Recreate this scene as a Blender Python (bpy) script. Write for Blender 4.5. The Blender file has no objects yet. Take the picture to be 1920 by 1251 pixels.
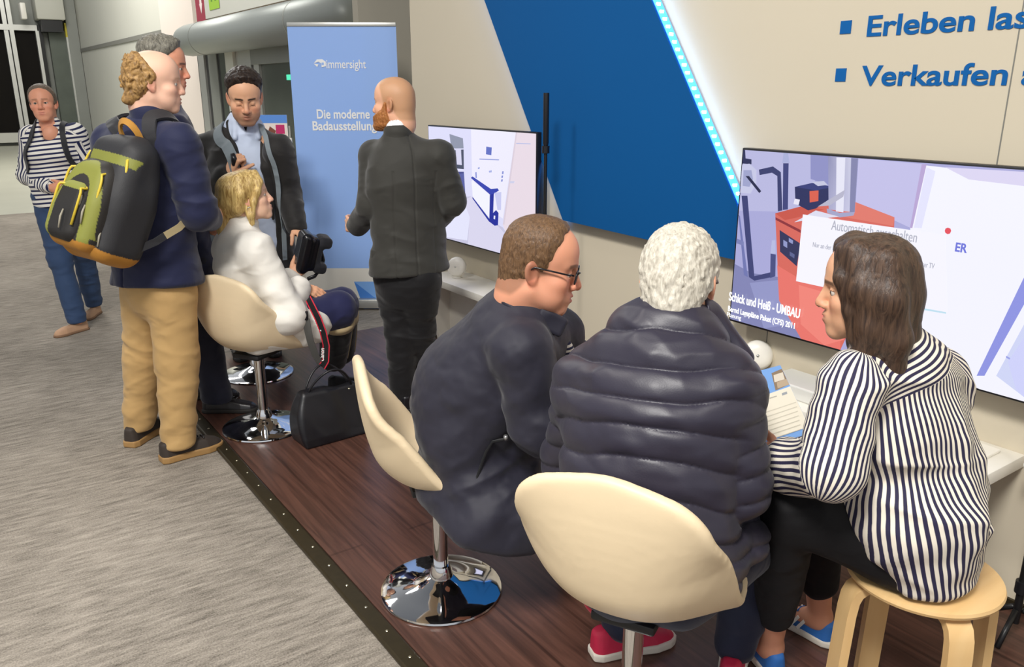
import bpy, bmesh, math, random
import numpy as np
from mathutils import Vector, Matrix

random.seed(4)
SC = bpy.context.scene
COL = SC.collection

# ------------------------------------------------------------------ camera, world, lights, exposure
EYE = np.array([0.0, 0.0, 1.70])
FPX = 1530.0
PITCH = math.radians(16.65)
YAW = math.radians(35.28)                       # the booth wall runs along +Y
FH = np.array([math.sin(YAW), math.cos(YAW), 0.0])      # level heading of the view
RT = np.array([math.cos(YAW), -math.sin(YAW), 0.0])     # to the right
UPV = np.array([0.0, 0.0, 1.0])
FWD = FH * math.cos(PITCH) - UPV * math.sin(PITCH)
CUP = FH * math.sin(PITCH) + UPV * math.cos(PITCH)

cam_data = bpy.data.cameras.new('camera')
cam_data.sensor_width = 36.0
cam_data.lens = FPX * 36.0 / 1920.0
cam_data.clip_end = 200
cam = bpy.data.objects.new('camera', cam_data)
cam.location = EYE
cam.rotation_euler = (math.pi / 2 - PITCH, 0, -YAW)
COL.objects.link(cam)
SC.camera = cam

SC.view_settings.view_transform = 'Standard'
SC.view_settings.look = 'None'
SC.view_settings.gamma = 1.0
SC.view_settings.use_curve_mapping = False
SC.view_settings.exposure = 0.0

world = bpy.data.worlds.new('hall_air')
SC.world = world
world.use_nodes = True
_nt = world.node_tree
_bg = _nt.nodes['Background']
_tc = _nt.nodes.new('ShaderNodeTexCoord')
_sx = _nt.nodes.new('ShaderNodeSeparateXYZ')
_cr = _nt.nodes.new('ShaderNodeValToRGB')           # bright hall around, dark hall roof overhead
_mr = _nt.nodes.new('ShaderNodeMapRange')
_mr.inputs['From Min'].default_value = -1.0
_nt.links.new(_tc.outputs['Generated'], _sx.inputs[0])
_nt.links.new(_sx.outputs['Z'], _mr.inputs['Value'])
_nt.links.new(_mr.outputs['Result'], _cr.inputs['Fac'])
_e = _cr.color_ramp.elements
_e[0].position, _e[0].color = 0.30, (0.28, 0.28, 0.28, 1)
_e[1].position, _e[1].color = 0.98, (0.16, 0.17, 0.19, 1)
for _p, _v in ((0.48, 0.62), (0.58, 0.92), (0.70, 0.75), (0.82, 0.30)):
    _x = _e.new(_p)
    _x.color = (_v * 0.94, _v * 0.97, _v, 1)
_nt.links.new(_cr.outputs['Color'], _bg.inputs[0])
_bg.inputs[1].default_value = 0.78


def lamp(name, loc, aim, size, power, color=(1, 1, 1), size_y=None, spread=180):
    d = bpy.data.lights.new(name, 'AREA')
    d.energy = power
    d.color = color
    d.size = size
    d.spread = math.radians(spread)
    if size_y:
        d.shape = 'RECTANGLE'
        d.size_y = size_y
    o = bpy.data.objects.new(name, d)
    o.location = loc
    o.rotation_euler = (Vector(aim) - Vector(loc)).to_track_quat('-Z', 'Y').to_euler()
    COL.objects.link(o)
    return o


# booth spotlights on a truss above the aisle edge, hall floodlights further off
lamp('booth_spot', (-0.7, 0.4, 4.3), (2.0, 2.0, 0.6), 0.45, 50, (1.0, 0.95, 0.88))
lamp('booth_spot', (-0.5, 3.0, 4.3), (1.8, 3.6, 0.6), 0.45, 55, (1.0, 0.95, 0.88))
lamp('booth_spot', (0.9, -1.6, 4.2), (2.2, 1.0, 0.6), 0.45, 28, (1.0, 0.95, 0.88))
lamp('aisle_flood', (-2.2, -0.5, 5.5), (-0.6, 1.4, 0.0), 1.2, 170, (1.0, 0.98, 0.94), spread=110)
lamp('hall_flood', (1.0, 11.0, 7.0), (2.5, 13.0, 0.5), 2.5, 330, (1.0, 0.98, 0.94))
lamp('hall_flood', (1.5, 20.0, 8.0), (4.6, 21.0, 1.5), 4.0, 800, (1.0, 0.98, 0.92))


# ------------------------------------------------------------------ survey helpers
def ray(px, py):
    return RT * ((px - 960.0) / FPX) - CUP * ((py - 625.5) / FPX) + FWD


def at(px, py, s):
    """photo sighting -> the point at level distance s ahead"""
    d = ray(px, py)
    return EYE + d * (s / d.dot(FH))


def onx(px, py, x):
    d = ray(px, py)
    return EYE + d * (x / d[0])


def ony(px, py, y):
    d = ray(px, py)
    return EYE + d * (y / d[1])


def onz(px, py, z):
    d = ray(px, py)
    return EYE + d * ((z - EYE[2]) / d[2])


def view(r, u, f):
    """direction from (right, up, ahead) components"""
    v = RT * r + UPV * u + FH * f
    return v / np.linalg.norm(v)


def unit(v):
    v = np.asarray(v, float)
    return v / np.linalg.norm(v)


# ------------------------------------------------------------------ materials
def lin(h):
    h = h.lstrip('#')
    c = [int(h[i:i + 2], 16) / 255 for i in (0, 2, 4)]
    return tuple((x / 12.92 if x <= 0.04045 else ((x + 0.055) / 1.055) ** 2.4) for x in c)


def new_mat(name):
    m = bpy.data.materials.new(name)
    m.use_nodes = True
    nt = m.node_tree
    return m, nt, nt.nodes['Principled BSDF']


def N(nt, kind, **inputs):
    n = nt.nodes.new(kind)
    for k, v in inputs.items():
        n.inputs[k.replace('_', ' ')].default_value = v
    return n


def plain(name, hexcol, rough=0.6, metal=0.0, noise=0.06, nscale=30, bump=0.0, bscale=200, coat=0.0, sheen=0.0, spec=0.5):
    """one colour with a faint mottling and an optional fine bump"""
    m, nt, b = new_mat(name)
    c = lin(hexcol)
    tc = N(nt, 'ShaderNodeTexCoord')
    nz = N(nt, 'ShaderNodeTexNoise', Scale=nscale, Detail=4.0)
    nt.links.new(tc.outputs['Object'], nz.inputs['Vector'])
    mx = N(nt, 'ShaderNodeMix')
    mx.data_type = 'RGBA'
    mx.inputs['A'].default_value = (*[x * (1 - noise) for x in c], 1)
    mx.inputs['B'].default_value = (*[min(1, x * (1 + noise)) for x in c], 1)
    nt.links.new(nz.outputs['Fac'], mx.inputs['Factor'])
    nt.links.new(mx.outputs['Result'], b.inputs['Base Color'])
    b.inputs['Roughness'].default_value = rough
    b.inputs['Metallic'].default_value = metal
    b.inputs['Coat Weight'].default_value = coat
    b.inputs['Sheen Weight'].default_value = sheen
    b.inputs['Specular IOR Level'].default_value = spec
    if bump:
        n2 = N(nt, 'ShaderNodeTexNoise', Scale=bscale, Detail=3.0)
        nt.links.new(tc.outputs['Object'], n2.inputs['Vector'])
        bp = N(nt, 'ShaderNodeBump', Strength=bump, Distance=0.002)
        nt.links.new(n2.outputs['Fac'], bp.inputs['Height'])
        nt.links.new(bp.outputs['Normal'], b.inputs['Normal'])
    return m


def attr_mat(name, rough=0.55, bump=0.0, bscale=300, sss=0.0, sheen=0.0, spec=0.4, stretch=None):
    """colour from the mesh's own colour attribute"""
    m, nt, b = new_mat(name)
    a = N(nt, 'ShaderNodeAttribute')
    a.attribute_name = 'Col'
    nt.links.new(a.outputs['Color'], b.inputs['Base Color'])
    b.inputs['Roughness'].default_value = rough
    b.inputs['Specular IOR Level'].default_value = spec
    b.inputs['Sheen Weight'].default_value = sheen
    if sss:
        b.inputs['Subsurface Weight'].default_value = sss
        b.inputs['Subsurface Radius'].default_value = (0.012, 0.004, 0.002)
        b.inputs['Subsurface Scale'].default_value = 0.6
    if bump:
        tc = N(nt, 'ShaderNodeTexCoord')
        n2 = N(nt, 'ShaderNodeTexNoise', Scale=bscale, Detail=3.0)
        if stretch:
            mp = N(nt, 'ShaderNodeMapping')
            mp.inputs['Scale'].default_value = stretch
            nt.links.new(tc.outputs['Object'], mp.inputs['Vector'])
            nt.links.new(mp.outputs['Vector'], n2.inputs['Vector'])
        else:
            nt.links.new(tc.outputs['Object'], n2.inputs['Vector'])
        bp = N(nt, 'ShaderNodeBump', Strength=bump, Distance=0.002)
        nt.links.new(n2.outputs['Fac'], bp.inputs['Height'])
        nt.links.new(bp.outputs['Normal'], b.inputs['Normal'])
    return m


def glow(name, hexcol, strength):
    m, nt, b = new_mat(name)
    b.inputs['Base Color'].default_value = (0.02, 0.02, 0.02, 1)
    b.inputs['Emission Color'].default_value = (*lin(hexcol), 1)
    b.inputs['Emission Strength'].default_value = strength
    return m


def screen_mat(name, strength):
    m, nt, b = new_mat(name)
    a = N(nt, 'ShaderNodeAttribute')
    a.attribute_name = 'Col'
    b.inputs['Base Color'].default_value = (0.01, 0.01, 0.012, 1)
    b.inputs['Roughness'].default_value = 0.25
    nt.links.new(a.outputs['Color'], b.inputs['Emission Color'])
    b.inputs['Emission Strength'].default_value = strength
    return m


# ------------------------------------------------------------------ object helpers
def tag(o, label=None, cat=None, group=None, kind=None):
    if label:
        o['label'] = label
    if cat:
        o['category'] = cat
    if group:
        o['group'] = group
    if kind:
        o['kind'] = kind
    return o


def empty(name, loc=(0, 0, 0), rz=0.0):
    o = bpy.data.objects.new(name, None)
    o.empty_display_size = 0.1
    o.location = loc
    o.rotation_euler = (0, 0, rz)
    COL.objects.link(o)
    return o


def link(name, me, mat, parent=None, smooth=True):
    """one mesh object; under a parent its mesh is in the parent's own frame unless world=True was used to build it"""
    o = bpy.data.objects.new(name, me)
    if mat is not None:
        for mm in (mat if isinstance(mat, (list, tuple)) else [mat]):
            me.materials.append(mm)
    if smooth:
        me.polygons.foreach_set('use_smooth', np.ones(len(me.polygons), dtype=bool))
    COL.objects.link(o)
    if parent is not None:
        o.parent = parent
    return o


def wlink(name, me, mat, parent, smooth=True):
    """mesh built in world coordinates, parented without moving"""
    root = parent
    M = Matrix.Identity(4)
    while root is not None:
        M = Matrix.LocRotScale(root.location, root.rotation_euler, root.scale) @ M
        root = root.parent
    me.transform(M.inverted())
    return link(name, me, mat, parent, smooth)


class MB:
    """collects shapes for ONE mesh"""

    def __init__(s):
        s.bm = bmesh.new()

    def box(s, lo, hi, bev=0.0, M=None):
        r = bmesh.ops.create_cube(s.bm, size=1.0)
        vs = r['verts']
        lo, hi = Vector(lo), Vector(hi)
        c, d = (lo + hi) / 2, hi - lo
        for v in vs:
            v.co = Vector((v.co.x * d.x, v.co.y * d.y, v.co.z * d.z)) + c
        if bev:
            es = list({e for v in vs for e in v.link_edges})
            q = bmesh.ops.bevel(s.bm, geom=es, offset=bev, segments=2, profile=0.5, affect='EDGES')
            vs = list({v for f in q['faces'] for v in f.verts} | {v for v in vs if v.is_valid})
        if M is not None:
            for v in vs:
                v.co = M @ v.co
        return s

    def tube(s, pts, r, n=10, caps=True):
        pts = [Vector(p) for p in pts]
        rs = r if isinstance(r, (list, tuple)) else [r] * len(pts)
        rings = []
        t0 = (pts[1] - pts[0]).normalized()
        ref = Vector((0, 0, 1)) if abs(t0.z) < 0.9 else Vector((1, 0, 0))
        nrm = t0.cross(ref).normalized()
        for i, p in enumerate(pts):
            t = (pts[min(i + 1, len(pts) - 1)] - pts[max(i - 1, 0)]).normalized()
            nrm = (nrm - t * nrm.dot(t)).normalized()
            b = t.cross(nrm)
            rings.append([s.bm.verts.new(p + (nrm * math.cos(a) + b * math.sin(a)) * rs[i])
                          for a in (2 * math.pi * k / n for k in range(n))])
        for A, B in zip(rings, rings[1:]):
            for k in range(n):
                s.bm.faces.new((A[k], A[(k + 1) % n], B[(k + 1) % n], B[k]))
        if caps:
            s.bm.faces.new(rings[0][::-1])
            s.bm.faces.new(rings[-1])
        return s

    def ribbon(s, pts, normals, w, t):
        """flat strap of width w and thickness t along pts"""
        pts = [Vector(p) for p in pts]
        rings = []
        for i, p in enumerate(pts):
            d = (pts[min(i + 1, len(pts) - 1)] - pts[max(i - 1, 0)]).normalized()
            nn = Vector(normals[i] if isinstance(normals, list) else normals)
            nn = (nn - d * nn.dot(d)).normalized()
            sd = d.cross(nn).normalized()
            rings.append([s.bm.verts.new(p + sd * (a * w / 2) + nn * (b * t / 2)) for a, b in ((-1, -1), (1, -1), (1, 1), (-1, 1))])
        for A, B in zip(rings, rings[1:]):
            for k in range(4):
                s.bm.faces.new((A[k], A[(k + 1) % 4], B[(k + 1) % 4], B[k]))
        s.bm.faces.new(rings[0][::-1])
        s.bm.faces.new(rings[-1])
        return s

    def lathe(s, prof, n=48, c=(0, 0, 0)):
        rings = []
        for r, z in prof:
            if r < 1e-5:
                rings.append([s.bm.verts.new((c[0], c[1], c[2] + z))])
            else:
                rings.append([s.bm.verts.new((c[0] + r * math.cos(2 * math.pi * k / n), c[1] + r * math.sin(2 * math.pi * k / n), c[2] + z)) for k in range(n)])
        for A, B in zip(rings, rings[1:]):
            for k in range(n):
                a0, a1 = A[k % len(A)], A[(k + 1) % len(A)]
                b0, b1 = B[k % len(B)], B[(k + 1) % len(B)]
                f = [a0]
                for v in (a1, b1, b0):
                    if v not in f:
                        f.append(v)
                if len(f) > 2:
                    s.bm.faces.new(f)
        return s

    def prism(s, poly, ext):
        """poly: 3D outline, ext: thickness vector"""
        a = [s.bm.verts.new(Vector(p)) for p in poly]
        b = [s.bm.verts.new(Vector(p) + Vector(ext)) for p in poly]
        n = len(a)
        s.bm.faces.new(a[::-1])
        s.bm.faces.new(b)
        for k in range(n):
            s.bm.faces.new((a[k], a[(k + 1) % n], b[(k + 1) % n], b[k]))
        return s

    def mesh(s, name='m'):
        bmesh.ops.recalc_face_normals(s.bm, faces=s.bm.faces[:])
        me = bpy.data.meshes.new(name)
        s.bm.to_mesh(me)
        s.bm.free()
        return me

    def build(s, name, mat, parent=None, smooth=False, world=False):
        me = s.mesh(name)
        o = (wlink if world else link)(name, me, mat, parent, smooth)
        if smooth == 'auto':
            flag_auto(me)
        return o


def flag_auto(me, ang=35):
    """smooth shading with hard creases"""
    bm = bmesh.new()
    bm.from_mesh(me)
    for f in bm.faces:
        f.smooth = True
    for e in bm.edges:
        if len(e.link_faces) == 2 and e.calc_face_angle(0) > math.radians(ang):
            e.smooth = False
    bm.to_mesh(me)
    bm.free()


def text_mesh(txt, size, bold=0.0, align='LEFT', extrude=0.0, shear=0.0, spacing=1.0):
    cu = bpy.data.curves.new('txt', 'FONT')
    cu.body = txt
    cu.size = size
    cu.offset = bold
    cu.align_x = align
    cu.extrude = extrude
    cu.shear = shear
    cu.space_character = spacing
    o = bpy.data.objects.new('txt', cu)
    COL.objects.link(o)
    bpy.context.view_layer.update()
    dg = bpy.context.evaluated_depsgraph_get()
    me = bpy.data.meshes.new_from_object(o.evaluated_get(dg))
    bpy.data.objects.remove(o)
    bpy.data.curves.remove(cu)
    return me


def text(name, txt, size, origin, right, up, mat, parent, bold=0.0, align='LEFT', spacing=1.0, extrude=0.0006, wx=1.0):
    """lettering laid on a surface: origin = start of the base line, world coordinates"""
    me = text_mesh(txt, size, bold, align, extrude, 0, spacing)
    r, u = Vector(unit(right)), Vector(unit(up))
    n = r.cross(u)
    M = Matrix(((r.x * wx, u.x, n.x, origin[0]), (r.y * wx, u.y, n.y, origin[1]), (r.z * wx, u.z, n.z, origin[2]), (0, 0, 0, 1)))
    me.transform(M)
    return wlink(name, me, mat, parent, smooth=False)


def picture(name, layers, origin, right, up, normal, mat, parent, step=0.00012):
    """a flat printed or displayed picture: (colour, outline in (r,u) metres) in painting order"""
    verts, faces, cols = [], [], []
    o, r, u, n = (np.asarray(v, float) for v in (origin, right, up, normal))
    for i, (c, poly) in enumerate(layers):
        b = len(verts)
        for (a, h) in poly:
            verts.append(tuple(o + r * a + u * h + n * (step * i)))
        faces.append(list(range(b, b + len(poly))))
        cs = c if isinstance(c, list) else [c] * len(poly)
        cols += [(*lin(x), 1.0) for x in cs]
    me = bpy.data.meshes.new(name)
    me.from_pydata(verts, [], faces)
    ca = me.color_attributes.new('Col', 'FLOAT_COLOR', 'POINT')
    ca.data.foreach_set('color', np.array(cols, dtype=np.float32).ravel())
    return wlink(name, me, mat, parent, smooth=False)


# ------------------------------------------------------------------ sculpting: distance fields meshed with surface nets
def _hash(ix, iy, iz):
    h = (ix.astype(np.int64) * 73856093) ^ (iy.astype(np.int64) * 19349663) ^ (iz.astype(np.int64) * 83492791)
    h = (h ^ (h >> 13)) * 1274126177
    return ((h ^ (h >> 16)) & 0xffff).astype(np.float32) / 65535.0


def vnoise(P):
    F = np.floor(P)
    f = (P - F).astype(np.float32)
    f = f * f * f * (f * (f * 6 - 15) + 10)
    I = F.astype(np.int64)
    x, y, z = I[:, 0], I[:, 1], I[:, 2]
    r = 0
    for dx in (0, 1):
        wx = f[:, 0] if dx else 1 - f[:, 0]
        for dy in (0, 1):
            wy = f[:, 1] if dy else 1 - f[:, 1]
            for dz in (0, 1):
                wz = f[:, 2] if dz else 1 - f[:, 2]
                r = r + wx * wy * wz * _hash(x + dx, y + dy, z + dz)
    return r


def fbm(P, o=3):
    a, s, t = 0.5, 0.0, 0.0
    for i in range(o):
        s = s + a * vnoise(P * (2 ** i) + 17.3 * i)
        t += a
        a *= 0.5
    return s / t


def folds(P, axis, fa, fp, seed=0.0, sharp=1.0):
    """cloth folds: ridges running across `axis` (fa cycles/m along it, fp across it); 0..1"""
    ax = unit(axis)
    t = P @ ax
    Q = P - t[:, None] * ax
    Q = Q * fp + ax * (t * fa)[:, None] + seed
    n = vnoise(Q + 0.6 * (vnoise(Q * 0.7 + 5.1)[:, None] - 0.5))
    n = 0.75 * n + 0.25 * vnoise(Q * 1.9 + 31.7)
    r = 1 - (np.sqrt((2.3 * (n - 0.5)) ** 2 + 0.012) - 0.11)
    return np.clip(r, 0, 1) ** sharp


def grad(F, p, e=0.004):
    P = np.array([p, p + (e, 0, 0), p - (e, 0, 0), p + (0, e, 0), p - (0, e, 0), p + (0, 0, e), p - (0, 0, e)], float)
    d = F.eval(P, 0.25)
    return float(d[0]), unit([d[1] - d[2] + 1e-6, d[3] - d[4], d[5] - d[6]])


def push(F, p, off, both=False):
    p = np.asarray(p, float)
    for _ in range(6):
        d, g = grad(F, p)
        if d > (0.3 if both else off):
            break
        p = p + g * (off - d) * 0.8
    return p


def spline(pts, n=6):
    pts = [np.asarray(p, float) for p in pts]
    out = []
    for i in range(len(pts) - 1):
        a, b, c, d = pts[max(i - 1, 0)], pts[i], pts[i + 1], pts[min(i + 2, len(pts) - 1)]
        for k in range(n):
            t = k / n
            out.append(0.5 * (2 * b + (c - a) * t + (2 * a - 5 * b + 4 * c - d) * t * t + (3 * b - a - 3 * c + d) * t ** 3))
    out.append(pts[-1])
    return out


def strap_on(F, pts, w, t, off, name, mat, parent, first=0, last=None, n=6, stick=0):
    """a strap lying on a garment: the points are pulled onto the surface of F"""
    sp = spline(pts, n)
    last = len(sp) if last is None else last * n + 1
    q, nn = [], []
    for i, p in enumerate(sp):
        if first * n <= i < last:
            p = push(F, p, off, i < stick * n)
        q.append(p)
        nn.append(tuple(grad(F, p)[1]))
    for _ in range(2):
        q = [q[0]] + [q[i - 1] * 0.25 + q[i] * 0.5 + q[i + 1] * 0.25 for i in range(1, len(q) - 1)] + [q[-1]]
    return MB().ribbon(q, nn, w, t).build(name, mat, parent, 'auto', True)


def smin(a, b, k):
    h = np.clip(0.5 + 0.5 * (b - a) / k, 0, 1)
    return b + (a - b) * h - k * h * (1 - h)


def smax(a, b, k):
    return -smin(-a, -b, k)


def sstep(a, b, x):
    t = np.clip((x - a) / (b - a), 0, 1)
    return t * t * (3 - 2 * t)


def d_cone(P, a, b, ra, rb, n=None, fl=1.0):
    a = np.asarray(a, np.float32)
    b = np.asarray(b, np.float32)
    ab = b - a
    L2 = max(float(ab @ ab), 1e-9)
    q = P - a
    t = np.clip((q @ ab) / L2, 0, 1)
    q = q - t[:, None] * ab
    if n is not None:
        nn = np.asarray(n, np.float32)
        s = q @ nn
        q = q + (s * (fl - 1))[:, None] * nn
    d = np.sqrt((q * q).sum(1)) - (ra + t * (rb - ra))
    return d / (1.0 if n is None else max(1.0, fl ** 0.5))


def d_ell(P, c, r, M=None):
    q = P - np.asarray(c, np.float32)
    if M is not None:
        q = q @ np.asarray(M, np.float32)       # columns of M = local axes
    r = np.asarray(r, np.float32)
    k0 = np.sqrt(((q / r) ** 2).sum(1))
    k1 = np.sqrt(((q / (r * r)) ** 2).sum(1)) + 1e-6
    return k0 * (k0 - 1) / k1


def d_box(P, c, hx, M=None, rad=0.0):
    q = P - np.asarray(c, np.float32)
    if M is not None:
        q = q @ np.asarray(M, np.float32)
    q = np.abs(q) - (np.asarray(hx, np.float32) - rad)
    return np.sqrt((np.maximum(q, 0) ** 2).sum(1)) + np.minimum(q.max(1), 0) - rad


FOLD = 1.6


class Field:
    def __init__(s):
        s.p = []

    def add(s, fn, lo, hi, k=0.02, op='u'):
        s.p.append((fn, None if lo is None else np.asarray(lo, float), None if hi is None else np.asarray(hi, float), k, op))
        return s

    def cone(s, a, b, ra, rb, k=0.02, n=None, fl=1.0, op='u'):
        a, b = np.asarray(a, float), np.asarray(b, float)
        r = max(ra, rb)
        return s.add(lambda P: d_cone(P, a, b, ra, rb, n, fl), np.minimum(a, b) - r, np.maximum(a, b) + r, k, op)

    def chain(s, pts, rs, k=0.02, n=None, fl=1.0):
        for i in range(len(pts) - 1):
            s.cone(pts[i], pts[i + 1], rs[i], rs[i + 1], k, n, fl)
        return s

    def ell(s, c, r, M=None, k=0.02, op='u'):
        c = np.asarray(c, float)
        R = max(r)
        return s.add(lambda P: d_ell(P, c, r, M), c - R, c + R, k, op)

    def box(s, c, hx, M=None, rad=0.0, k=0.01, op='u'):
        c = np.asarray(c, float)
        R = float(np.linalg.norm(hx))
        return s.add(lambda P: d_box(P, c, hx, M, rad), c - R, c + R, k, op)

    def cut(s, pt, n, k=0.004):
        """remove everything on the side n points to"""
        pt, n = np.asarray(pt, np.float32), np.asarray(unit(n), np.float32)
        return s.add(lambda P: (P - pt) @ n, None, None, k, 'c')

    def eval(s, P, margin):
        P = P.astype(np.float32)
        d = np.full(len(P), 1.0, np.float32)
        for fn, lo, hi, k, op in s.p:
            if op == 'c':
                d = smax(d, fn(P), k)
                continue
            m = margin + k
            idx = np.nonzero(((P > lo - m) & (P < hi + m)).all(1))[0]
            if not len(idx):
                continue
            v = fn(P[idx])
            if op == 'u':
                d[idx] = smin(d[idx], v, k)
            else:
                d[idx] = smax(d[idx], -v, k)
        return d

    def bounds(s):
        lo = np.min([p[1] for p in s.p if p[4] == 'u'], axis=0)
        hi = np.max([p[2] for p in s.p if p[4] == 'u'], axis=0)
        return lo, hi


def surface(F, h):
    """naive surface nets on a block-sparse grid -> verts, quads"""
    B = 8
    lo, hi = F.bounds()
    lo = lo - 3 * h
    nb = np.ceil((hi + 3 * h - lo) / (h * B)).astype(int) + 1
    g = np.stack(np.meshgrid(*[np.arange(n) for n in nb], indexing='ij'), -1).reshape(-1, 3)
    ctr = lo + (g + 0.5 - 0.5 / B) * (h * B)
    d1 = F.eval(ctr, B * h * 1.6)
    act = np.abs(d1) < B * h * 1.25
    V = np.where(d1 < 0, -1.0, 1.0).astype(np.float32).reshape(nb)
    V = V.repeat(B, 0).repeat(B, 1).repeat(B, 2)
    off = np.stack(np.meshgrid(*[np.arange(B)] * 3, indexing='ij'), -1).reshape(-1, 3)
    ga = g[act]
    for i in range(0, len(ga), 3000):
        idx = (ga[i:i + 3000, None, :] * B + off[None]).reshape(-1, 3)
        V[idx[:, 0], idx[:, 1], idx[:, 2]] = F.eval(lo + idx * h, 3 * h)
    s = V < 0
    cnt = np.zeros(tuple(n - 1 for n in s.shape), np.uint8)
    for a in (0, 1):
        for b in (0, 1):
            for c in (0, 1):
                cnt += s[a:s.shape[0] - 1 + a, b:s.shape[1] - 1 + b, c:s.shape[2] - 1 + c]
    cells = np.argwhere((cnt > 0) & (cnt < 8))
    index = np.full(cnt.shape, -1, np.int32)
    index[cells[:, 0], cells[:, 1], cells[:, 2]] = np.arange(len(cells))
    acc = np.zeros((len(cells), 3), np.float32)
    num = np.zeros(len(cells), np.float32)
    cor = [(a, b, c) for a in (0, 1) for b in (0, 1) for c in (0, 1)]
    val = {q: V[cells[:, 0] + q[0], cells[:, 1] + q[1], cells[:, 2] + q[2]] for q in cor}
    for q in cor:
        for ax in range(3):
            if q[ax] == 0:
                q2 = list(q)
                q2[ax] = 1
                va, vb = val[q], val[tuple(q2)]
                m = (va < 0) != (vb < 0)
                t = np.where(m, va / np.where(m, va - vb, 1), 0)
                p = np.tile(np.array(q, np.float32), (len(cells), 1))
                p[:, ax] += t
                acc += p * m[:, None]
                num += m
    verts = lo + (cells + acc / num[:, None]) * h
    quads = []
    for ax in range(3):
        sl0 = [slice(None)] * 3
        sl1 = [slice(None)] * 3
        sl0[ax] = slice(0, -1)
        sl1[ax] = slice(1, None)
        e = np.argwhere(s[tuple(sl0)] != s[tuple(sl1)])
        u, v = [(1, 2), (2, 0), (0, 1)][ax]
        e = e[(e[:, u] > 0) & (e[:, v] > 0) & (e[:, u] < cnt.shape[u]) & (e[:, v] < cnt.shape[v])]
        ins = s[e[:, 0], e[:, 1], e[:, 2]]
        q = []
        for du, dv in ((1, 1), (0, 1), (0, 0), (1, 0)):
            c = e.copy()
            c[:, u] -= du
            c[:, v] -= dv
            q.append(index[c[:, 0], c[:, 1], c[:, 2]])
        q = np.stack(q, 1)
        q[~ins] = q[~ins][:, ::-1]
        quads.append(q)
    quads = np.concatenate(quads)
    return verts, quads[(quads >= 0).all(1)]


def normals(v, q):
    n = np.cross(v[q[:, 2]] - v[q[:, 0]], v[q[:, 3]] - v[q[:, 1]])
    out = np.zeros_like(v)
    for k in range(4):
        for a in range(3):
            out[:, a] += np.bincount(q[:, k], n[:, a], len(v))
    return out / (np.linalg.norm(out, axis=1)[:, None] + 1e-9)


def relax(v, q, it=1, f=0.5):
    for _ in range(it):
        s = np.zeros_like(v)
        c = np.zeros(len(v))
        for k in range(4):
            a, b = q[:, k], q[:, (k + 1) % 4]
            for ax in range(3):
                s[:, ax] += np.bincount(a, v[b][:, ax], len(v)) + np.bincount(b, v[a][:, ax], len(v))
            c += np.bincount(a, minlength=len(v)) + np.bincount(b, minlength=len(v))
        v = v * (1 - f) + f * s / np.maximum(c, 1)[:, None]
    return v


def sculpt(name, F, h, mat, parent, color=None, disp=None, attrs=None, smooth_it=1):
    """mesh a field; disp(P, n) -> metres along the normal; color(P) -> rgb; attrs {name: fn(P)}"""
    v, q = surface(F, h)
    if smooth_it:
        v = relax(v, q, smooth_it)
    base = v
    if disp is not None:
        n = normals(v, q)
        v = v + n * (FOLD * disp(v, n))[:, None]
    me = bpy.data.meshes.new(name)
    me.vertices.add(len(v))
    me.vertices.foreach_set('co', v.astype(np.float32).ravel())
    me.loops.add(len(q) * 4)
    me.loops.foreach_set('vertex_index', q.astype(np.int32).ravel())
    me.polygons.add(len(q))
    me.polygons.foreach_set('loop_start', np.arange(0, len(q) * 4, 4, dtype=np.int32))
    me.update(calc_edges=True)
    me.validate()
    if color is not None:
        c = color(base)
        c4 = np.ones((len(v), 4), np.float32)
        c4[:, :3] = c
        ca = me.color_attributes.new('Col', 'FLOAT_COLOR', 'POINT')
        ca.data.foreach_set('color', c4.ravel())
    for an, fn in (attrs or {}).items():
        at_ = me.attributes.new(an, 'FLOAT', 'POINT')
        at_.data.foreach_set('value', fn(base).astype(np.float32))
    return wlink(name, me, mat, parent)


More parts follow.
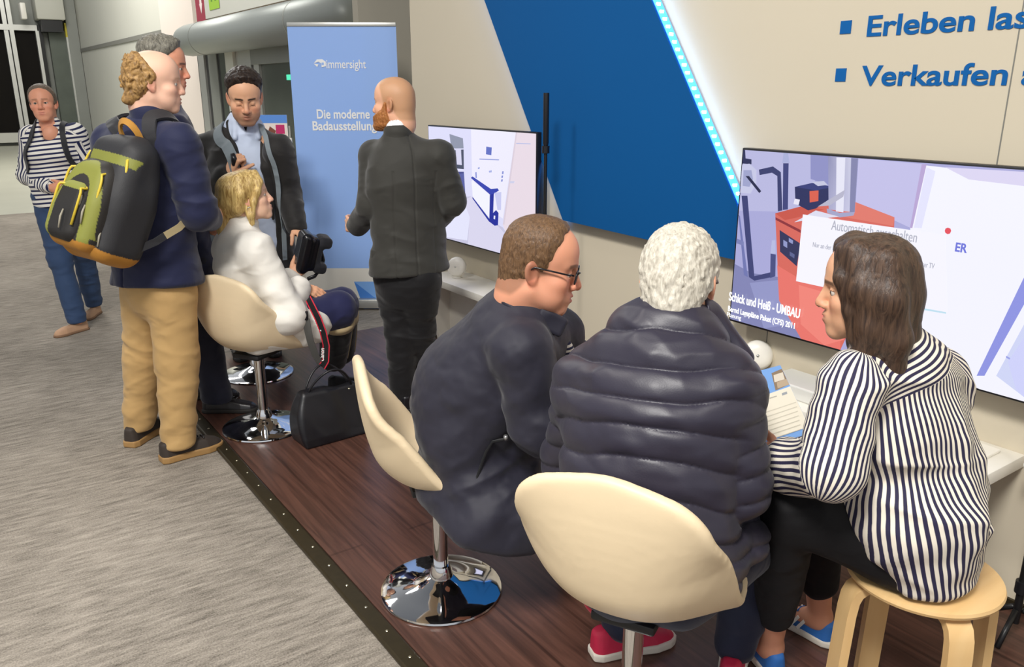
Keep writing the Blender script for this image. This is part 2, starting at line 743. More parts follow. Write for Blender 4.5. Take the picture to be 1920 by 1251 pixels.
# ------------------------------------------------------------------ room: carpet, platform, booth wall, hall behind
def carpet_mat():
    m, nt, b = new_mat('grey_carpet')
    tc = N(nt, 'ShaderNodeTexCoord')
    mp = N(nt, 'ShaderNodeMapping')
    mp.inputs['Rotation'].default_value = (0, 0, math.radians(38))
    mp.inputs['Scale'].default_value = (7, 42, 7)
    nt.links.new(tc.outputs['Object'], mp.inputs['Vector'])
    n1 = N(nt, 'ShaderNodeTexNoise', Scale=1.0, Detail=6.0, Roughness=0.7)
    nt.links.new(mp.outputs['Vector'], n1.inputs['Vector'])
    n2 = N(nt, 'ShaderNodeTexNoise', Scale=170.0, Detail=2.0)
    nt.links.new(tc.outputs['Object'], n2.inputs['Vector'])
    n3 = N(nt, 'ShaderNodeTexNoise', Scale=0.9, Detail=3.0)
    nt.links.new(tc.outputs['Object'], n3.inputs['Vector'])
    a = N(nt, 'ShaderNodeMath')
    a.operation = 'MULTIPLY_ADD'
    a.inputs[1].default_value = 0.6
    nt.links.new(n1.outputs['Fac'], a.inputs[0])
    sc = N(nt, 'ShaderNodeMath')
    sc.operation = 'MULTIPLY_ADD'
    sc.inputs[1].default_value = 0.35
    nt.links.new(n2.outputs['Fac'], sc.inputs[0])
    s3 = N(nt, 'ShaderNodeMath')
    s3.operation = 'MULTIPLY'
    s3.inputs[1].default_value = 0.3
    nt.links.new(n3.outputs['Fac'], s3.inputs[0])
    nt.links.new(s3.outputs[0], sc.inputs[2])
    nt.links.new(sc.outputs[0], a.inputs[2])
    cr = N(nt, 'ShaderNodeValToRGB')
    cr.color_ramp.elements[0].position = 0.44
    cr.color_ramp.elements[0].color = (*lin('#565049'), 1)
    cr.color_ramp.elements[1].position = 0.80
    cr.color_ramp.elements[1].color = (*lin('#b3aa9e'), 1)
    nt.links.new(a.outputs[0], cr.inputs['Fac'])
    nt.links.new(cr.outputs['Color'], b.inputs['Base Color'])
    b.inputs['Roughness'].default_value = 0.95
    b.inputs['Specular IOR Level'].default_value = 0.1
    bp = N(nt, 'ShaderNodeBump', Strength=0.5, Distance=0.004)
    nt.links.new(a.outputs[0], bp.inputs['Height'])
    nt.links.new(bp.outputs['Normal'], b.inputs['Normal'])
    return m


def wood_floor_mat():
    m, nt, b = new_mat('dark_laminate')
    tc = N(nt, 'ShaderNodeTexCoord')
    mp = N(nt, 'ShaderNodeMapping')
    mp.inputs['Scale'].default_value = (34, 1.6, 1)
    nt.links.new(tc.outputs['Object'], mp.inputs['Vector'])
    n1 = N(nt, 'ShaderNodeTexNoise', Scale=1.0, Detail=8.0, Roughness=0.65, Distortion=0.6)
    nt.links.new(mp.outputs['Vector'], n1.inputs['Vector'])
    cr = N(nt, 'ShaderNodeValToRGB')
    cr.color_ramp.elements[0].position = 0.3
    cr.color_ramp.elements[0].color = (*lin('#3a2620'), 1)
    cr.color_ramp.elements[1].position = 0.75
    cr.color_ramp.elements[1].color = (*lin('#6e4b3f'), 1)
    nt.links.new(n1.outputs['Fac'], cr.inputs['Fac'])
    # board joints run with the aisle edge
    br = N(nt, 'ShaderNodeTexBrick', Scale=1.0, Mortar_Size=0.006, Brick_Width=2.6, Row_Height=0.19)
    br.inputs['Color1'].default_value = (1, 1, 1, 1)
    br.inputs['Color2'].default_value = (0.86, 0.86, 0.86, 1)
    br.inputs['Mortar'].default_value = (0.55, 0.53, 0.52, 1)
    m2 = N(nt, 'ShaderNodeMapping')
    m2.inputs['Rotation'].default_value = (0, 0, math.pi / 2)
    nt.links.new(tc.outputs['Object'], m2.inputs['Vector'])
    nt.links.new(m2.outputs['Vector'], br.inputs['Vector'])
    mx = N(nt, 'ShaderNodeMix')
    mx.data_type = 'RGBA'
    mx.blend_type = 'MULTIPLY'
    mx.inputs['Factor'].default_value = 0.8
    nt.links.new(cr.outputs['Color'], mx.inputs['A'])
    nt.links.new(br.outputs['Color'], mx.inputs['B'])
    nt.links.new(mx.outputs['Result'], b.inputs['Base Color'])
    b.inputs['Roughness'].default_value = 0.33
    b.inputs['Specular IOR Level'].default_value = 0.45
    return m


M_carpet = carpet_mat()
M_hallfloor = plain('polished_hall_floor', '#b9b8a8', 0.35, noise=0.1, nscale=1.5)
M_laminate = wood_floor_mat()
M_edge = plain('bronze_edge_profile', '#3d3524', 0.38, metal=0.5, noise=0.25, nscale=40)
M_screw = plain('screw_head', '#d8d2b8', 0.3, metal=1.0)
M_cream = plain('cream_wall_paint', '#cfc5b0', 0.85, noise=0.015, nscale=3, spec=0.2)
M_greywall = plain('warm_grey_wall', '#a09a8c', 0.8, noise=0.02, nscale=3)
M_white = plain('white_laminate', '#eae6dc', 0.45, noise=0.015)
M_whiteplastic = plain('white_plastic', '#f0ece2', 0.35, noise=0.015)
M_black = plain('black_metal', '#121214', 0.4, noise=0.1)
M_blackplastic = plain('black_plastic', '#16161a', 0.35, noise=0.1)
M_chrome = plain('chrome', '#e8e8ea', 0.045, metal=1.0, noise=0.01)
M_alu = plain('brushed_aluminium', '#c9c9c4', 0.35, metal=0.7, noise=0.05)
M_bluepanel = plain('blue_panel_paint', '#07528f', 0.7, noise=0.03, nscale=2, spec=0.15)
M_lettering = plain('blue_vinyl_lettering', '#0f5ca0', 0.6, spec=0.15)
M_led = glow('led_chip', '#bfe0ff', 16)
M_ledstrip = glow('led_strip', '#3a90ff', 3.2)
M_hallwall = plain('hall_wall_panel', '#c6c5ba', 0.7, noise=0.03, nscale=1)
M_hallpost = plain('steel_post', '#8a8c86', 0.45, metal=0.3, noise=0.1, nscale=2)
M_darkglass = plain('dark_door_glass', '#15120f', 0.6, noise=0.3, nscale=1, spec=0.1)
M_greyglass = plain('greenish_door_glass', '#4a5048', 0.3, noise=0.3, nscale=1.2, spec=0.3)
M_seam = plain('panel_joint', '#7c7b74', 0.8)
M_pink = plain('pinkish_plaster', '#d9cdc3', 0.8, noise=0.03, nscale=1)

XW = 2.76      # booth wall face


def slab(name, lo, hi, mat, label=None, cat=None, bev=0.0, kind='structure', parent=None):
    o = MB().box(lo, hi, bev).build(name, mat, parent)
    return tag(o, label, cat, None, kind)


slab('floor', (-7, -4, -0.05), (7, 13.6, 0.0), M_carpet, 'streaky grey carpet of the aisle and hall', 'floor')
slab('floor.001', (-7, 13.6, -0.05), (7, 32, 0.0), M_hallfloor, 'pale polished floor far back near the dark hall doors', 'floor')
slab('platform_floor', (1.0, -1.6, 0.0), (2.80, 5.29, 0.02), M_laminate, 'dark brown laminate booth platform beside the grey carpet', 'floor')
trim = slab('trim_1', (0.935, -1.6, 0.0), (1.0, 5.29, 0.021), M_edge, 'dark bronze edging profile between carpet and booth platform', 'trim', 0.008)
y = 1.30
while y < 5.25:
    MB().lathe([(0.0, 0.0025), (0.0035, 0.0022), (0.0055, 0.0)], 10, (0.972, y, 0.0208)).build('screw', M_screw, trim, 'auto')
    y += 0.155

slab('wall_right', (XW, -1.2, 0.0), (XW + 0.1, 5.06, 3.3), M_cream, 'cream booth wall carrying the screens and blue panel', 'wall')
slab('trim_2', (XW - 0.001, 1.252, 0.0), (XW + 0.002, 1.256, 3.3), M_seam, 'fine vertical joint in the cream wall right of the lettering', 'trim')
slab('trim_3', (XW - 0.001, 2.05, 0.0), (XW + 0.002, 2.054, 1.0), M_seam, 'fine vertical joint in the cream wall beneath the boiler screen', 'trim')
slab('baseboard_right', (XW - 0.012, -1.2, 0.02), (XW, 5.06, 0.05), M_edge, 'dark narrow skirting at the foot of the booth wall', 'baseboard')
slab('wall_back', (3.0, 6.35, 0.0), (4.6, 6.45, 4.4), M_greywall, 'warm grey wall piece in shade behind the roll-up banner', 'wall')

# hall behind
XH = 4.7
slab('wall_side', (XH, 6.45, 0.0), (XH + 0.2, 31.0, 9.0), M_hallwall, 'pale panelled hall wall behind the standing visitors', 'wall')
slab('wall_end', (-7.0, 31.0, 0.0), (4.9, 31.2, 9.0), M_hallpost, 'grey far end wall of the hall around the dark doors', 'wall')
zj = onx(240, 75, XH)[2]
slab('trim_4', (XH - 0.03, 19.0, zj - 0.05), (XH + 0.01, 31.0, zj + 0.05), M_seam, 'dark horizontal joint between the hall wall panels', 'trim')


def hall_y(px, py=150):
    return onx(px, py, XH)[1]


# pinkish pier beside the canopy
slab('wall_side.001', (XH - 0.10, hall_y(384), 0.0), (XH, hall_y(322), 9.0), M_pink, 'pinkish plastered pier left of the grey canopy', 'wall')

# glazed hall doors under the canopy
zt = onx(450, 92, XH - 0.15)[2]
door = empty('door_1', (XH - 0.1, hall_y(470), 0))
tag(door, 'grey framed glazed hall doors under the rounded canopy', 'door', None, 'structure')
for (a, b, mat, nm, dx) in ((386, 391, M_black, 'frame', 0.02), (391, 402, M_alu, 'frame', 0.06), (402, 408, M_black, 'frame', 0.02),
                            (408, 424, M_hallpost, 'frame', 0.04), (424, 428, M_black, 'frame', 0.02), (428, 447, M_greyglass, 'glass', 0.02),
                            (447, 462, M_hallwall, 'frame', 0.10), (462, 490, M_alu, 'frame', 0.05), (490, 496, M_black, 'frame', 0.02),
                            (496, 506, M_alu, 'frame', 0.06), (506, 600, M_greyglass, 'glass', 0.02)):
    MB().box((XH - 0.1 - dx, hall_y(b), 0.0), (XH - 0.02, hall_y(a), zt)).build(nm, mat, door, world=True)
MB().box((XH - 0.20, hall_y(600), onx(520, 118, XH - 0.2)[2]), (XH - 0.05, hall_y(496), zt)).build('lintel', M_hallpost, door, world=True)
p0, p1 = onx(538, 140, XH - 0.15), onx(546, 150, XH - 0.15)
MB().box((XH - 0.16, p1[1], p1[2]), (XH - 0.13, p0[1], p0[2])).build('exit_lamp', glow('green_exit_glow', '#4fe0b0', 1.2), door, world=True)
for px in (432, 500, 545):
    q = onx(px, 262, XH - 0.2)
    MB().tube([(q[0], q[1], q[2] - 0.2), (q[0], q[1], q[2] + 0.2)], 0.02).build('door_handle', M_alu, door, world=True)

# rounded canopy over the doors
can = empty('canopy', (XH - 0.5, hall_y(520), onx(450, 60, XH - 0.5)[2]))
tag(can, 'large grey rounded canopy above the hall doors', 'canopy')
zc = can.location.z
ya, yb = onx(356, 75, XH - 0.5)[1], 9.0
rc_ = 0.265
pts = [(XH - 0.5, ya + 0.62, zc)] + [(XH - 0.5, ya + 0.62 - q, zc) for q in (0.02, 0.1, 0.25, 0.45, 0.7)] + [(XH - 0.5, yb, zc)]
MB().tube(pts, [0.02, 0.08, 0.15, 0.21, 0.25, rc_, rc_], 32).build('cover', plain('canopy_sheet', '#8f938f', 0.4, metal=0.25, noise=0.05, nscale=1.0), can, True, True)
for px in (382, 570):
    yy = onx(px, 60, XH - 0.5)[1]
    MB().tube([(XH - 0.5, yy - 0.015, zc), (XH - 0.5, yy + 0.015, zc)], rc_ + 0.006, 32).build('joint_band', M_hallpost, can, True, True)

# hall sign above the canopy
sg = empty('hall_sign', (XH - 0.45, onx(430, 10, XH - 0.45)[1], onx(430, 10, XH - 0.45)[2]))
tag(sg, 'long pale hall sign with red end and green pictogram above the canopy', 'sign')
a, b_ = onx(388, 36, XH - 0.45), onx(372, 36, XH - 0.45)
zs = a[2]
MB().box((XH - 0.47, 9.0, zs), (XH - 0.41, a[1], zs + 1.4)).build('panel', M_hallwall, sg, world=True)
MB().box((XH - 0.475, a[1], zs - 0.02), (XH - 0.41, b_[1], zs + 1.4)).build('red_end', plain('red_sign_paint', '#9d3144', 0.5), sg, world=True)
g0, g1 = onx(388, 0, XH - 0.48), onx(408, 13, XH - 0.48)
picture('pictogram', [('#9cc43c', [(0, 0), (0.55, 0), (0.55, 0.75), (0, 0.75)]),
                      ('#5d8a2a', [(0.12, 0.12), (0.2, 0.12), (0.24, 0.42), (0.14, 0.42)]), ('#5d8a2a', [(0.32, 0.12), (0.4, 0.12), (0.44, 0.42), (0.34, 0.42)])],
        (XH - 0.478, g0[1] - 0.08, g1[2] - 0.02), (0, -1, 0), (0, 0, 1), (-1, 0, 0), attr_mat('pictogram_print'), sg)
ar = onx(378, 26, XH - 0.48)
picture('arrow', [('#f0dcd8', [(0, 0), (0.09, 0.16), (0.06, 0.16), (0.06, 0.4), (-0.06, 0.4), (-0.06, 0.16), (-0.09, 0.16)])],
        (XH - 0.480, ar[1], ar[2]), (0, -1, 0), (0, 0, 1), (-1, 0, 0), attr_mat('arrow_print'), sg)
for px in (382, 395, 445, 457, 524, 548):
    q = onx(px, 30, XH - 0.45)
    MB().box((XH - 0.20, q[1] - 0.06, zs - 0.2), (XH - 0.16, q[1] + 0.06, zs + 0.1)).build('bracket', M_black, sg, world=True)
q0, q1 = onx(400, 32, XH - 0.40), onx(640, 10, XH - 0.40)
MB().box((XH - 0.10, q1[1], zs - 0.30), (XH - 0.06, q0[1], zs + 0.05)).build('lit_strip', glow('warm_strip_light', '#f0b890', 0.9), sg, world=True)

# dark hall doors at the far end
YE = 30.9


def far(px0, py0, px1, py1, mat, name, parent, d=0.1):
    a, b = ony(160, py0, YE), ony(160, py1, YE)            # sightings across are taken at one height, verticals stay vertical
    return MB().box((ony(px0, 160, YE)[0], YE - d, max(0, b[2])), (ony(px1, 160, YE)[0], YE + 0.05, a[2])).build(name, mat, parent, world=True)


fd = empty('door_2', (ony(40, 200, YE)[0], YE, 0))
tag(fd, 'tall dark glazed doors with grey frames at the far end', 'door', None, 'structure')
far(-120, 0, 24, 245, M_darkglass, 'glass', fd)
far(40, 62, 84, 252, M_darkglass, 'glass', fd)
far(23, -40, 31, 262, M_alu, 'frame', fd, 0.25)
far(33, -40, 41, 262, M_alu, 'frame', fd, 0.3)
far(-120, 52, 84, 62, M_alu, 'frame', fd, 0.28)
far(80, 62, 86, 240, M_alu, 'frame', fd, 0.3)
far(-120, 245, 84, 262, M_hallwall, 'threshold', fd, 0.35)
far(86, 50, 94, 245, M_black, 'frame', fd, 0.2)
far(104, 60, 134, 240, plain('corrugated_shutter', '#5c625a', 0.4, metal=0.4, noise=0.2, nscale=3), 'shutter', fd, 0.2)
far(134, 46, 139, 72, plain('yellow_marker', '#d6c53a', 0.5), 'yellow_marker', fd, 0.35)
far(134, 72, 139, 235, M_alu, 'guide_rail', fd, 0.35)
hb = empty('fan_heater', (ony(90, 30, YE)[0], YE - 0.6, ony(90, 20, YE)[2]))
tag(hb, 'grey box unit with dark grille mounted above the far doors', 'heater')
a, b_ = ony(58, -40, YE - 0.8), ony(124, 38, YE - 0.8)
MB().box((a[0], YE - 0.8, b_[2]), (b_[0], YE + 0.1, a[2]), 0.05).build('housing', M_hallwall, hb, 'auto', True)
MB().box((a[0] + 0.1, YE - 0.7, b_[2] - 0.35), (b_[0] - 0.1, YE + 0.05, b_[2])).build('grille', M_black, hb, world=True)
c0, c1 = ony(36, 4, YE - 0.9), ony(52, 36, YE - 0.9)
MB().box((c0[0], YE - 0.9, c1[2]), (c1[0], YE - 0.5, c0[2]), 0.03).build('control_box', M_whiteplastic, hb, 'auto', True)
slab('trim_5', (ony(140, 160, 30.6)[0], 30.5, 0.0), (ony(160, 160, 30.6)[0], 30.95, 9.0), M_hallpost, 'grey steel post in the far corner of the hall', 'trim')

# ------------------------------------------------------------------ blue wall panel with light strips
XB = XW - 0.070
bl, br = onx(1055, 413, XB), onx(1370, 487, XB)
tl, tr = onx(908, 0, XB), onx(1220, 0, XB)
kr = (tr[1] - onx(1377, 375, XB)[1]) / (tr[2] - onx(1377, 375, XB)[2])
kl = (tl[1] - bl[1]) / (tl[2] - bl[2])
ZT = 3.0
yrb = tr[1] - kr * (tr[2] - br[2])
quad = [(bl[1], bl[2]), (yrb, br[2]), (tr[1] + kr * (ZT - tr[2]), ZT), (tl[1] + kl * (ZT - tl[2]), ZT)]
bp_ = empty('wall_panel', (XW, 0.5 * (bl[1] + yrb), bl[2]))
tag(bp_, 'large slanted deep blue panel on the cream booth wall', 'panel')
MB().prism([(XB, yy, zz) for yy, zz in quad], (XW - XB - 0.012, 0, 0)).build('board', M_bluepanel, bp_, world=True)
for nm, (P0, P1), sgn, n_led in (('right', (quad[1], quad[2]), -1, 62), ('left', (quad[0], quad[3]), 1, 0)):
    st = empty('light_strip', (XW - 0.02, P0[0], P0[1]))
    tag(st, 'bright blue-white dotted light strip along the right edge of the blue panel' if sgn < 0 else
        'thin light strip glowing along the left edge of the blue panel', 'light strip')
    e = sgn * 0.004
    MB().prism([(XB + 0.008, P0[0] + e, P0[1]), (XB + 0.008, P1[0] + e, P1[1]), (XW - 0.014, P1[0] + e, P1[1]), (XW - 0.014, P0[0] + e, P0[1])],
               (0, sgn * 0.004, 0)).build('tape', M_ledstrip, st, world=True)
    for k in range(n_led):
        t = (k + 0.5) / n_led
        yy, zz = P0[0] + t * (P1[0] - P0[0]) + sgn * 0.010, P0[1] + t * (P1[1] - P0[1])
        MB().box((XB + 0.018, yy - 0.003, zz - 0.006), (XB + 0.038, yy + 0.003, zz + 0.006)).build('led', M_led, st, world=True)

# lettering on the wall
for word, pb, pe, z, lab, sq in (('Erleben las', (1622, 68), (1822, 56), None, 'Erleben', ((1575, 64), (1598, 38))),
                                 ('Verkaufen a', (1615, 160), (1890, 157), None, 'Verkaufen', ((1566, 153), (1588, 128)))):
    p, e = onx(*pb, XW), onx(*pe, XW)
    me0 = text_mesh(lab, 0.094, 0.0018)
    xs = [v.co.x for v in me0.vertices]
    wx = (p[1] - e[1]) / (max(xs) - min(xs))
    bpy.data.meshes.remove(me0)
    r = empty('wall_lettering', (XW, p[1], p[2]))
    tag(r, 'blue wall lettering line reading %s with square bullet' % lab, 'lettering')
    w1, w2 = word.split(' ')
    text('word', w1, 0.094, (XW - 0.002, p[1], p[2]), (0, -1, 0), (0, 0, 1), M_lettering, r, 0.0018, 'LEFT', 1.0, 0.001, wx)
    gap = onx(*{'Erleben': (1849, 54), 'Verkaufen': (1914, 157)}[lab], XW)
    text('word', w2, 0.094, (XW - 0.002, gap[1], p[2]), (0, -1, 0), (0, 0, 1), M_lettering, r, 0.0018, 'LEFT', 1.0, 0.001, wx)
    s0, s1 = onx(*sq[0], XW), onx(*sq[1], XW)
    MB().box((XW - 0.003, s1[1], s0[2]), (XW, s0[1], s1[2])).build('bullet', M_lettering, r, world=True)

# ------------------------------------------------------------------ screens
XT = 2.66
M_tvpic = screen_mat('screen_picture', 1.0)


def television(px_l, px_r, y_l, y_r, z0, z1, label, layers):
    t = empty('television', (XT + 0.02, (y_l + y_r) / 2, z0))
    tag(t, label, 'television', 'wall screens')
    MB().box((XT, y_r, z0), (XT + 0.035, y_l, z1), 0.004).build('casing', M_blackplastic, t, 'auto', True)
    MB().box((XT + 0.035, (y_l + y_r) / 2 - 0.25, z0 + 0.2), (XW - 0.001, (y_l + y_r) / 2 + 0.25, z1 - 0.2)).build('wall_mount', M_black, t, world=True)
    out = []
    for c, poly in layers:
        q = []
        for (px, py) in poly:
            w = onx(px, py, XT)
            q.append((min(max(y_l - w[1], 0.008), y_l - y_r - 0.008), min(max(w[2] - z0, 0.009), z1 - z0 - 0.008)))
        out.append((c, q))
    picture('screen', out, (XT - 0.0006, y_l, z0), (0, -1, 0), (0, 0, 1), (-1, 0, 0), M_tvpic, t)
    return t


# picture outlines as sighted on the screens
def zm(x0, y0, k):
    return lambda pts: [(x0 + a / k, y0 + b / k) for a, b in pts]


L = zm(780, 220, 957 / 260)
bath = [('#dcdcf8', [(760, 180), (1060, 180), (1060, 620), (760, 620)]),
        ('#eeecfc', L([(380, 70), (690, 90), (600, 700), (390, 540)])),
        ('#e9dbe6', L([(690, 95), (840, 105), (840, 700), (660, 900), (600, 740)])),
        ('#dccfdc', L([(690, 95), (700, 95), (612, 740), (600, 740)])),
        ('#c8c6e0', L([(250, 560), (380, 545), (520, 715), (600, 760), (660, 850), (620, 1000), (200, 900)])),
        ('#d9d6ee', L([(330, 575), (380, 548), (640, 830), (600, 960), (360, 900), (370, 700)])),
        ('#e3e4fb', L([(250, 600), (330, 575), (372, 690), (355, 850), (150, 840)])),
        ('#8d93a8', L([(232, 115), (325, 145), (330, 215), (245, 215)])),
        ('#434a62', L([(248, 228), (330, 222), (332, 358), (262, 352)])),
        ('#d5d4ee', L([(274, 215), (312, 218), (318, 330), (284, 326)])),
        ('#3d4488', L([(258, 375), (332, 375), (343, 545), (310, 548)])),
        ('#5159a0', L([(300, 390), (332, 385), (340, 520), (320, 530)])),
        ('#5f6fc2', L([(487, 202), (525, 208), (522, 262), (485, 255)])),
        ('#9aa4dc', L([(440, 285), (575, 290), (575, 297), (440, 292)])),
        ('#2f3fae', L([(380, 418), (392, 408), (520, 495), (565, 490), (575, 505), (520, 540)])),
        ('#f2f3ff', L([(385, 440), (512, 540), (512, 700), (395, 550)])),
        ('#1c2a9a', L([(512, 535), (540, 525), (535, 660), (555, 640), (572, 660), (568, 745), (545, 748), (508, 720)])),
        ('#20309c', L([(392, 548), (512, 705), (508, 722), (392, 560)])),
        ('#eef0ff', L([(540, 678), (550, 680), (548, 705), (538, 700)])),
        ('#c9cbf0', L([(545, 520), (592, 515), (590, 640), (565, 640)])),
        ('#7d8ad2', L([(598, 372), (608, 372), (606, 392), (596, 392)])), ('#7d8ad2', L([(594, 402), (605, 402), (602, 418), (592, 418)])),
        ('#7d8ad2', L([(592, 428), (603, 428), (600, 444), (590, 444)])),
        ('#a9b2e4', L([(505, 370), (526, 365), (526, 380), (508, 382)])), ('#9aa4dc', L([(432, 345), (445, 345), (440, 358), (430, 356)])),
        ('#8f98d8', L([(412, 380), (422, 378), (424, 420), (414, 418)])),
        ('#b8bfe6', L([(695, 176), (795, 180), (795, 186), (695, 183)])), ('#cfd0ea', L([(655, 440), (685, 440), (680, 455), (650, 455)]))]
television(802, 1007, onx(802, 235, XT)[1], onx(1007, 248, XT)[1], onx(945, 478, XT)[2] - 0.005, onx(1007, 248, XT)[2],
           'left wall screen showing a white bathroom, beside the bearded man', bath)

K = zm(1340, 240, 1577 / 580)
boil = [('#a9a9d8', [(1340, 230), (2100, 230), (2100, 900), (1340, 900)]),
        ('#b9b9e0', K([(130, 105), (520, 140), (500, 430), (110, 420)])),
        ('#c3c0e8', K([(735, 155), (1075, 185), (1000, 510), (720, 380)])),
        ('#8e90c4', K([(490, 130), (590, 140), (580, 290), (490, 260)])),
        ('#8184b4', K([(90, 690), (190, 740), (330, 760), (460, 1090), (50, 990)])),
        ('#9296c6', K([(180, 790), (330, 775), (400, 1000), (250, 1040)])),
        ('#6f76b0', K([(110, 440), (130, 450), (170, 760), (150, 750)])), ('#7a80b6', K([(100, 560), (150, 580), (150, 600), (95, 585)])),
        # boiler body
        ('#d7685c', K([(310, 435), (440, 400), (720, 378), (918, 455), (915, 540), (640, 1150), (440, 1090), (330, 880)])),
        ('#c95648', K([(310, 435), (440, 400), (560, 415), (450, 450), (360, 470)])),
        ('#e07a6c', K([(640, 450), (720, 378), (918, 455), (912, 500)])),
        ('#e8746a', K([(320, 700), (420, 760), (640, 830), (640, 1150), (440, 1090), (330, 880)])),
        ('#f08478', K([(430, 800), (640, 860), (660, 1080), (560, 1110), (440, 1000)])),
        ('#8a2f38', K([(312, 455), (440, 520), (440, 535), (312, 468)])),
        ('#2c3058', K([(333, 520), (440, 590), (420, 705), (335, 630)])), ('#8f97c8', K([(352, 570), (372, 582), (372, 612), (352, 600)])),
        ('#8f97c8', K([(380, 560), (402, 574), (400, 592), (380, 580)])), ('#5a618f', K([(385, 630), (410, 645), (408, 665), (385, 650)])),
        # dark pipes
        ('#2b3056', K([(138, 108), (158, 108), (160, 155), (190, 160), (190, 185), (132, 180)])),
        ('#c7c9e6', K([(132, 185), (180, 182), (215, 215), (215, 280), (185, 335), (128, 330)])),
        ('#9fa4cc', K([(150, 215), (190, 215), (198, 260), (180, 300), (145, 295)])),
        ('#23284a', K([(160, 245), (178, 245), (240, 322), (230, 332)])),
        ('#363c6c', K([(228, 212), (300, 196), (340, 225), (348, 420), (325, 425), (322, 245), (295, 228), (232, 240)])),
        ('#3c427a', K([(352, 180), (380, 180), (376, 415), (350, 418)])), ('#aab0d8', K([(355, 120), (378, 122), (384, 178), (348, 178)])),
        ('#3a4074', K([(140, 345), (170, 345), (205, 755), (290, 735), (295, 760), (205, 778), (178, 760)])),
        ('#464c80', K([(288, 640), (315, 645), (312, 755), (286, 765)])), ('#b6bbe0', K([(295, 572), (312, 572), (314, 640), (288, 640)])),
        # burner box and flue
        ('#262c5c', K([(412, 300), (500, 280), (610, 300), (605, 350), (520, 410), (480, 420), (415, 385)])),
        ('#353c78', K([(412, 300), (500, 280), (610, 300), (520, 318)])),
        ('#d9604c', K([(487, 322), (533, 318), (532, 372), (488, 380)])), ('#e8e6f6', K([(412, 360), (438, 365), (432, 392), (405, 388)])),
        ('#c6c7e0', K([(500, 275), (560, 270), (580, 290), (530, 296)])),
        (['#8f90b6', '#d9d9ee', '#d0d0ea', '#a9a9cc'], K([(582, 145), (735, 155), (718, 430), (585, 415)])),
        ('#e6e6f6', K([(625, 150), (670, 152), (660, 430), (622, 425)])), ('#8384ac', K([(700, 152), (735, 155), (718, 430), (692, 432)])),
        ('#a4a5c8', K([(575, 410), (640, 432), (718, 428), (712, 446), (640, 456), (578, 432)])),
        ('#b7b6cc', K([(530, 400), (668, 315), (660, 350), (590, 395)])), ('#ddddf0', K([(410, 480), (520, 420), (640, 452), (470, 470)])),
        # white tank
        ('#f4f4ff', K([(1075, 190), (1700, 260), (1700, 1500), (1350, 1350), (1060, 1200), (1000, 700), (1002, 510)])),
        ('#b9a6d4', K([(1060, 185), (1085, 185), (1012, 510), (1000, 508)])), ('#dcd6f2', K([(1180, 200), (1700, 230), (1700, 310), (1300, 262)])),
        ('#e4e4fc', K([(1085, 200), (1130, 220), (1060, 510), (1020, 508)])),
        ('#8f95e2', K([(1577, 770), (1620, 700), (1620, 830), (1380, 1262), (1340, 1262)])),
        ('#d0d6f6', K([(1620, 930), (1620, 1400), (1440, 1262)])), ('#9aa2e6', K([(1490, 1160), (1577, 1205), (1577, 1215), (1490, 1170)])),
        ('#cfd2fa', K([(1620, 1010), (1620, 1420), (1540, 1330), (1500, 1190)])),
        ('#e5525e', K([(1182, 512), (1194, 507), (1207, 512), (1211, 524), (1205, 537), (1194, 541), (1182, 535), (1178, 524)])),
        # note card
        ('#f6f5ff', K([(455, 440), (1180, 545), (1190, 940), (1060, 920), (420, 780)])), ('#bfe0f0', K([(1040, 912), (1185, 938), (1185, 946), (1040, 922)]))]
tvr = television(1392, 1920, onx(1392, 277, XT)[1], onx(1392, 277, XT)[1] - 1.235, onx(1362, 600, XT)[2], onx(1392, 277, XT)[2],
                 'right wall screen showing an orange boiler, behind the striped woman', boil)
M_scrgrey = glow('screen_grey_text', '#b9bbca', 0.9)
M_scrwhite = glow('screen_white_text', '#ffffff', 1.1)
M_scrblue = glow('screen_blue_text', '#6a72d8', 1.0)


def screen_text(txt, p0, p1, size, mat, bold=0.0):
    a, b = onx(*p0, XT), onx(*p1, XT)
    me0 = text_mesh(txt, size, bold)
    xs = [v.co.x for v in me0.vertices]
    ln = max(xs) - min(xs)
    bpy.data.meshes.remove(me0)
    d = b - a
    text('screen_text', txt, size, (XT - 0.012, a[1], a[2]), (0, d[1], 0), (0, 0, 1), mat, tvr, bold, 'LEFT', 1.0, 0.0008, abs(d[1]) / ln)


screen_text('Automatisch ausschalten', (1562, 430), (1722, 453), 0.050, M_scrgrey)
screen_text('Schick und Heiß - UMBAU', (1370, 562), (1503, 590), 0.052, M_scrwhite, 0.001)
screen_text('Bernd Lagepläne Paket (CFS) 2011', (1368, 582), (1494, 602), 0.032, M_scrwhite, 0.0006)
screen_text('Planung', (1366, 576 + 16), (1392, 599 + 2), 0.026, M_scrwhite)
screen_text('ER', (1793, 470), (1815, 474), 0.04, M_scrblue, 0.001)
screen_text('Nur an der Heizung', (1527, 462), (1590, 470), 0.026, M_scrgrey)
screen_text('an dieser TV', (1712, 496), (1755, 503), 0.026, M_scrgrey)

# ------------------------------------------------------------------ counters and what stands on them
ZCT = 0.565


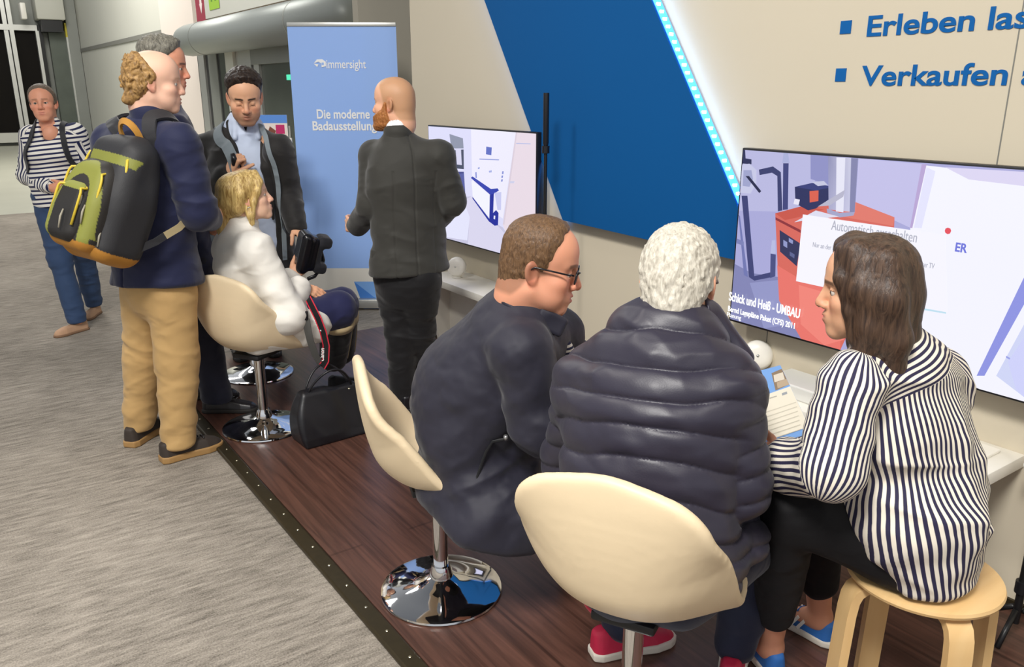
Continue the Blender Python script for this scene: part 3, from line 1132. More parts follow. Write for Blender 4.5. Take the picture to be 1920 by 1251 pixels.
def counter(y0, y1, label, end_panel):
    c = empty('counter', (2.63, (y0 + y1) / 2, ZCT))
    tag(c, label, 'counter', 'white wall counters')
    MB().box((2.49, y0, ZCT - 0.045), (XW - 0.001, y1, ZCT), 0.004).build('worktop', M_white, c, 'auto', True)
    if end_panel:
        MB().prism([(2.50, y1 - 0.03, ZCT - 0.045), (2.60, y1 - 0.03, 0.02), (XW - 0.013, y1 - 0.03, 0.02), (XW - 0.013, y1 - 0.03, ZCT - 0.045)], (0, 0.03, 0)).build('end_panel', M_white, c, world=True)
        MB().box((2.66, y0 + 0.05, 0.02), (2.68, y1 - 0.03, ZCT - 0.045)).build('front_panel', M_white, c, world=True)
    else:
        for yy in (y0 + 0.15, y1 - 0.15):
            MB().prism([(2.55, yy, ZCT - 0.045), (XW - 0.002, yy, ZCT - 0.045), (XW - 0.002, yy, ZCT - 0.22)], (0, 0.02, 0)).build('bracket', M_white, c, world=True)


counter(3.62, 4.50, 'white counter under the bathroom screen, behind the bearded man', True)
counter(1.015, 1.98, 'white counter under the boiler screen, behind the striped woman', False)


def puck(p, label):
    o = empty('speaker', (p[0], p[1], ZCT))
    tag(o, label, 'speaker', 'round white speakers')
    d = unit(np.array([-0.75, -0.62, 0.22]))
    M = Vector(d).to_track_quat('Z', 'Y').to_matrix().to_4x4()
    M.translation = Vector((0, 0, 0.066))
    prof = [(0, 0.030), (0.03, 0.029), (0.05, 0.024), (0.060, 0.014), (0.064, 0.0), (0.060, -0.014), (0.05, -0.024), (0.0, -0.028)]
    me = MB().lathe(prof, 40).mesh('speaker')
    me.transform(M)
    link('shell', me, M_whiteplastic, o)
    me = MB().lathe([(0.0, 0.0012), (0.006, 0.0012), (0.006, 0)], 20, (0, 0.0, 0.0302)).mesh('b')
    me.transform(M)
    link('button', me, M_alu, o)
    MB().lathe([(0, 0.012), (0.028, 0.010), (0.034, 0.0), (0, 0)], 28).build('foot', M_whiteplastic, o, True)


puck(onz(857, 520, ZCT), 'round white speaker on the counter beside the bearded man')
puck(onz(1418, 694, ZCT), 'round white speaker on the counter above the brochure')
tr_ = slab('tray', (2.56, 1.07, ZCT), (2.71, 1.30, ZCT + 0.012), M_whiteplastic, 'flat white tray lying near the right end of the right counter', 'tray', 0.004, None)
ab = slab('document_box', (2.56, 1.66, ZCT), (2.73, 1.90, ZCT + 0.055), plain('translucent_acrylic', '#d9d9d4', 0.15, noise=0.02), 'pale acrylic box on the right counter behind the brochure', 'box', 0.006, None)
ct = empty('controller', (2.46, 1.56, ZCT))
ctp = at(1530, 752, 2.42)
ct.location = (2.56, 1.56, ZCT)
tag(ct, 'small black controller on the right counter beside the striped sleeve', 'controller')
MB().tube([(0, 0, 0.02), (0.03, 0.01, 0.03), (0.06, 0.02, 0.028), (0.10, 0.03, 0.022)], [0.014, 0.02, 0.018, 0.012], 14).build('grip', M_blackplastic, ct, True)
MB().lathe([(0.03, 0.0), (0.036, 0.006), (0.03, 0.012), (0.024, 0.006), (0.03, 0.0)], 24, (0.0, 0, 0.025)).build('ring', M_blackplastic, ct, True)

# white shelf end at the right edge of the view
p = onz(1897, 884, 0.6)
sh = tag(MB().tube([(2.60, p[1], 0.60), (2.60, p[1] - 0.02, 0.60), (2.60, 0.945, 0.60)], [0.012, 0.018, 0.018], 14).build('rail', M_white, None, True),
         'white rounded rail end at the right edge beside the counter', 'rail')
MB().box((2.60, 0.945, 0.59), (XW - 0.001, 0.957, 0.61)).build('bracket', M_white, sh, world=True)


def light_stand(x, y, z_top, label, rot=0.3, thick=True):
    s = empty('tripod_stand', (x, y, 0.02), rot)
    tag(s, label, 'stand', 'black tripod stands')
    MB().tube([(0, 0, 0.05), (0, 0, z_top * 0.62)], 0.012, 14).build('lower_tube', M_black, s, 'auto')
    MB().tube([(0, 0, z_top * 0.62), (0, 0, z_top - 0.24)], 0.0085, 14).build('upper_tube', M_black, s, 'auto')
    MB().tube([(0, 0, z_top - 0.25), (0, 0, z_top - 0.235), (0, 0, z_top)], [0.011, 0.0145, 0.0145], 16).build('head', M_blackplastic, s, 'auto')
    MB().tube([(0, 0, z_top * 0.60), (0, 0, z_top * 0.64)], 0.021, 16).build('collar', M_blackplastic, s, 'auto')
    MB().tube([(0, 0, z_top - 0.285), (0, 0, z_top - 0.25)], 0.019, 16).build('collar', M_blackplastic, s, 'auto')
    MB().tube([(0.0, 0.0, z_top * 0.62), (0.045, 0, z_top * 0.62)], 0.01, 12).build('knob', M_blackplastic, s, 'auto')
    MB().tube([(0, 0, 0.16), (0, 0, 0.2)], 0.02, 14).build('hub', M_blackplastic, s, 'auto')
    for k in range(3):
        a = k * 2 * math.pi / 3 + 2.4
        c, q = math.cos(a), math.sin(a)
        MB().tube([(0.015 * c, 0.015 * q, 0.10), (0.12 * c, 0.12 * q, 0.012)], 0.009, 8).build('leg', M_black, s, True)
    return s


light_stand(2.50, onx(1023, 300, 2.50)[1], onx(1025, 174, 2.50)[2] - 0.02, 'tall thin black tripod stand in front of the blue panel')
light_stand(2.60, 0.895, 1.5, 'black tripod stand at the right edge beside the wooden stool', 0.8)

# ------------------------------------------------------------------ roll-up banner
SBN = 6.39
b0, b1 = at(583, 578, SBN), at(757, 578, SBN)
c0, c1 = at(535, 50, SBN), at(738, 50, SBN)
zb, ztp = 0.09, float(c0[2])
mid = (b0 + b1) / 2
bw = 0.80
bn = empty('banner', (mid[0], mid[1], 0.0), -YAW)
tag(bn, 'tall light blue roll-up banner with white lettering behind the seated woman', 'banner')
MB().box((-bw / 2 - 0.02, -0.06, 0.015), (bw / 2 + 0.02, 0.06, 0.09), 0.01).build('base', M_alu, bn, 'auto')
for sx in (-0.28, 0.28):
    MB().box((sx - 0.025, -0.17, 0.0), (sx + 0.025, 0.17, 0.015), 0.004).build('foot', M_alu, bn, 'auto')
MB().box((-bw / 2, -0.012, ztp), (bw / 2, 0.012, ztp + 0.03), 0.004).build('top_rail', M_alu, bn, 'auto')
MB().tube([(0, 0.03, 0.05), (0, 0.03, ztp)], 0.011).build('pole', M_alu, bn, True)
hz = ztp - zb
zsplit = at(620, 503, SBN)[2] - zb
zsp = lambda px, py: (float((at(px, py, SBN) - np.array([mid[0], mid[1], 0])).dot(RT)) + bw / 2, float(at(px, py, SBN)[2]) - zb)
banner_art = [('#e4e0d6', [(0, 0), (bw, 0), (bw, hz), (0, hz)]),
              ('#98bbf6', [(0, zsplit), (bw, zsplit), (bw, hz), (0, hz)]),
              ('#4a86d8', [zsp(664, 528), zsp(735, 528), zsp(735, 584), zsp(684, 582)]),
              ('#7fb0ee', [zsp(664, 528), zsp(735, 528), zsp(735, 572), zsp(700, 556)])]
picture('sheet', banner_art, tuple(np.array([mid[0], mid[1], 0]) - RT * (bw / 2) + UPV * zb - FH * 0.004), RT, UPV, -FH, attr_mat('banner_print', 0.45), bn)
M_wtext = plain('white_print', '#f6f6f4', 0.5)


def banner_text(txt, p0, p1, size, bold):
    a, b = at(*p0, SBN), at(*p1, SBN)
    me0 = text_mesh(txt, size, bold)
    xs = [v.co.x for v in me0.vertices]
    wx = np.linalg.norm((b - a)[:2]) / (max(xs) - min(xs))
    bpy.data.meshes.remove(me0)
    text('lettering', txt, size, a - FH * 0.008, RT, UPV, M_wtext, bn, bold, 'LEFT', 1.0, 0.0006, wx)


banner_text('immersight', (612, 128), (686, 128), 0.088, 0.0008)
banner_text('Die moderne', (594, 222), (693, 222), 0.094, 0.0022)
banner_text('Badausstellung', (586, 244), (706, 244), 0.094, 0.0022)
lg = zsp(600, 119)
picture('emblem', [('#f6f6f4', [(-0.045, 0.0), (-0.02, 0.028), (0.02, 0.03), (0.045, 0.012), (0.045, -0.02), (0.012, -0.028), (0.012, 0.0), (-0.01, 0.012)]),
                   ('#f6f6f4', [(-0.045, -0.002), (-0.01, -0.006), (-0.02, -0.026)]), ('#98bbf6', [(0.014, -0.012), (0.03, -0.012), (0.03, 0.006), (0.014, 0.006)])],
        tuple(np.array([mid[0], mid[1], 0]) + RT * (lg[0] - bw / 2) + UPV * (lg[1] + zb) - FH * 0.009), RT, UPV, -FH, attr_mat('emblem_print', 0.5), bn)


# ------------------------------------------------------------------ swivel chairs
M_leather = plain('cream_leatherette', '#e3ceab', 0.5, noise=0.03, nscale=6, bump=0.12, bscale=90)
M_underseat = plain('black_seat_plate', '#18181b', 0.5)


def shell_point(u, v):
    """u 0..1 from the top of the back, down and forward to the seat front; v -1..1 across"""
    prof = [(-0.238, 0.40), (-0.238, 0.34), (-0.230, 0.25), (-0.213, 0.16), (-0.186, 0.085), (-0.13, 0.03), (-0.05, 0.006), (0.04, 0.0), (0.13, 0.004), (0.20, 0.006), (0.235, -0.012)]
    wid = [0.172, 0.196, 0.215, 0.228, 0.236, 0.240, 0.240, 0.236, 0.226, 0.205, 0.165]
    s = u * (len(prof) - 1)
    # Catmull-Rom
    i = min(int(s), len(prof) - 2)
    t = s - i

    def cr(a, b, c, d):
        return 0.5 * ((2 * b) + (-a + c) * t + (2 * a - 5 * b + 4 * c - d) * t * t + (-a + 3 * b - 3 * c + d) * t ** 3)

    def g(arr, k):
        return arr[min(max(k, 0), len(arr) - 1)]
    x = cr(*[g(prof, i + k)[0] for k in (-1, 0, 1, 2)])
    z = cr(*[g(prof, i + k)[1] for k in (-1, 0, 1, 2)])
    w = cr(*[g(wid, i + k) for k in (-1, 0, 1, 2)])
    if u < 0.15:                                        # rounded corners
        w -= 0.075 * (1 - math.sqrt(max(0.0, 1 - (1 - u / 0.15) ** 2)))
    if u > 0.88:
        w -= 0.06 * (1 - math.sqrt(max(0.0, 1 - ((u - 0.88) / 0.12) ** 2)))
    e = abs(v) ** 2.4
    mid = math.exp(-((u - 0.42) / 0.22) ** 2)          # the sides curl up most where back meets seat
    k = min(1.0, u / 0.3)
    x2 = x + e * (0.03 * (1 - u) * k * k + 0.055 * mid)
    z2 = z + e * 0.10 * mid - 0.022 * v * v * max(0.0, 1 - u / 0.25)
    # rounded outline at both ends
    return Vector((x2, v * w, z2))


def chair_shell():
    """padded shell: everything within 17 mm of the curved mid surface"""
    q = np.array([shell_point(i / 110, -1 + 2 * k / 64) for i in range(111) for k in range(65)], np.float32)
    q2 = (q * q).sum(1)
    F = Field()

    def fn(P):
        out = np.empty(len(P), np.float32)
        for a in range(0, len(P), 4000):
            p = P[a:a + 4000]
            d2 = (p * p).sum(1)[:, None] + q2[None] - 2 * (p @ q.T)
            out[a:a + 4000] = np.sqrt(np.maximum(d2.min(1), 0)) - 0.017
        return out
    F.add(fn, q.min(0) - 0.02, q.max(0) + 0.02)
    v, f = surface(F, 0.0065)
    v = relax(v, f, 4)
    me = bpy.data.meshes.new('shell')
    me.from_pydata(v.tolist(), [], f.tolist())
    return me


SHELL = chair_shell()
SHELL.materials.append(M_leather)


def make_chair(loc, face, seat_z, label):
    c = empty('swivel_chair', loc, math.atan2(face[1], face[0]))
    tag(c, label, 'chair', 'cream swivel chairs')
    o = link('seat_shell', SHELL, None, c)
    o.location = (0, 0, seat_z)
    MB().tube([(0, 0, 0.06), (0, 0, seat_z - 0.03)], 0.026, 24).build('column', M_chrome, c, 'auto')
    MB().tube([(0, 0, 0.055), (0, 0, 0.075), (0, 0, 0.10)], [0.042, 0.04, 0.031], 24).build('collar', M_chrome, c, 'auto')
    MB().lathe([(0.0, 0.0), (0.205, 0.0), (0.212, 0.004), (0.21, 0.010), (0.195, 0.015), (0.15, 0.021), (0.10, 0.031), (0.065, 0.043), (0.042, 0.058), (0.0, 0.06)], 64).build('base', M_chrome, c, 'auto')
    MB().box((-0.10, -0.08, seat_z - 0.045), (0.10, 0.08, seat_z - 0.018), 0.008).build('seat_plate', M_underseat, c, 'auto')
    MB().tube([(0.02, 0.05, seat_z - 0.035), (0.03, 0.20, seat_z - 0.05)], 0.006).build('lever', M_chrome, c, True)
    return c


make_chair((1.234, 2.172, 0.02), view(0.96, 0, 0.26), 0.45, 'cream swivel chair under the man in glasses, turned sideways')
p8c = at(1186, 1222, 1.74)
make_chair((p8c[0], p8c[1], 0.02), view(0.45, 0, 0.89), 0.50, 'cream swivel chair nearest the camera under the white-haired man')
make_chair((1.22, 3.95, 0.02), view(0.38, 0, 0.925), 0.44, 'cream swivel chair under the blond woman in white')
make_chair((1.47, 4.79, 0.02), view(0.2, 0, -0.98), 0.44, 'cream swivel chair mostly hidden behind the blond woman, only chrome base showing')

# ------------------------------------------------------------------ wooden stool
M_birch = None


def birch():
    m, nt, b = new_mat('birch_plywood')
    tc = N(nt, 'ShaderNodeTexCoord')
    mp = N(nt, 'ShaderNodeMapping')
    mp.inputs['Scale'].default_value = (3, 40, 3)
    nt.links.new(tc.outputs['Object'], mp.inputs['Vector'])
    n1 = N(nt, 'ShaderNodeTexNoise', Scale=1.0, Detail=5.0)
    nt.links.new(mp.outputs['Vector'], n1.inputs['Vector'])
    cr = N(nt, 'ShaderNodeValToRGB')
    cr.color_ramp.elements[0].color = (*lin('#dcb277'), 1)
    cr.color_ramp.elements[1].color = (*lin('#ecca94'), 1)
    nt.links.new(n1.outputs['Fac'], cr.inputs['Fac'])
    nt.links.new(cr.outputs['Color'], b.inputs['Base Color'])
    b.inputs['Roughness'].default_value = 0.45
    return m


M_birch = birch()
sc_ = at(1732, 1068, 1.86)
st = empty('stool', (sc_[0], sc_[1], 0.02), 0.0)
tag(st, 'round light birch stool with bent legs under the striped woman', 'stool')
sz = float(sc_[2]) - 0.02
RS = 0.19
MB().lathe([(0, sz), (RS - 0.012, sz), (RS - 0.003, sz - 0.004), (RS, sz - 0.012), (RS - 0.003, sz - 0.02), (RS - 0.012, sz - 0.024), (0, sz - 0.024)], 64).build('seat', M_birch, st, 'auto')
for k in range(4):
    a = math.radians(45 + 90 * k + 12)
    c, s = math.cos(a), math.sin(a)
    path = [(0.06, sz - 0.036), (0.13, sz - 0.036), (0.158, sz - 0.041), (0.176, sz - 0.056), (0.185, sz - 0.078), (0.19, sz - 0.12), (0.205, 0.0)]
    pts = [(r * c, r * s, z) for r, z in path]
    nr = []
    for i in range(len(path)):
        d = np.array(path[min(i + 1, len(path) - 1)]) - np.array(path[max(i - 1, 0)])
        n2 = unit([-d[1], d[0]])
        nr.append((n2[0] * c, n2[0] * s, n2[1]))
    MB().ribbon(pts, nr, 0.062, 0.024).build('leg', M_birch, st, 'auto')

# ------------------------------------------------------------------ handbag on the platform
M_bag = plain('black_nylon', '#15151a', 0.42, noise=0.15, nscale=12, bump=0.25, bscale=30)
A = onz(556, 835, 0.02)
Bp = onz(684, 800, 0.02)
bagc = (A + Bp) / 2
bx = unit(Bp - A)
bn_ = np.array([-bx[1], bx[0], 0])
bag = empty('handbag', tuple(bagc), math.atan2(bx[1], bx[0]))
tag(bag, 'black nylon tote handbag standing on the platform between two chairs', 'handbag')
F = Field()
W, D, Hh = 0.195, 0.095, 0.265


def bag_sdf(P):
    x, y_, z = P[:, 0], P[:, 1], P[:, 2]
    t = np.clip(z / Hh, 0, 1)
    w = W * (0.92 - 0.16 * t + 0.12 * np.sin(3.1 * t))
    d = D * (1.0 - 0.90 * t ** 1.1) + 0.006
    top = Hh + 0.012 * np.cos(x / W * 1.4) - 0.02 + 0.25 * np.abs(x) * 0.25
    q = np.stack([np.abs(x) - w + 0.02, np.abs(y_) - d + 0.02 * (1 - t) + 0.005, np.maximum(-z, z - top) + 0.012], 1)
    s = np.sqrt((np.maximum(q, 0) ** 2).sum(1)) + np.minimum(q.max(1), 0) - 0.014
    return s * 0.9


F.add(bag_sdf, (-0.26, -0.15, -0.01), (0.26, 0.15, 0.33))
v_, q_ = surface(F, 0.004)
v_ = relax(v_, q_, 2)
n_ = normals(v_, q_)
v_ = v_ + n_ * (0.026 * (folds(v_, (1, 0.1, 0.4), 8, 3.5, 3.0) - 0.5) * sstep(0.0, 0.05, v_[:, 2]))[:, None]
v_[:, 2] = np.maximum(v_[:, 2], 0)
me = bpy.data.meshes.new('bag')
me.from_pydata(v_.tolist(), [], q_.tolist())
link('body', me, M_bag, bag)
for sy, lean in ((-0.014, -0.05), (0.014, 0.03)):
    pts = [(-0.12 + 0.24 * t, sy + lean * math.sin(math.pi * t), 0.245 + 0.125 * math.sin(math.pi * t) ** 0.7) for t in [i / 16 for i in range(17)]]
    MB().tube(pts, 0.0055, 8).build('handle', M_bag, bag, True)
for sx in (-0.145, 0.10):
    MB().lathe([(0, 0.004), (0.006, 0.003), (0.008, 0)], 12).build('stud', M_screw, bag, True).location = (sx, -0.026, 0.24)

# leaflet stand behind the dark-haired man
ls = at(517, 300, 5.75)
lf = empty('leaflet_stand', (ls[0], ls[1], 0.0), -YAW)
tag(lf, 'slim stand holding a colourful leaflet beside the dark-haired man', 'stand')
zl = float(at(517, 262, 5.75)[2])
MB().tube([(0.075, 0.03, 0.0), (0.075, 0.03, zl - 0.18), (0.07, 0.02, zl)], 0.008).build('pole', M_alu, lf, True)
MB().lathe([(0.0, 0.012), (0.12, 0.010), (0.13, 0.0), (0, 0)], 32, (0.075, 0.03, 0)).build('base', M_alu, lf, 'auto')
MB().box((-0.02, 0.0, zl - 0.17), (0.12, 0.02, zl + 0.01), 0.003).build('holder', M_white, lf, 'auto')
MB().tube([(0.105, -0.01, zl - 0.05), (0.112, -0.02, zl - 0.12), (0.10, -0.02, zl - 0.17), (0.08, -0.01, zl - 0.17)], 0.006).build('hook', M_black, lf, True)
leaf = empty('leaflet', (ls[0], ls[1], zl), -YAW)
tag(leaf, 'leaflet with blue top and pink picture in the slim stand', 'leaflet')
MB().box((-0.10, -0.006, 0.0), (0.10, -0.001, 0.165)).build('sheet', M_white, leaf, 'auto')
picture('print', [('#5d8fd8', [(0, 0), (0.2, 0), (0.2, 0.165), (0, 0.165)]), ('#e9ddd2', [(0.03, 0.03), (0.2, 0.02), (0.2, 0.11), (0.03, 0.11)]),
                  ('#c2306a', [(0.12, 0.04), (0.18, 0.04), (0.18, 0.10), (0.12, 0.10)]), ('#7d4a38', [(0.06, 0.04), (0.11, 0.03), (0.12, 0.06), (0.08, 0.09)])],
        tuple(np.array([ls[0], ls[1], zl]) - RT * 0.1 - FH * 0.007), RT, UPV, -FH, attr_mat('leaflet_print', 0.4), leaf)


# ------------------------------------------------------------------ people: anatomy
SKIN = dict(light='#e2ad8e', pale='#e8b9a0', ruddy='#dc9b7d', tan='#dba886', fair='#ecc0a4')


def frame(fwd, up=(0, 0, 1)):
    y_ = unit(fwd)
    x_ = unit(np.cross(y_, up))
    return np.stack([x_, y_, np.cross(x_, y_)], 1)         # columns: side, forward, up


def both(fn):
    """mirror a local field in x"""
    return lambda P: fn(np.abs(P[:, 0:1]) * np.array([[1, 0, 0]], np.float32) + P * np.array([[0, 1, 1]], np.float32))


def cranium(P, o):
    d = d_ell(P, (0, -0.012, 0.036), (0.077, 0.098, 0.091))
    d = smin(d, d_ell(P, (0, 0.030, 0.045), (0.066, 0.060, 0.066)), 0.03)
    d = smin(d, d_cone(P, (0, -0.045, -0.03), (0, -0.050, -0.10), 0.058, 0.056), 0.04)
    return d


def head_local(P, o):
    A = np.stack([np.abs(P[:, 0]), P[:, 1], P[:, 2]], 1)
    jw = o.get('jaw', 1.0)
    d = cranium(P, o)
    d = smin(d, d_ell(P, (0, 0.030, -0.040), (0.060 * jw, 0.058, 0.070)), 0.03)
    d = smin(d, d_cone(A, (0.050 * jw, -0.005, -0.055), (0.020 * jw, 0.070, -0.098), 0.018, 0.019), 0.03)   # jaw line
    d = smin(d, d_ell(P, (0, 0.074, -0.098), (0.026, 0.020, 0.019)), 0.018)                                 # chin
    d = smin(d, d_ell(A, (0.036 * jw, 0.050, -0.056), (0.026, 0.030, 0.034)), 0.025)                         # cheek
    d = smin(d, d_ell(A, (0.044, 0.056, -0.022), (0.024, 0.026, 0.020)), 0.022)                             # cheekbone
    d = smin(d, d_cone(A, (0.012, 0.086, 0.024), (0.045, 0.066, 0.026), 0.010, 0.009), 0.014)               # brow ridge
    d = smax(d, -d_ell(A, (0.031, 0.098, 0.004), (0.018, 0.020, 0.012)), 0.014)                              # eye socket
    lid = np.maximum(d_ell(A, (0.031, 0.0745, 0.003), (0.0150, 0.0145, 0.0140)), (o.get('lid', 0.006) - A[:, 2]) * 1.0)
    d = smin(d, lid, 0.003)
    low = np.maximum(d_ell(A, (0.031, 0.0740, 0.002), (0.0150, 0.0138, 0.0140)), (A[:, 2] + 0.004))
    d = smin(d, low, 0.003)
    nl = o.get('nose', 1.0) * 0.62
    d = smin(d, d_cone(P, (0, 0.086, 0.016), (0, 0.094 + 0.020 * nl, -0.026), 0.0085, 0.0115), 0.012)       # nose
    d = smin(d, d_ell(P, (0, 0.096 + 0.016 * nl, -0.032), (0.0125, 0.012, 0.010)), 0.008)
    d = smin(d, d_ell(A, (0.0135, 0.096, -0.035), (0.0085, 0.011, 0.008)), 0.006)                           # nostril wing
    d = smax(d, -d_ell(A, (0.007, 0.104, -0.042), (0.0035, 0.005, 0.004)), 0.003)
    d = smin(d, d_ell(P, (0, 0.082, -0.066), (0.032, 0.019, 0.022)), 0.014)                                 # mouth mound
    d = smin(d, d_cone(A, (0.0, 0.0985, -0.0595), (0.022, 0.088, -0.0635), 0.0055, 0.003), 0.005)           # upper lip
    d = smin(d, d_cone(A, (0.0, 0.0970, -0.0720), (0.020, 0.088, -0.0690), 0.0065, 0.003), 0.005)           # lower lip
    gap = o.get('mouth', 0.0016)
    d = smax(d, -d_ell(P, (0, 0.104, -0.0655), (0.024, 0.012, gap)), 0.003)
    # ear: a tilted shell with a hollow
    ca, sa = math.cos(0.25), math.sin(0.25)
    E = A - np.array([0.0795, -0.014, -0.006], np.float32)
    E = np.stack([E[:, 0] * 0.93 + E[:, 1] * 0.36, -E[:, 0] * 0.36 + E[:, 1] * 0.93, E[:, 2]], 1)
    E = np.stack([E[:, 0], E[:, 1] * ca + E[:, 2] * sa, -E[:, 1] * sa + E[:, 2] * ca], 1)
    ear = d_ell(E, (0, 0, 0), (0.0085, 0.019, 0.032))
    ear = smin(ear, d_ell(E, (-0.002, 0.004, -0.027), (0.006, 0.009, 0.010)), 0.006)
    ear = smax(ear, -d_ell(E, (0.0085, 0.003, 0.001), (0.0065, 0.011, 0.019)), 0.004)
    d = smin(d, ear, 0.006)
    return d


def head_color(L, o, base):
    """skin, lips, brows, stubble in head coordinates"""
    x, y_, z = np.abs(L[:, 0]), L[:, 1], L[:, 2]
    c = np.tile(np.array(lin(base), np.float32), (len(L), 1))

    def mixin(m, col):
        cc = np.array(lin(col), np.float32)
        c[:] = c * (1 - m[:, None]) + cc * m[:, None]
    front = sstep(0.02, 0.05, y_)
    near = (np.abs(L).max(1) < 0.16)
    mixin(0.35 * np.exp(-(((x - 0.042) / 0.022) ** 2 + ((z + 0.03) / 0.022) ** 2)) * front * near, o.get('flush', '#cf7058'))
    mixin(0.35 * np.exp(-((x / 0.016) ** 2 + ((z + 0.03) / 0.016) ** 2)) * sstep(0.08, 0.1, y_) * near, o.get('flush', '#cf7058'))
    mixin(0.45 * sstep(0.068, 0.08, x) * sstep(0.03, -0.0, np.abs(y_ + 0.012)) * sstep(0.05, 0.03, np.abs(z + 0.005)), '#cc6650')
    if o.get('stubble'):
        m = sstep(-0.036, -0.055, z + 0.25 * np.maximum(0, x - 0.04)) * sstep(-0.03, 0.0, y_) * sstep(-0.14, -0.115, z)
        mixin(o['stubble'][1] * m * near, o['stubble'][0])
    if o.get('buzz'):
        m = hair_mask(L, o['buzz'][2])
        mixin(o['buzz'][1] * sstep(-0.004, 0.012, m) * near, o['buzz'][0])
    lip = np.maximum(np.exp(-(((z + 0.060) / 0.0045) ** 2 + (x / 0.020) ** 4)), np.exp(-(((z + 0.072) / 0.006) ** 2 + (x / 0.018) ** 4)))
    mixin(0.75 * lip * sstep(0.082, 0.09, y_) * near, o.get('lips', '#b5584e'))
    bz = 0.0275 - 5.0 * (x - 0.028) ** 2
    brow = sstep(0.0062, 0.003, np.abs(z - bz)) * sstep(0.008, 0.014, x) * sstep(0.053, 0.046, x) * sstep(0.05, 0.06, y_)
    ld = np.hypot((x - 0.031) / 1.0, (y_ - 0.0745))
    lash = sstep(0.0022, 0.0008, np.abs(z - o.get('lid', 0.006) + 0.25 * (x - 0.031) ** 2 / 0.01)) * (x > 0.016) * (x < 0.047) * (y_ > 0.075)
    mixin(0.8 * lash * near, '#241a16')
    mixin(o.get('browk', 0.8) * brow * near, o.get('brow', '#4a3526'))
    return c


def hair_mask(L, kind):
    """>0 where the scalp carries hair (metres inside the hairline)"""
    x, y_, z = np.abs(L[:, 0]), L[:, 1], L[:, 2]
    zs = [-0.12, -0.08, -0.05, -0.03, -0.005, 0.03, 0.055, 0.085, 0.11, 0.14]
    if kind == 'bald':           # only round the sides and back
        ys = [-0.06, -0.055, -0.03, -0.022, 0.004, 0.010, -0.004, -0.03, -0.055, -0.09]
    elif kind == 'receding':
        ys = [-0.06, -0.055, -0.03, -0.020, 0.026, 0.030, 0.036, 0.048, 0.055, 0.08]
    elif kind == 'short':        # cropped sides, higher temples
        ys = [-0.06, -0.055, -0.03, -0.020, 0.018, 0.020, 0.032, 0.060, 0.076, 0.11]
    else:
        ys = [-0.06, -0.055, -0.03, -0.020, 0.026, 0.032, 0.043, 0.066, 0.080, 0.11]
    yl = np.interp(z, zs, ys)
    m = yl - y_
    zlow = np.interp(y_, [-0.12, -0.06, -0.03, 0.0, 0.03], [-0.085, -0.082, -0.06, -0.018, -0.016])
    # leave the ear free
    m = np.minimum(m, (z - zlow) * 0.9)
    return m


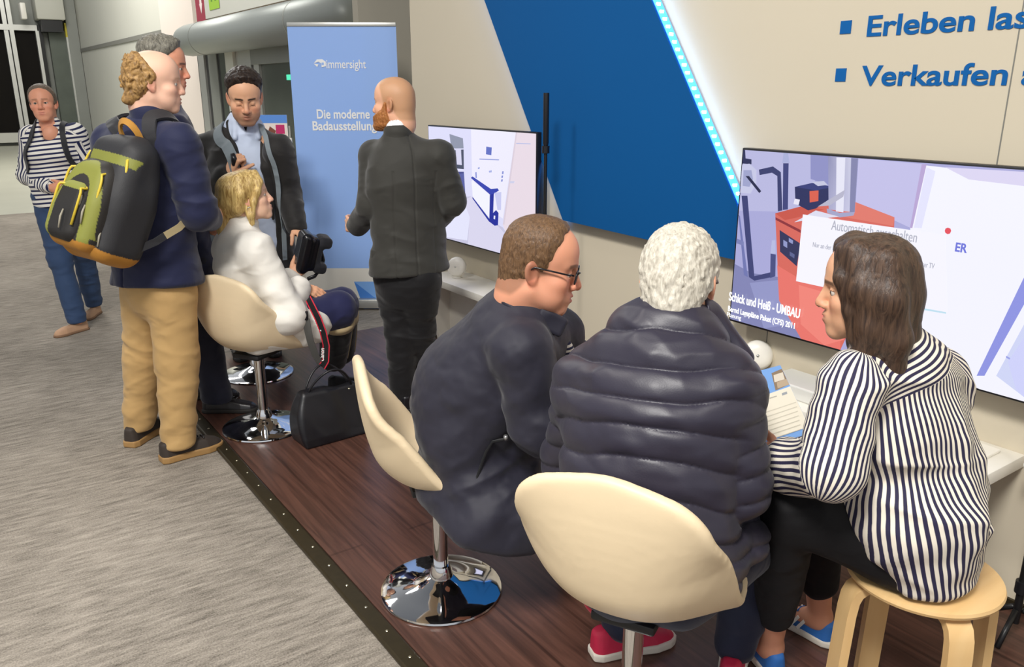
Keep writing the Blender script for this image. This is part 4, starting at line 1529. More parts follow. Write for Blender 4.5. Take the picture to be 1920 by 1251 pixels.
class Person:
    def __init__(s, label, base, skin, **o):
        s.root = empty('person', (float(base[0]), float(base[1]), float(base[2])))
        tag(s.root, label, 'person')
        s.body = Field()
        s.skin = skin
        s.o = o
        s.heads = None

    def head(s, c, fwd, up=(0, 0, 1), sc=1.0, neck=None, neck_r=0.055):
        R = frame(fwd, up)
        s.hc, s.hR, s.hs = np.asarray(c, float), R, sc
        o = s.o
        s.body.add(lambda P: head_local(s.loc(P), o) * sc, s.hc - 0.16 * sc, s.hc + 0.16 * sc, 0.01)
        if neck is not None:
            s.body.cone(s.world((0, -0.030, -0.075)), neck, neck_r * sc, neck_r * 1.1 * sc, 0.025)
        return s

    def loc(s, P):
        return (((P - s.hc) @ s.hR) / s.hs).astype(np.float32)

    def world(s, l):
        return s.hc + s.hR @ (np.asarray(l, float) * s.hs)

    def core(s, pts, rs, k=0.03):
        s.body.chain(pts, rs, k)
        return s

    def skin_mesh(s, h=0.004):
        o = s.o

        def col(P):
            c = head_color(s.loc(P), o, s.skin)
            far_ = np.linalg.norm(P - s.hc, axis=1) > 0.2 * s.hs
            c[far_] = np.array(lin(o.get('hands', s.skin)), np.float32)
            return c
        return sculpt('body', s.body, h, M_skin, s.root, col)

    def eyes(s, iris='#4a3a28', look=(0, 1, 0)):
        for sx in (-1, 1):
            g = unit(s.hR @ unit(look))
            me = MB().lathe([(0.0, -0.0124)] + [(0.0120 * math.cos(a), 0.0120 * math.sin(a)) for a in np.linspace(-1.3, 1.3, 11)] + [(0.0, 0.0124)], 18).mesh('eye')
            n = len(me.vertices)
            co = np.zeros(n * 3, np.float32)
            me.vertices.foreach_get('co', co)
            co = co.reshape(-1, 3)
            r = np.hypot(co[:, 0], co[:, 1])
            c = np.ones((n, 4), np.float32)
            c[:, :3] = lin('#cdc3b9')
            top = co[:, 2] > 0
            c[top & (r < 0.0072), :3] = lin(iris)
            c[top & (r < 0.0036), :3] = (0.01, 0.01, 0.01)
            ca = me.color_attributes.new('Col', 'FLOAT_COLOR', 'POINT')
            ca.data.foreach_set('color', c.ravel())
            M = Vector(g).to_track_quat('Z', 'Y').to_matrix().to_4x4() @ Matrix.Scale(s.hs, 4)
            M.translation = Vector(s.world((sx * 0.031, 0.0742, 0.0025)))
            me.transform(M)
            wlink('eye', me, M_eye, s.root)

    def hair(s, kind, t, mat, noise=0.003, nscale=(90, 90, 90), extra=None, h=0.0035, name='hair', clump=0.0, topboost=0.0, sink=0.006):
        """short hair: the skull pushed outward inside the hairline"""
        o = s.o
        F = Field()

        def fn(P):
            L = s.loc(P)
            hm = hair_mask(L, kind) + 0.007 * (fbm(L * np.array((90, 60, 60), np.float32), 2) - 0.5) * 2
            m = sstep(-0.004, 0.010, hm)
            deep = sstep(-0.004, 0.038, hm)
            th = t * (0.25 * m + 0.75 * deep) - sink * (1 - m)
            m = m * (0.3 + 0.7 * deep)
            if kind in ('short', 'receding'):
                th = th * (0.4 + 0.6 * sstep(0.0, 0.085, L[:, 2]))
            th = th + topboost * m * sstep(0.05, 0.11, L[:, 2])
            th = th + noise * m * 2 * (fbm(L * np.array(nscale, np.float32), 2) - 0.5)
            if clump:
                th = th + clump * m * (np.abs(2 * vnoise(L * np.array((55, 55, 38), np.float32) + 3 * (vnoise(L * 30.0)[:, None])) - 1) - 0.5) * 2
            d = cranium(L, o) - th
            # keep the ears and face clear
            return d * s.hs * 0.9
        F.add(fn, s.hc - 0.19 * s.hs, s.hc + 0.19 * s.hs, 0.004)
        if extra:
            extra(F)
        return sculpt(name, F, h, mat, s.root, smooth_it=1)

    def beard(s, t, mat, h=0.003):
        o = s.o
        F = Field()

        def fn(P):
            L = s.loc(P)
            x, y_, z = np.abs(L[:, 0]), L[:, 1], L[:, 2]
            lo = np.interp(y_, [-0.02, 0.02, 0.035, 0.06, 0.09], [0.01, 0.012, -0.020, -0.034, -0.046])
            m = sstep(-0.004, 0.012, np.minimum(np.minimum(lo - z, y_ - (0.004 + 0.25 * np.minimum(0, z + 0.03))), z + 0.135))
            mouth = np.exp(-((x / 0.024) ** 4 + ((z + 0.066) / 0.011) ** 4)) * sstep(0.07, 0.085, y_)
            m = m * (1 - mouth)
            th = (t + 0.006 * sstep(-0.08, -0.105, z)) * m - 0.006 * (1 - m) + 0.002 * m * (fbm(L * 160, 2) - 0.5) * 2
            return (head_local(L, o) - th) * s.hs * 0.9
        F.add(fn, s.hc - 0.17 * s.hs, s.hc + 0.17 * s.hs, 0.003)
        return sculpt('beard', F, h, mat, s.root)

    def glasses(s, mat, lens):
        g = s
        mb = MB()
        for sx in (-1, 1):
            ring = []
            for k in range(21):
                a = 2 * math.pi * k / 20
                ex = math.copysign(abs(math.cos(a)) ** 0.55, math.cos(a)) * 0.024
                ez = math.copysign(abs(math.sin(a)) ** 0.55, math.sin(a)) * 0.0165
                ring.append(g.world((sx * 0.033 + ex, 0.1015 - 0.10 * abs(sx * 0.033 + ex) ** 1.3, 0.000 + ez)))
            mb.tube(ring, 0.0022 * s.hs, 8, False)
            mb.tube([g.world((sx * 0.058, 0.093, 0.008)), g.world((sx * 0.074, 0.080, 0.010)), g.world((sx * 0.083, 0.02, 0.012)), g.world((sx * 0.084, -0.008, 0.012)), g.world((sx * 0.083, -0.03, -0.006))], 0.0024 * s.hs, 8)
        mb.tube([g.world((-0.010, 0.102, 0.004)), g.world((0, 0.107, 0.007)), g.world((0.010, 0.102, 0.004))], 0.0022 * s.hs, 8)
        fr = mb.build('glasses', mat, s.root, True, True)
        for sx in (-1, 1):
            m2 = MB()
            pts = []
            for k in range(20):
                a = 2 * math.pi * k / 20
                ex = math.copysign(abs(math.cos(a)) ** 0.55, math.cos(a)) * 0.0235
                ez = math.copysign(abs(math.sin(a)) ** 0.55, math.sin(a)) * 0.016
                pts.append(g.world((sx * 0.033 + ex, 0.1012 - 0.10 * abs(sx * 0.033 + ex) ** 1.3, ez)))
            m2.prism(pts, s.hR[:, 1] * 0.0012)
            m2.build('lens', lens, fr, False, True)


def hand(F, w, d, pn, ts, curl=(0.5, 0.6, 0.7, 0.8), s=1.0, thumb=(0.75, 0.55, 0.35), spread=0.10):
    """w wrist, d towards the knuckles, pn the way the palm faces, ts the thumb side"""
    w, d = np.asarray(w, float), unit(d)
    ts = unit(np.asarray(ts, float) - d * np.dot(ts, d))
    pn_ = unit(np.asarray(pn, float) - d * np.dot(pn, d) - ts * np.dot(pn, ts))
    F.cone(w - d * 0.03 * s, w + d * 0.03 * s, 0.026 * s, 0.027 * s, 0.012, pn_, 1.5)
    lens = (0.070, 0.078, 0.073, 0.058)
    for i, (off, kn) in enumerate(((0.030, 0.088), (0.0105, 0.092), (-0.010, 0.088), (-0.029, 0.080))):
        k0 = w + d * 0.015 * s + ts * off * 0.55 * s
        k1 = w + d * kn * s + ts * off * s
        F.cone(k0, k1, 0.0145 * s, 0.0115 * s, 0.010, pn_, 1.15)
        dd = unit(d + ts * spread * (off / 0.03))
        p = k1
        r = 0.0098 if i < 3 else 0.0085
        ang = 0.0
        for j, f in enumerate((0.44, 0.31, 0.25)):
            ang += curl[i] * (0.9, 1.1, 0.7)[j]
            q = p + (dd * math.cos(ang) + pn_ * math.sin(ang)) * lens[i] * 1.12 * f * s
            F.cone(p, q, r * s * (1 - 0.07 * j), r * s * (0.93 - 0.08 * j), 0.0035)
            p = q
    t0 = w + d * 0.018 * s + ts * 0.022 * s + pn_ * 0.006 * s
    td = unit(d * thumb[0] + ts * thumb[1] + pn_ * thumb[2])
    t1 = t0 + td * 0.045 * s
    F.cone(t0, t1, 0.0155 * s, 0.0125 * s, 0.010)
    td2 = unit(td + d * 0.35 - ts * 0.15 + pn_ * 0.1)
    t2 = t1 + td2 * 0.034 * s
    F.cone(t1, t2, 0.0115 * s, 0.0105 * s, 0.003)
    t3 = t2 + unit(td2 + pn_ * 0.25) * 0.027 * s
    F.cone(t2, t3, 0.0105 * s, 0.0088 * s, 0.003)


def shoe(parent, heel, toe, mat, sole_mat, length=None, w=0.047, h=0.10, sole=0.022, name='shoe', low=0.06, tongue=True, extra=None):
    """upper and sole; heel and toe are points on the ground"""
    heel, toe = np.asarray(heel, float), np.asarray(toe, float)
    ax = unit(toe - heel)
    Ln = length or float(np.linalg.norm(toe - heel))
    up = unit(np.array([0, 0, 1.0]) - ax * ax[2])
    sd = np.cross(ax, up)
    R = np.stack([ax, sd, up], 1)
    F = Field()

    def width(t):
        return np.interp(t, [0, 0.08, 0.3, 0.5, 0.72, 0.9, 0.97, 1.0], [0.55, 0.8, 0.78, 0.82, 1.0, 0.82, 0.55, 0.30]) * w

    def upper(P):
        L = (P - heel) @ R
        t = np.clip(L[:, 0] / Ln, 0, 1)
        top = np.interp(t, [0, 0.12, 0.3, 0.42, 0.7, 0.9, 1.0], [h * 0.92, h, h * 0.86, h * 0.78, low, low * 0.78, low * 0.5])
        wd = width(t) * (1 - 0.38 * np.clip(L[:, 2] / np.maximum(top, 1e-3), 0, 1) ** 2)
        q = np.stack([np.maximum(-L[:, 0], L[:, 0] - Ln) + 0.012, np.abs(L[:, 1]) - wd + 0.012, np.maximum(sole * 0.5 - L[:, 2], L[:, 2] - top) + 0.012], 1)
        return (np.sqrt((np.maximum(q, 0) ** 2).sum(1)) + np.minimum(q.max(1), 0) - 0.012) * 0.85
    mid = (heel + toe) / 2
    F.add(upper, mid - 0.22, mid + 0.22)
    if extra:
        extra(F, R, heel, Ln)
    up_o = sculpt(name, F, 0.0035, mat, parent)
    G = Field()

    def bottom(P):
        L = (P - heel) @ R
        t = np.clip(L[:, 0] / Ln, 0, 1)
        q = np.stack([np.maximum(-L[:, 0] - 0.004, L[:, 0] - Ln - 0.004) + 0.006, np.abs(L[:, 1]) - width(t) - 0.004 + 0.006, np.maximum(-L[:, 2], L[:, 2] - sole) + 0.006], 1)
        return (np.sqrt((np.maximum(q, 0) ** 2).sum(1)) + np.minimum(q.max(1), 0) - 0.006) * 0.9
    G.add(bottom, mid - 0.2, mid + 0.2)
    sculpt('sole', G, 0.0035, sole_mat, up_o)
    return up_o, R


M_skin = attr_mat('skin', 0.5, bump=0.05, bscale=240, sss=0.12)
M_eye = attr_mat('eyeball', 0.12)


def cloth(name, hexcol, rough=0.75, bump=0.15, bscale=420, sheen=0.15, noise=0.06, spec=0.3, crease=0.35, cscale=11.0):
    """woven cloth: fine weave plus soft creases"""
    m = plain(name, hexcol, rough, noise=noise, nscale=18, bump=bump, bscale=bscale, sheen=sheen, spec=spec)
    nt = m.node_tree
    b = nt.nodes['Principled BSDF']
    weave = [n for n in nt.nodes if n.type == 'BUMP'][0]
    tc = [n for n in nt.nodes if n.type == 'TEX_COORD'][0]
    n1 = N(nt, 'ShaderNodeTexNoise', Scale=cscale * 0.45, Detail=2.0)
    nt.links.new(tc.outputs['Object'], n1.inputs['Vector'])
    ad = N(nt, 'ShaderNodeVectorMath')
    ad.operation = 'MULTIPLY_ADD'
    ad.inputs[1].default_value = (0.16, 0.16, 0.16)
    nt.links.new(n1.outputs['Color'], ad.inputs[0])
    nt.links.new(tc.outputs['Object'], ad.inputs[2])
    n2 = N(nt, 'ShaderNodeTexNoise', Scale=cscale, Detail=3.0, Roughness=0.45)
    n2.noise_type = 'RIDGED_MULTIFRACTAL'
    n2.normalize = True
    mp = N(nt, 'ShaderNodeMapping')
    mp.inputs['Scale'].default_value = (0.75, 0.75, 1.5)
    nt.links.new(ad.outputs[0], mp.inputs['Vector'])
    nt.links.new(mp.outputs['Vector'], n2.inputs['Vector'])
    bp = N(nt, 'ShaderNodeBump', Strength=crease, Distance=0.03)
    nt.links.new(n2.outputs['Fac'], bp.inputs['Height'])
    nt.links.new(weave.outputs['Normal'], bp.inputs['Normal'])
    nt.links.new(bp.outputs['Normal'], b.inputs['Normal'])
    return m


def hairmat(name, c0, c1, stretch=(140, 140, 14), rough=0.42):
    m, nt, b = new_mat(name)
    tc = N(nt, 'ShaderNodeTexCoord')
    mp = N(nt, 'ShaderNodeMapping')
    mp.inputs['Scale'].default_value = stretch
    nt.links.new(tc.outputs['Object'], mp.inputs['Vector'])
    n1 = N(nt, 'ShaderNodeTexNoise', Scale=1.0, Detail=5.0, Roughness=0.6, Distortion=0.7)
    nt.links.new(mp.outputs['Vector'], n1.inputs['Vector'])
    cr = N(nt, 'ShaderNodeValToRGB')
    cr.color_ramp.elements[0].position = 0.32
    cr.color_ramp.elements[0].color = (*lin(c0), 1)
    cr.color_ramp.elements[1].position = 0.68
    cr.color_ramp.elements[1].color = (*lin(c1), 1)
    nt.links.new(n1.outputs['Fac'], cr.inputs['Fac'])
    nt.links.new(cr.outputs['Color'], b.inputs['Base Color'])
    b.inputs['Roughness'].default_value = rough
    b.inputs['Specular IOR Level'].default_value = 0.35
    bp = N(nt, 'ShaderNodeBump', Strength=0.7, Distance=0.004)
    nt.links.new(n1.outputs['Fac'], bp.inputs['Height'])
    nt.links.new(bp.outputs['Normal'], b.inputs['Normal'])
    return m


def stripes_mat(name, dark, light, period, duty=0.5, rough=0.75):
    """stripe coordinate in metres: sa on the trunk, sb on the yoke (where my > 0), sc on the sleeves (where ms > 0)"""
    m, nt, b = new_mat(name)

    def at_(n):
        a = N(nt, 'ShaderNodeAttribute')
        a.attribute_name = n
        return a.outputs['Fac']

    def math_(op, a, v):
        n = N(nt, 'ShaderNodeMath')
        n.operation = op
        nt.links.new(a, n.inputs[0])
        if isinstance(v, (int, float)):
            n.inputs[1].default_value = v
        else:
            nt.links.new(v, n.inputs[1])
        return n.outputs[0]

    def mix(f, a, c):
        n = N(nt, 'ShaderNodeMix')
        nt.links.new(f, n.inputs['Factor'])
        nt.links.new(a, n.inputs['A'])
        nt.links.new(c, n.inputs['B'])
        return n.outputs['Result']
    s = mix(math_('GREATER_THAN', at_('my'), 0.0), at_('sa'), at_('sb'))
    s = mix(math_('GREATER_THAN', at_('ms'), 0.0), s, at_('sc'))
    fr = math_('FRACT', math_('MULTIPLY', s, 1.0 / period), 0.0)
    tri = math_('ABSOLUTE', math_('SUBTRACT', fr, 0.5), 0.0)          # 0 mid stripe .. 0.5
    cr = N(nt, 'ShaderNodeValToRGB')
    e = cr.color_ramp.elements
    e[0].position, e[0].color = duty * 0.5 - 0.03, (*lin(dark), 1)
    e[1].position, e[1].color = duty * 0.5 + 0.03, (*lin(light), 1)
    nt.links.new(tri, cr.inputs['Fac'])
    nt.links.new(cr.outputs['Color'], b.inputs['Base Color'])
    b.inputs['Roughness'].default_value = rough
    b.inputs['Specular IOR Level'].default_value = 0.2
    return m


def around(P, a, b, side):
    """angle about the axis a->b measured from `side`"""
    ax = unit(np.asarray(b, float) - np.asarray(a, float))
    e1 = unit(np.asarray(side, float) - ax * np.dot(side, ax))
    e2 = np.cross(ax, e1)
    q = P - np.asarray(a, float)
    return np.arctan2(q @ e2, q @ e1)


# ------------------------------------------------------------------ the three seated at the near screen
M_navysoft = cloth('navy_softshell', '#23222f', 0.62, 0.10, 500, 0.1, 0.05, 0.35, 0.6, 8.0)
M_zip = plain('zip_metal', '#b9b9b9', 0.35, metal=0.9)
M_trim = cloth('black_zip_tape', '#0e0e12', 0.6)
M_navytrouser = cloth('navy_denim', '#1b2036', 0.75, 0.3, 380)
M_blacktrouser = cloth('black_trouser_cloth', '#0f0e11', 0.75, 0.15, 420, 0.02)
M_blackshoe = plain('black_shoe_leather', '#17151a', 0.32, noise=0.1)
M_darksole = plain('dark_sole', '#1d1a18', 0.7)
M_whitesole = plain('white_rubber', '#e4ddd0', 0.55)


def man_in_glasses():
    p = Person('man in navy softshell jacket and glasses leaning forward on a cream chair', (1.234, 2.172, 0.02), SKIN['ruddy'],
               jaw=1.12, brow='#6a4a35', flush='#d9604e', lid=0.006, mouth=0.003, buzz=('#5d4530', 0.55, 'receding'))
    f = view(0.90, 0, -0.32)
    lat = np.cross(f, UPV)             # his right, towards the camera
    hips = at(905, 895, 2.46)
    mid = at(893, 790, 2.45)
    chest = at(935, 690, 2.42)
    neck = at(985, 580, 2.36)
    shR, shL = at(978, 660, 2.22), at(1040, 625, 2.52)
    elR, wrR = at(1010, 800, 2.20), at(1105, 820, 2.34)
    elL, wrL = at(1050, 715, 2.50), at(1098, 668, 2.62)
    p.head(at(1013, 500, 2.33), view(0.97, -0.20, -0.13), view(0.13, 1, 0.0), 1.09, neck, 0.068)
    p.core([hips, mid, chest, neck], [0.1, 0.1, 0.1, 0.06])
    p.core([chest, shR, elR, wrR], [0.07, 0.05, 0.036, 0.026])
    p.core([chest, shL, elL, wrL], [0.07, 0.05, 0.036, 0.026])
    knR, knL = at(1090, 930, 2.42), at(1110, 900, 2.68)
    anR, anL = at(1085, 1060, 2.62), at(1120, 1020, 2.85)
    p.core([hips, hips + lat * 0.1, knR, anR], [0.09, 0.07, 0.05, 0.04])
    p.core([hips, hips - lat * 0.1, knL, anL], [0.09, 0.07, 0.05, 0.04])
    hand(p.body, wrR, view(0.8, -0.3, 0.3), view(0, -1, 0), view(0.2, 0, 0.9), s=1.05)
    hand(p.body, wrL, view(0.9, -0.1, 0.3), view(-0.5, 0, 0.8), view(0.4, 0.8, 0), s=1.05)
    p.skin_mesh(0.0038)
    p.eyes('#4d4a44', (0.1, 1, -0.1))
    p.hair('receding', 0.006, hairmat('brown_crop', '#4a3524', '#7a5c40', (160, 160, 60)), 0.0022, (150, 150, 110), topboost=0.005)
    p.glasses(plain('black_spectacle_frame', '#17171c', 0.25), M_lens)
    # jacket
    J = Field()
    J.cone(hips, mid, 0.225, 0.225, 0.05, f, 1.28)
    J.cone(mid, chest, 0.225, 0.215, 0.05, f, 1.30)
    J.cone(chest, at(968, 640, 2.38), 0.205, 0.165, 0.05, f, 1.25)
    J.ell(at(870, 720, 2.44), (0.15, 0.15, 0.17), None, 0.08)
    J.cone(at(968, 640, 2.38), neck, 0.14, 0.085, 0.05)
    J.cone(at(975, 630, 2.38), shR, 0.10, 0.085, 0.05)
    J.cone(at(975, 630, 2.38), shL, 0.10, 0.085, 0.05)
    J.cone(hips + lat * 0.03, at(915, 960, 2.34), 0.212, 0.20, 0.06, f, 1.2)
    J.cone(hips, at(985, 960, 2.30), 0.16, 0.12, 0.06)
    J.cut(at(895, 988, 2.26), view(-0.30, -1, 0.0), 0.012)
    J.chain([shR, elR], [0.090, 0.078], 0.010)
    J.chain([elR, at(1080, 812, 2.30)], [0.080, 0.062], 0.03)
    J.chain([shL, elL, at(1080, 668, 2.60)], [0.086, 0.072, 0.055], 0.03)
    axA = unit(elR - shR)

    def wr(P, n):
        low = sstep(0.22, 0.02, (P - hips) @ unit(chest - hips) - 0.06)
        return (0.022 * (folds(P, unit(chest - hips) + 0.35 * f, 8, 1.7, 2.0, 1.3) - 0.5) * (0.3 + 0.7 * low) + 0.010 * (folds(P, axA + 0.4 * f, 10, 2.5, 7.0, 1.3) - 0.5)
                + 0.004 * (fbm(P * 26, 2) - 0.5))
    j = sculpt('jacket', J, 0.0055, M_navysoft, p.root, disp=wr)
    # stand collar, open at the front
    K = Field()
    up = unit(p.world((0, -0.02, -0.06)) - neck)
    K.cone(neck - up * 0.03, neck + up * 0.055 - f * 0.006, 0.088, 0.092, 0.01)
    K.cone(neck - up * 0.06, neck + up * 0.09, 0.074, 0.080, 0.006, op='s')
    K.cut(neck + up * 0.050 + f * 0.02, unit(up * 1.0 + f * 0.15), 0.008)
    sculpt('collar', K, 0.004, M_navysoft, j)
    tip = Field()
    c0 = at(1033, 604, 2.27)
    tip.box(c0, (0.046, 0.009, 0.030), np.stack([unit(view(0.9, -0.45, -0.1)), unit(view(0.1, 0.2, -1)), unit(np.cross(view(0.9, -0.45, -0.1), view(0.1, 0.2, -1)))], 1), 0.010)
    sculpt('collar_flap', tip, 0.004, M_navysoft, j)
    # pocket zip on the near side
    za, zb_ = push(J, at(944, 818, 2.18), 0.004), push(J, at(880, 924, 2.18), 0.004)
    zline = [push(J, za + (zb_ - za) * t, 0.012, True) for t in np.linspace(0, 1, 9)]
    za = zline[0]
    mb = MB()
    mb.tube(zline, 0.004, 8)
    mb.build('pocket_zip', M_trim, j, True, True)
    MB().tube([za + lat * 0.004, zline[1] + lat * 0.006], 0.007, 8).build('zip_puller', M_zip, j, True, True)
    # striped shirt showing under the arm, shirt cuff
    S = Field()
    S.cone(at(1050, 660, 2.40), at(1046, 720, 2.42), 0.045, 0.05, 0.02)
    sculpt('shirt', S, 0.005, M_shirtstripe, p.root, attrs=dict(sa=lambda P: P[:, 2], sb=lambda P: P[:, 2], sc=lambda P: P[:, 2], my=lambda P: P[:, 2] * 0 - 1, ms=lambda P: P[:, 2] * 0 - 1))
    MB().tube([at(1078, 669, 2.598), at(1086, 664, 2.605)], 0.058, 20).build('cuff', M_navysoft, j, True, True)
    T = Field()
    T.chain([hips + lat * 0.09, knR, anR], [0.11, 0.085, 0.062], 0.04)
    T.chain([hips - lat * 0.09, knL, anL], [0.11, 0.085, 0.062], 0.04)
    sculpt('trousers', T, 0.008, M_blacktrouser, p.root, disp=lambda P, n: 0.006 * (folds(P, (0, 0, 1), 16, 5) - 0.5))
    for a, wdt in ((anR, 0), (anL, 0)):
        h0 = np.array([a[0], a[1], 0.02]) - f * 0.07
        shoe(p.root, h0, h0 + f * 0.28, M_blackshoe, M_darksole)
    return p


M_lens = None


def lens_mat():
    m, nt, b = new_mat('spectacle_lens')
    b.inputs['Base Color'].default_value = (0.95, 0.97, 1, 1)
    b.inputs['Roughness'].default_value = 0.02
    b.inputs['Transmission Weight'].default_value = 1.0
    b.inputs['IOR'].default_value = 1.05
    return m


M_lens = lens_mat()
M_shirtstripe = stripes_mat('navy_white_stripe_jersey', '#2a2d4a', '#e9e4da', 0.013)
man_in_glasses()

# --------------------------------------------------------- white-haired man in the puffer jacket
M_puffer = cloth('navy_puffer_nylon', '#2b2836', 0.43, 0.10, 260, 0.05, 0.05, 0.45)


def man_in_puffer():
    p = Person('white-haired man in dark quilted puffer jacket sitting with his back to the camera', (p8c[0], p8c[1], 0.02), SKIN['light'], jaw=1.05, brow='#b9b2a8', flush='#d0604a')
    f = view(0.5, 0, 0.87)
    lat = np.cross(f, UPV)             # his right, to the right of the view
    hips = at(1195, 1050, 1.76)
    waist = at(1208, 930, 1.80)
    chest = at(1225, 790, 1.85)
    top = at(1245, 690, 1.89)
    neck = at(1272, 620, 1.93)
    shR, shL = at(1352, 740, 1.80), at(1112, 725, 1.98)
    elR, wrR = at(1378, 912, 1.77), at(1420, 870, 2.12)
    elL, wrL = at(1075, 860, 2.08), at(1180, 850, 2.35)
    p.head(at(1274, 530, 1.95), view(0.42, -0.30, 0.86), view(0.05, 1, 0.25), 1.04, neck, 0.062)
    p.core([hips, waist, chest, top, neck], [0.1, 0.1, 0.1, 0.08, 0.06])
    p.core([top, shR, elR, wrR], [0.07, 0.05, 0.036, 0.027])
    p.core([top, shL, elL, wrL], [0.07, 0.05, 0.036, 0.027])
    hpR, hpL = hips + lat * 0.10, hips - lat * 0.10
    knR, knL = at(1440, 980, 2.10), at(1310, 900, 2.36)
    grR, grL = onz(1372, 1262, 0.02), onz(1165, 1220, 0.02)
    anR, anL = grR + UPV * 0.09, grL + UPV * 0.09
    p.core([hips, hpR, knR, anR], [0.09, 0.07, 0.05, 0.035])
    p.core([hips, hpL, knL, anL], [0.09, 0.07, 0.05, 0.035])
    hand(p.body, wrR, view(0.3, -0.2, 0.9), view(-0.9, 0, 0.3), view(0.2, 0.9, 0.2))
    hand(p.body, wrL, view(0.7, -0.2, 0.6), view(0.5, 0, -0.8), view(0.1, 0.9, 0.2))
    p.skin_mesh(0.004)
    p.eyes()
    wm = hairmat('white_hair', '#a9a294', '#dcd6c8', (130, 130, 40), 0.6)
    p.hair('full', 0.013, wm, 0.005, (120, 120, 60), clump=0.0018, h=0.0033)
    # spectacle arms only just seen beyond the hair
    p.glasses(plain('dark_spectacle_wire', '#3a3230', 0.3), M_lens)
    # jacket: trunk first, then hem cut, then sleeves
    J = Field()
    J.cone(hips, waist, 0.215, 0.205, 0.05, f, 1.35)
    J.cone(waist, chest, 0.205, 0.218, 0.05, f, 1.38)
    J.cone(chest, top, 0.218, 0.175, 0.05, f, 1.40)
    J.cone(top, neck, 0.125, 0.085, 0.05)
    J.cone(top, shR, 0.105, 0.10, 0.05)
    J.cone(top, shL, 0.105, 0.10, 0.05)
    J.cone(hips + lat * 0.02, at(1335, 1020, 1.86), 0.185, 0.14, 0.06)
    J.cone(hips, hips - UPV * 0.06 + lat * 0.06, 0.205, 0.20, 0.04, f, 1.25)
    J.cut(at(1390, 1108, 1.80) + UPV * 0.11, -UPV, 0.03)
    cm = np.stack([unit(view(0.45, 0, 0.89)), unit(np.cross(UPV, view(0.45, 0, 0.89))), UPV], 1)
    J.box(np.array([p8c[0], p8c[1], 0.52 - 0.19]), (0.40, 0.262, 0.212), cm, 0.05, 0.015, 's')
    nt = len(J.p)
    trunk = Field()
    trunk.p = list(J.p)
    SL = Field()
    SL.chain([shR, elR], [0.100, 0.080], 0.008)
    SL.chain([elR, wrR + (elR - wrR) * 0.12], [0.080, 0.055], 0.02)
    SL.chain([shL, elL], [0.098, 0.082], 0.03)
    SL.chain([elL, wrL + (elL - wrL) * 0.12], [0.082, 0.055], 0.03)
    J.p += SL.p
    axis = unit(chest - hips)

    def quilt(P, n):
        dt, ds = trunk.eval(P, 0.08), SL.eval(P, 0.08)
        # baffles across the trunk: wide above the waist, narrow below
        h = (P - hips) @ axis + 0.10 * ((P - hips) @ lat) * 0.3
        c = np.where(h > 0.10, (h - 0.10) / 0.078, (h - 0.10) / 0.045)
        c = c + 0.55 * (vnoise(P * 6.5) - 0.5) - 0.8 * ((P - chest) @ lat)
        puff_t = np.abs(np.sin(math.pi * c)) ** 0.5
        amp_t = np.where(h > 0.10, 0.011, 0.009)
        tr = np.clip(((P - shR) @ unit(elR - shR)), -0.2, 0.6)
        cs = tr / 0.062 + 0.2 * (vnoise(P * 10 + 4) - 0.5)
        puff_s = np.abs(np.sin(math.pi * cs)) ** 0.5
        w = sstep(-0.02, 0.02, dt - ds)
        d = amp_t * (puff_t - 0.7) * (1 - w) + 0.008 * (puff_s - 0.7) * w
        low = sstep(0.25, 0.0, h)
        d = d + (0.004 + 0.010 * low) * (folds(P, lat * 0.6 + axis * 0.4, 14, 7, 3.0) - 0.45) * (1 - w)
        return d + 0.006 * (folds(P, axis, 16, 6, 9.0) - 0.5)
    j = sculpt('puffer_jacket', J, 0.0048, M_puffer, p.root, disp=lambda P, n: quilt(P, n) / 1.25)
    K = Field()
    up = unit(p.world((0, -0.04, -0.09)) - neck + f * 0.01)
    cb = neck - up * 0.015
    K.cone(cb - up * 0.02, cb + up * 0.045, 0.100, 0.098, 0.01)
    K.cone(cb - up * 0.06, cb + up * 0.09, 0.078, 0.083, 0.006, op='s')
    K.cone(at(1330, 590, 1.90), at(1395, 672, 1.86), 0.032, 0.024, 0.02)
    sculpt('collar', K, 0.0042, M_puffer, j, disp=lambda P, n: 0.004 * (folds(P, up, 22, 8) - 0.5))
    # red shirt tail over the chair edge
    S = Field()
    S.cone(hips - UPV * 0.115 - lat * 0.05, at(1318, 1112, 1.76), 0.09, 0.06, 0.03, UPV, 1.6)
    sculpt('shirt_tail', S, 0.005, cloth('red_cotton', '#c4233f', 0.7), p.root)
    T = Field()
    T.cone(hips, hips - lat * 0.02 + UPV * -0.02, 0.16, 0.16, 0.05, UPV, 1.3)
    T.chain([hpR - UPV * 0.03, knR, anR + UPV * 0.02], [0.105, 0.088, 0.060], 0.035)
    T.chain([hpL - UPV * 0.03, knL, anL + UPV * 0.02], [0.105, 0.085, 0.060], 0.035)
    sculpt('jeans', T, 0.006, M_navytrouser, p.root, disp=lambda P, n: 0.008 * (folds(P, (0.3, 0.3, 1), 12, 5, 1.0) - 0.45))
    ms_ = plain('red_canvas', '#c9244a', 0.6)
    shoe(p.root, grR - view(0.35, 0, 0.94) * 0.10, grR + view(0.35, 0, 0.94) * 0.18, ms_, M_whitesole, sole=0.028)
    shoe(p.root, grL - view(0.95, 0, 0.3) * 0.10, grL + view(0.95, 0, 0.3) * 0.18, ms_, M_whitesole, sole=0.028)
    return p


man_in_puffer()

# --------------------------------------------------------- woman in the striped blouse on the stool
M_blouse = stripes_mat('striped_blouse_cotton', '#33304a', '#f0e8d8', 0.0135, 0.5)
M_darkhair = hairmat('dark_brown_hair', '#2b201c', '#5d4738', (120, 120, 10), 0.38)


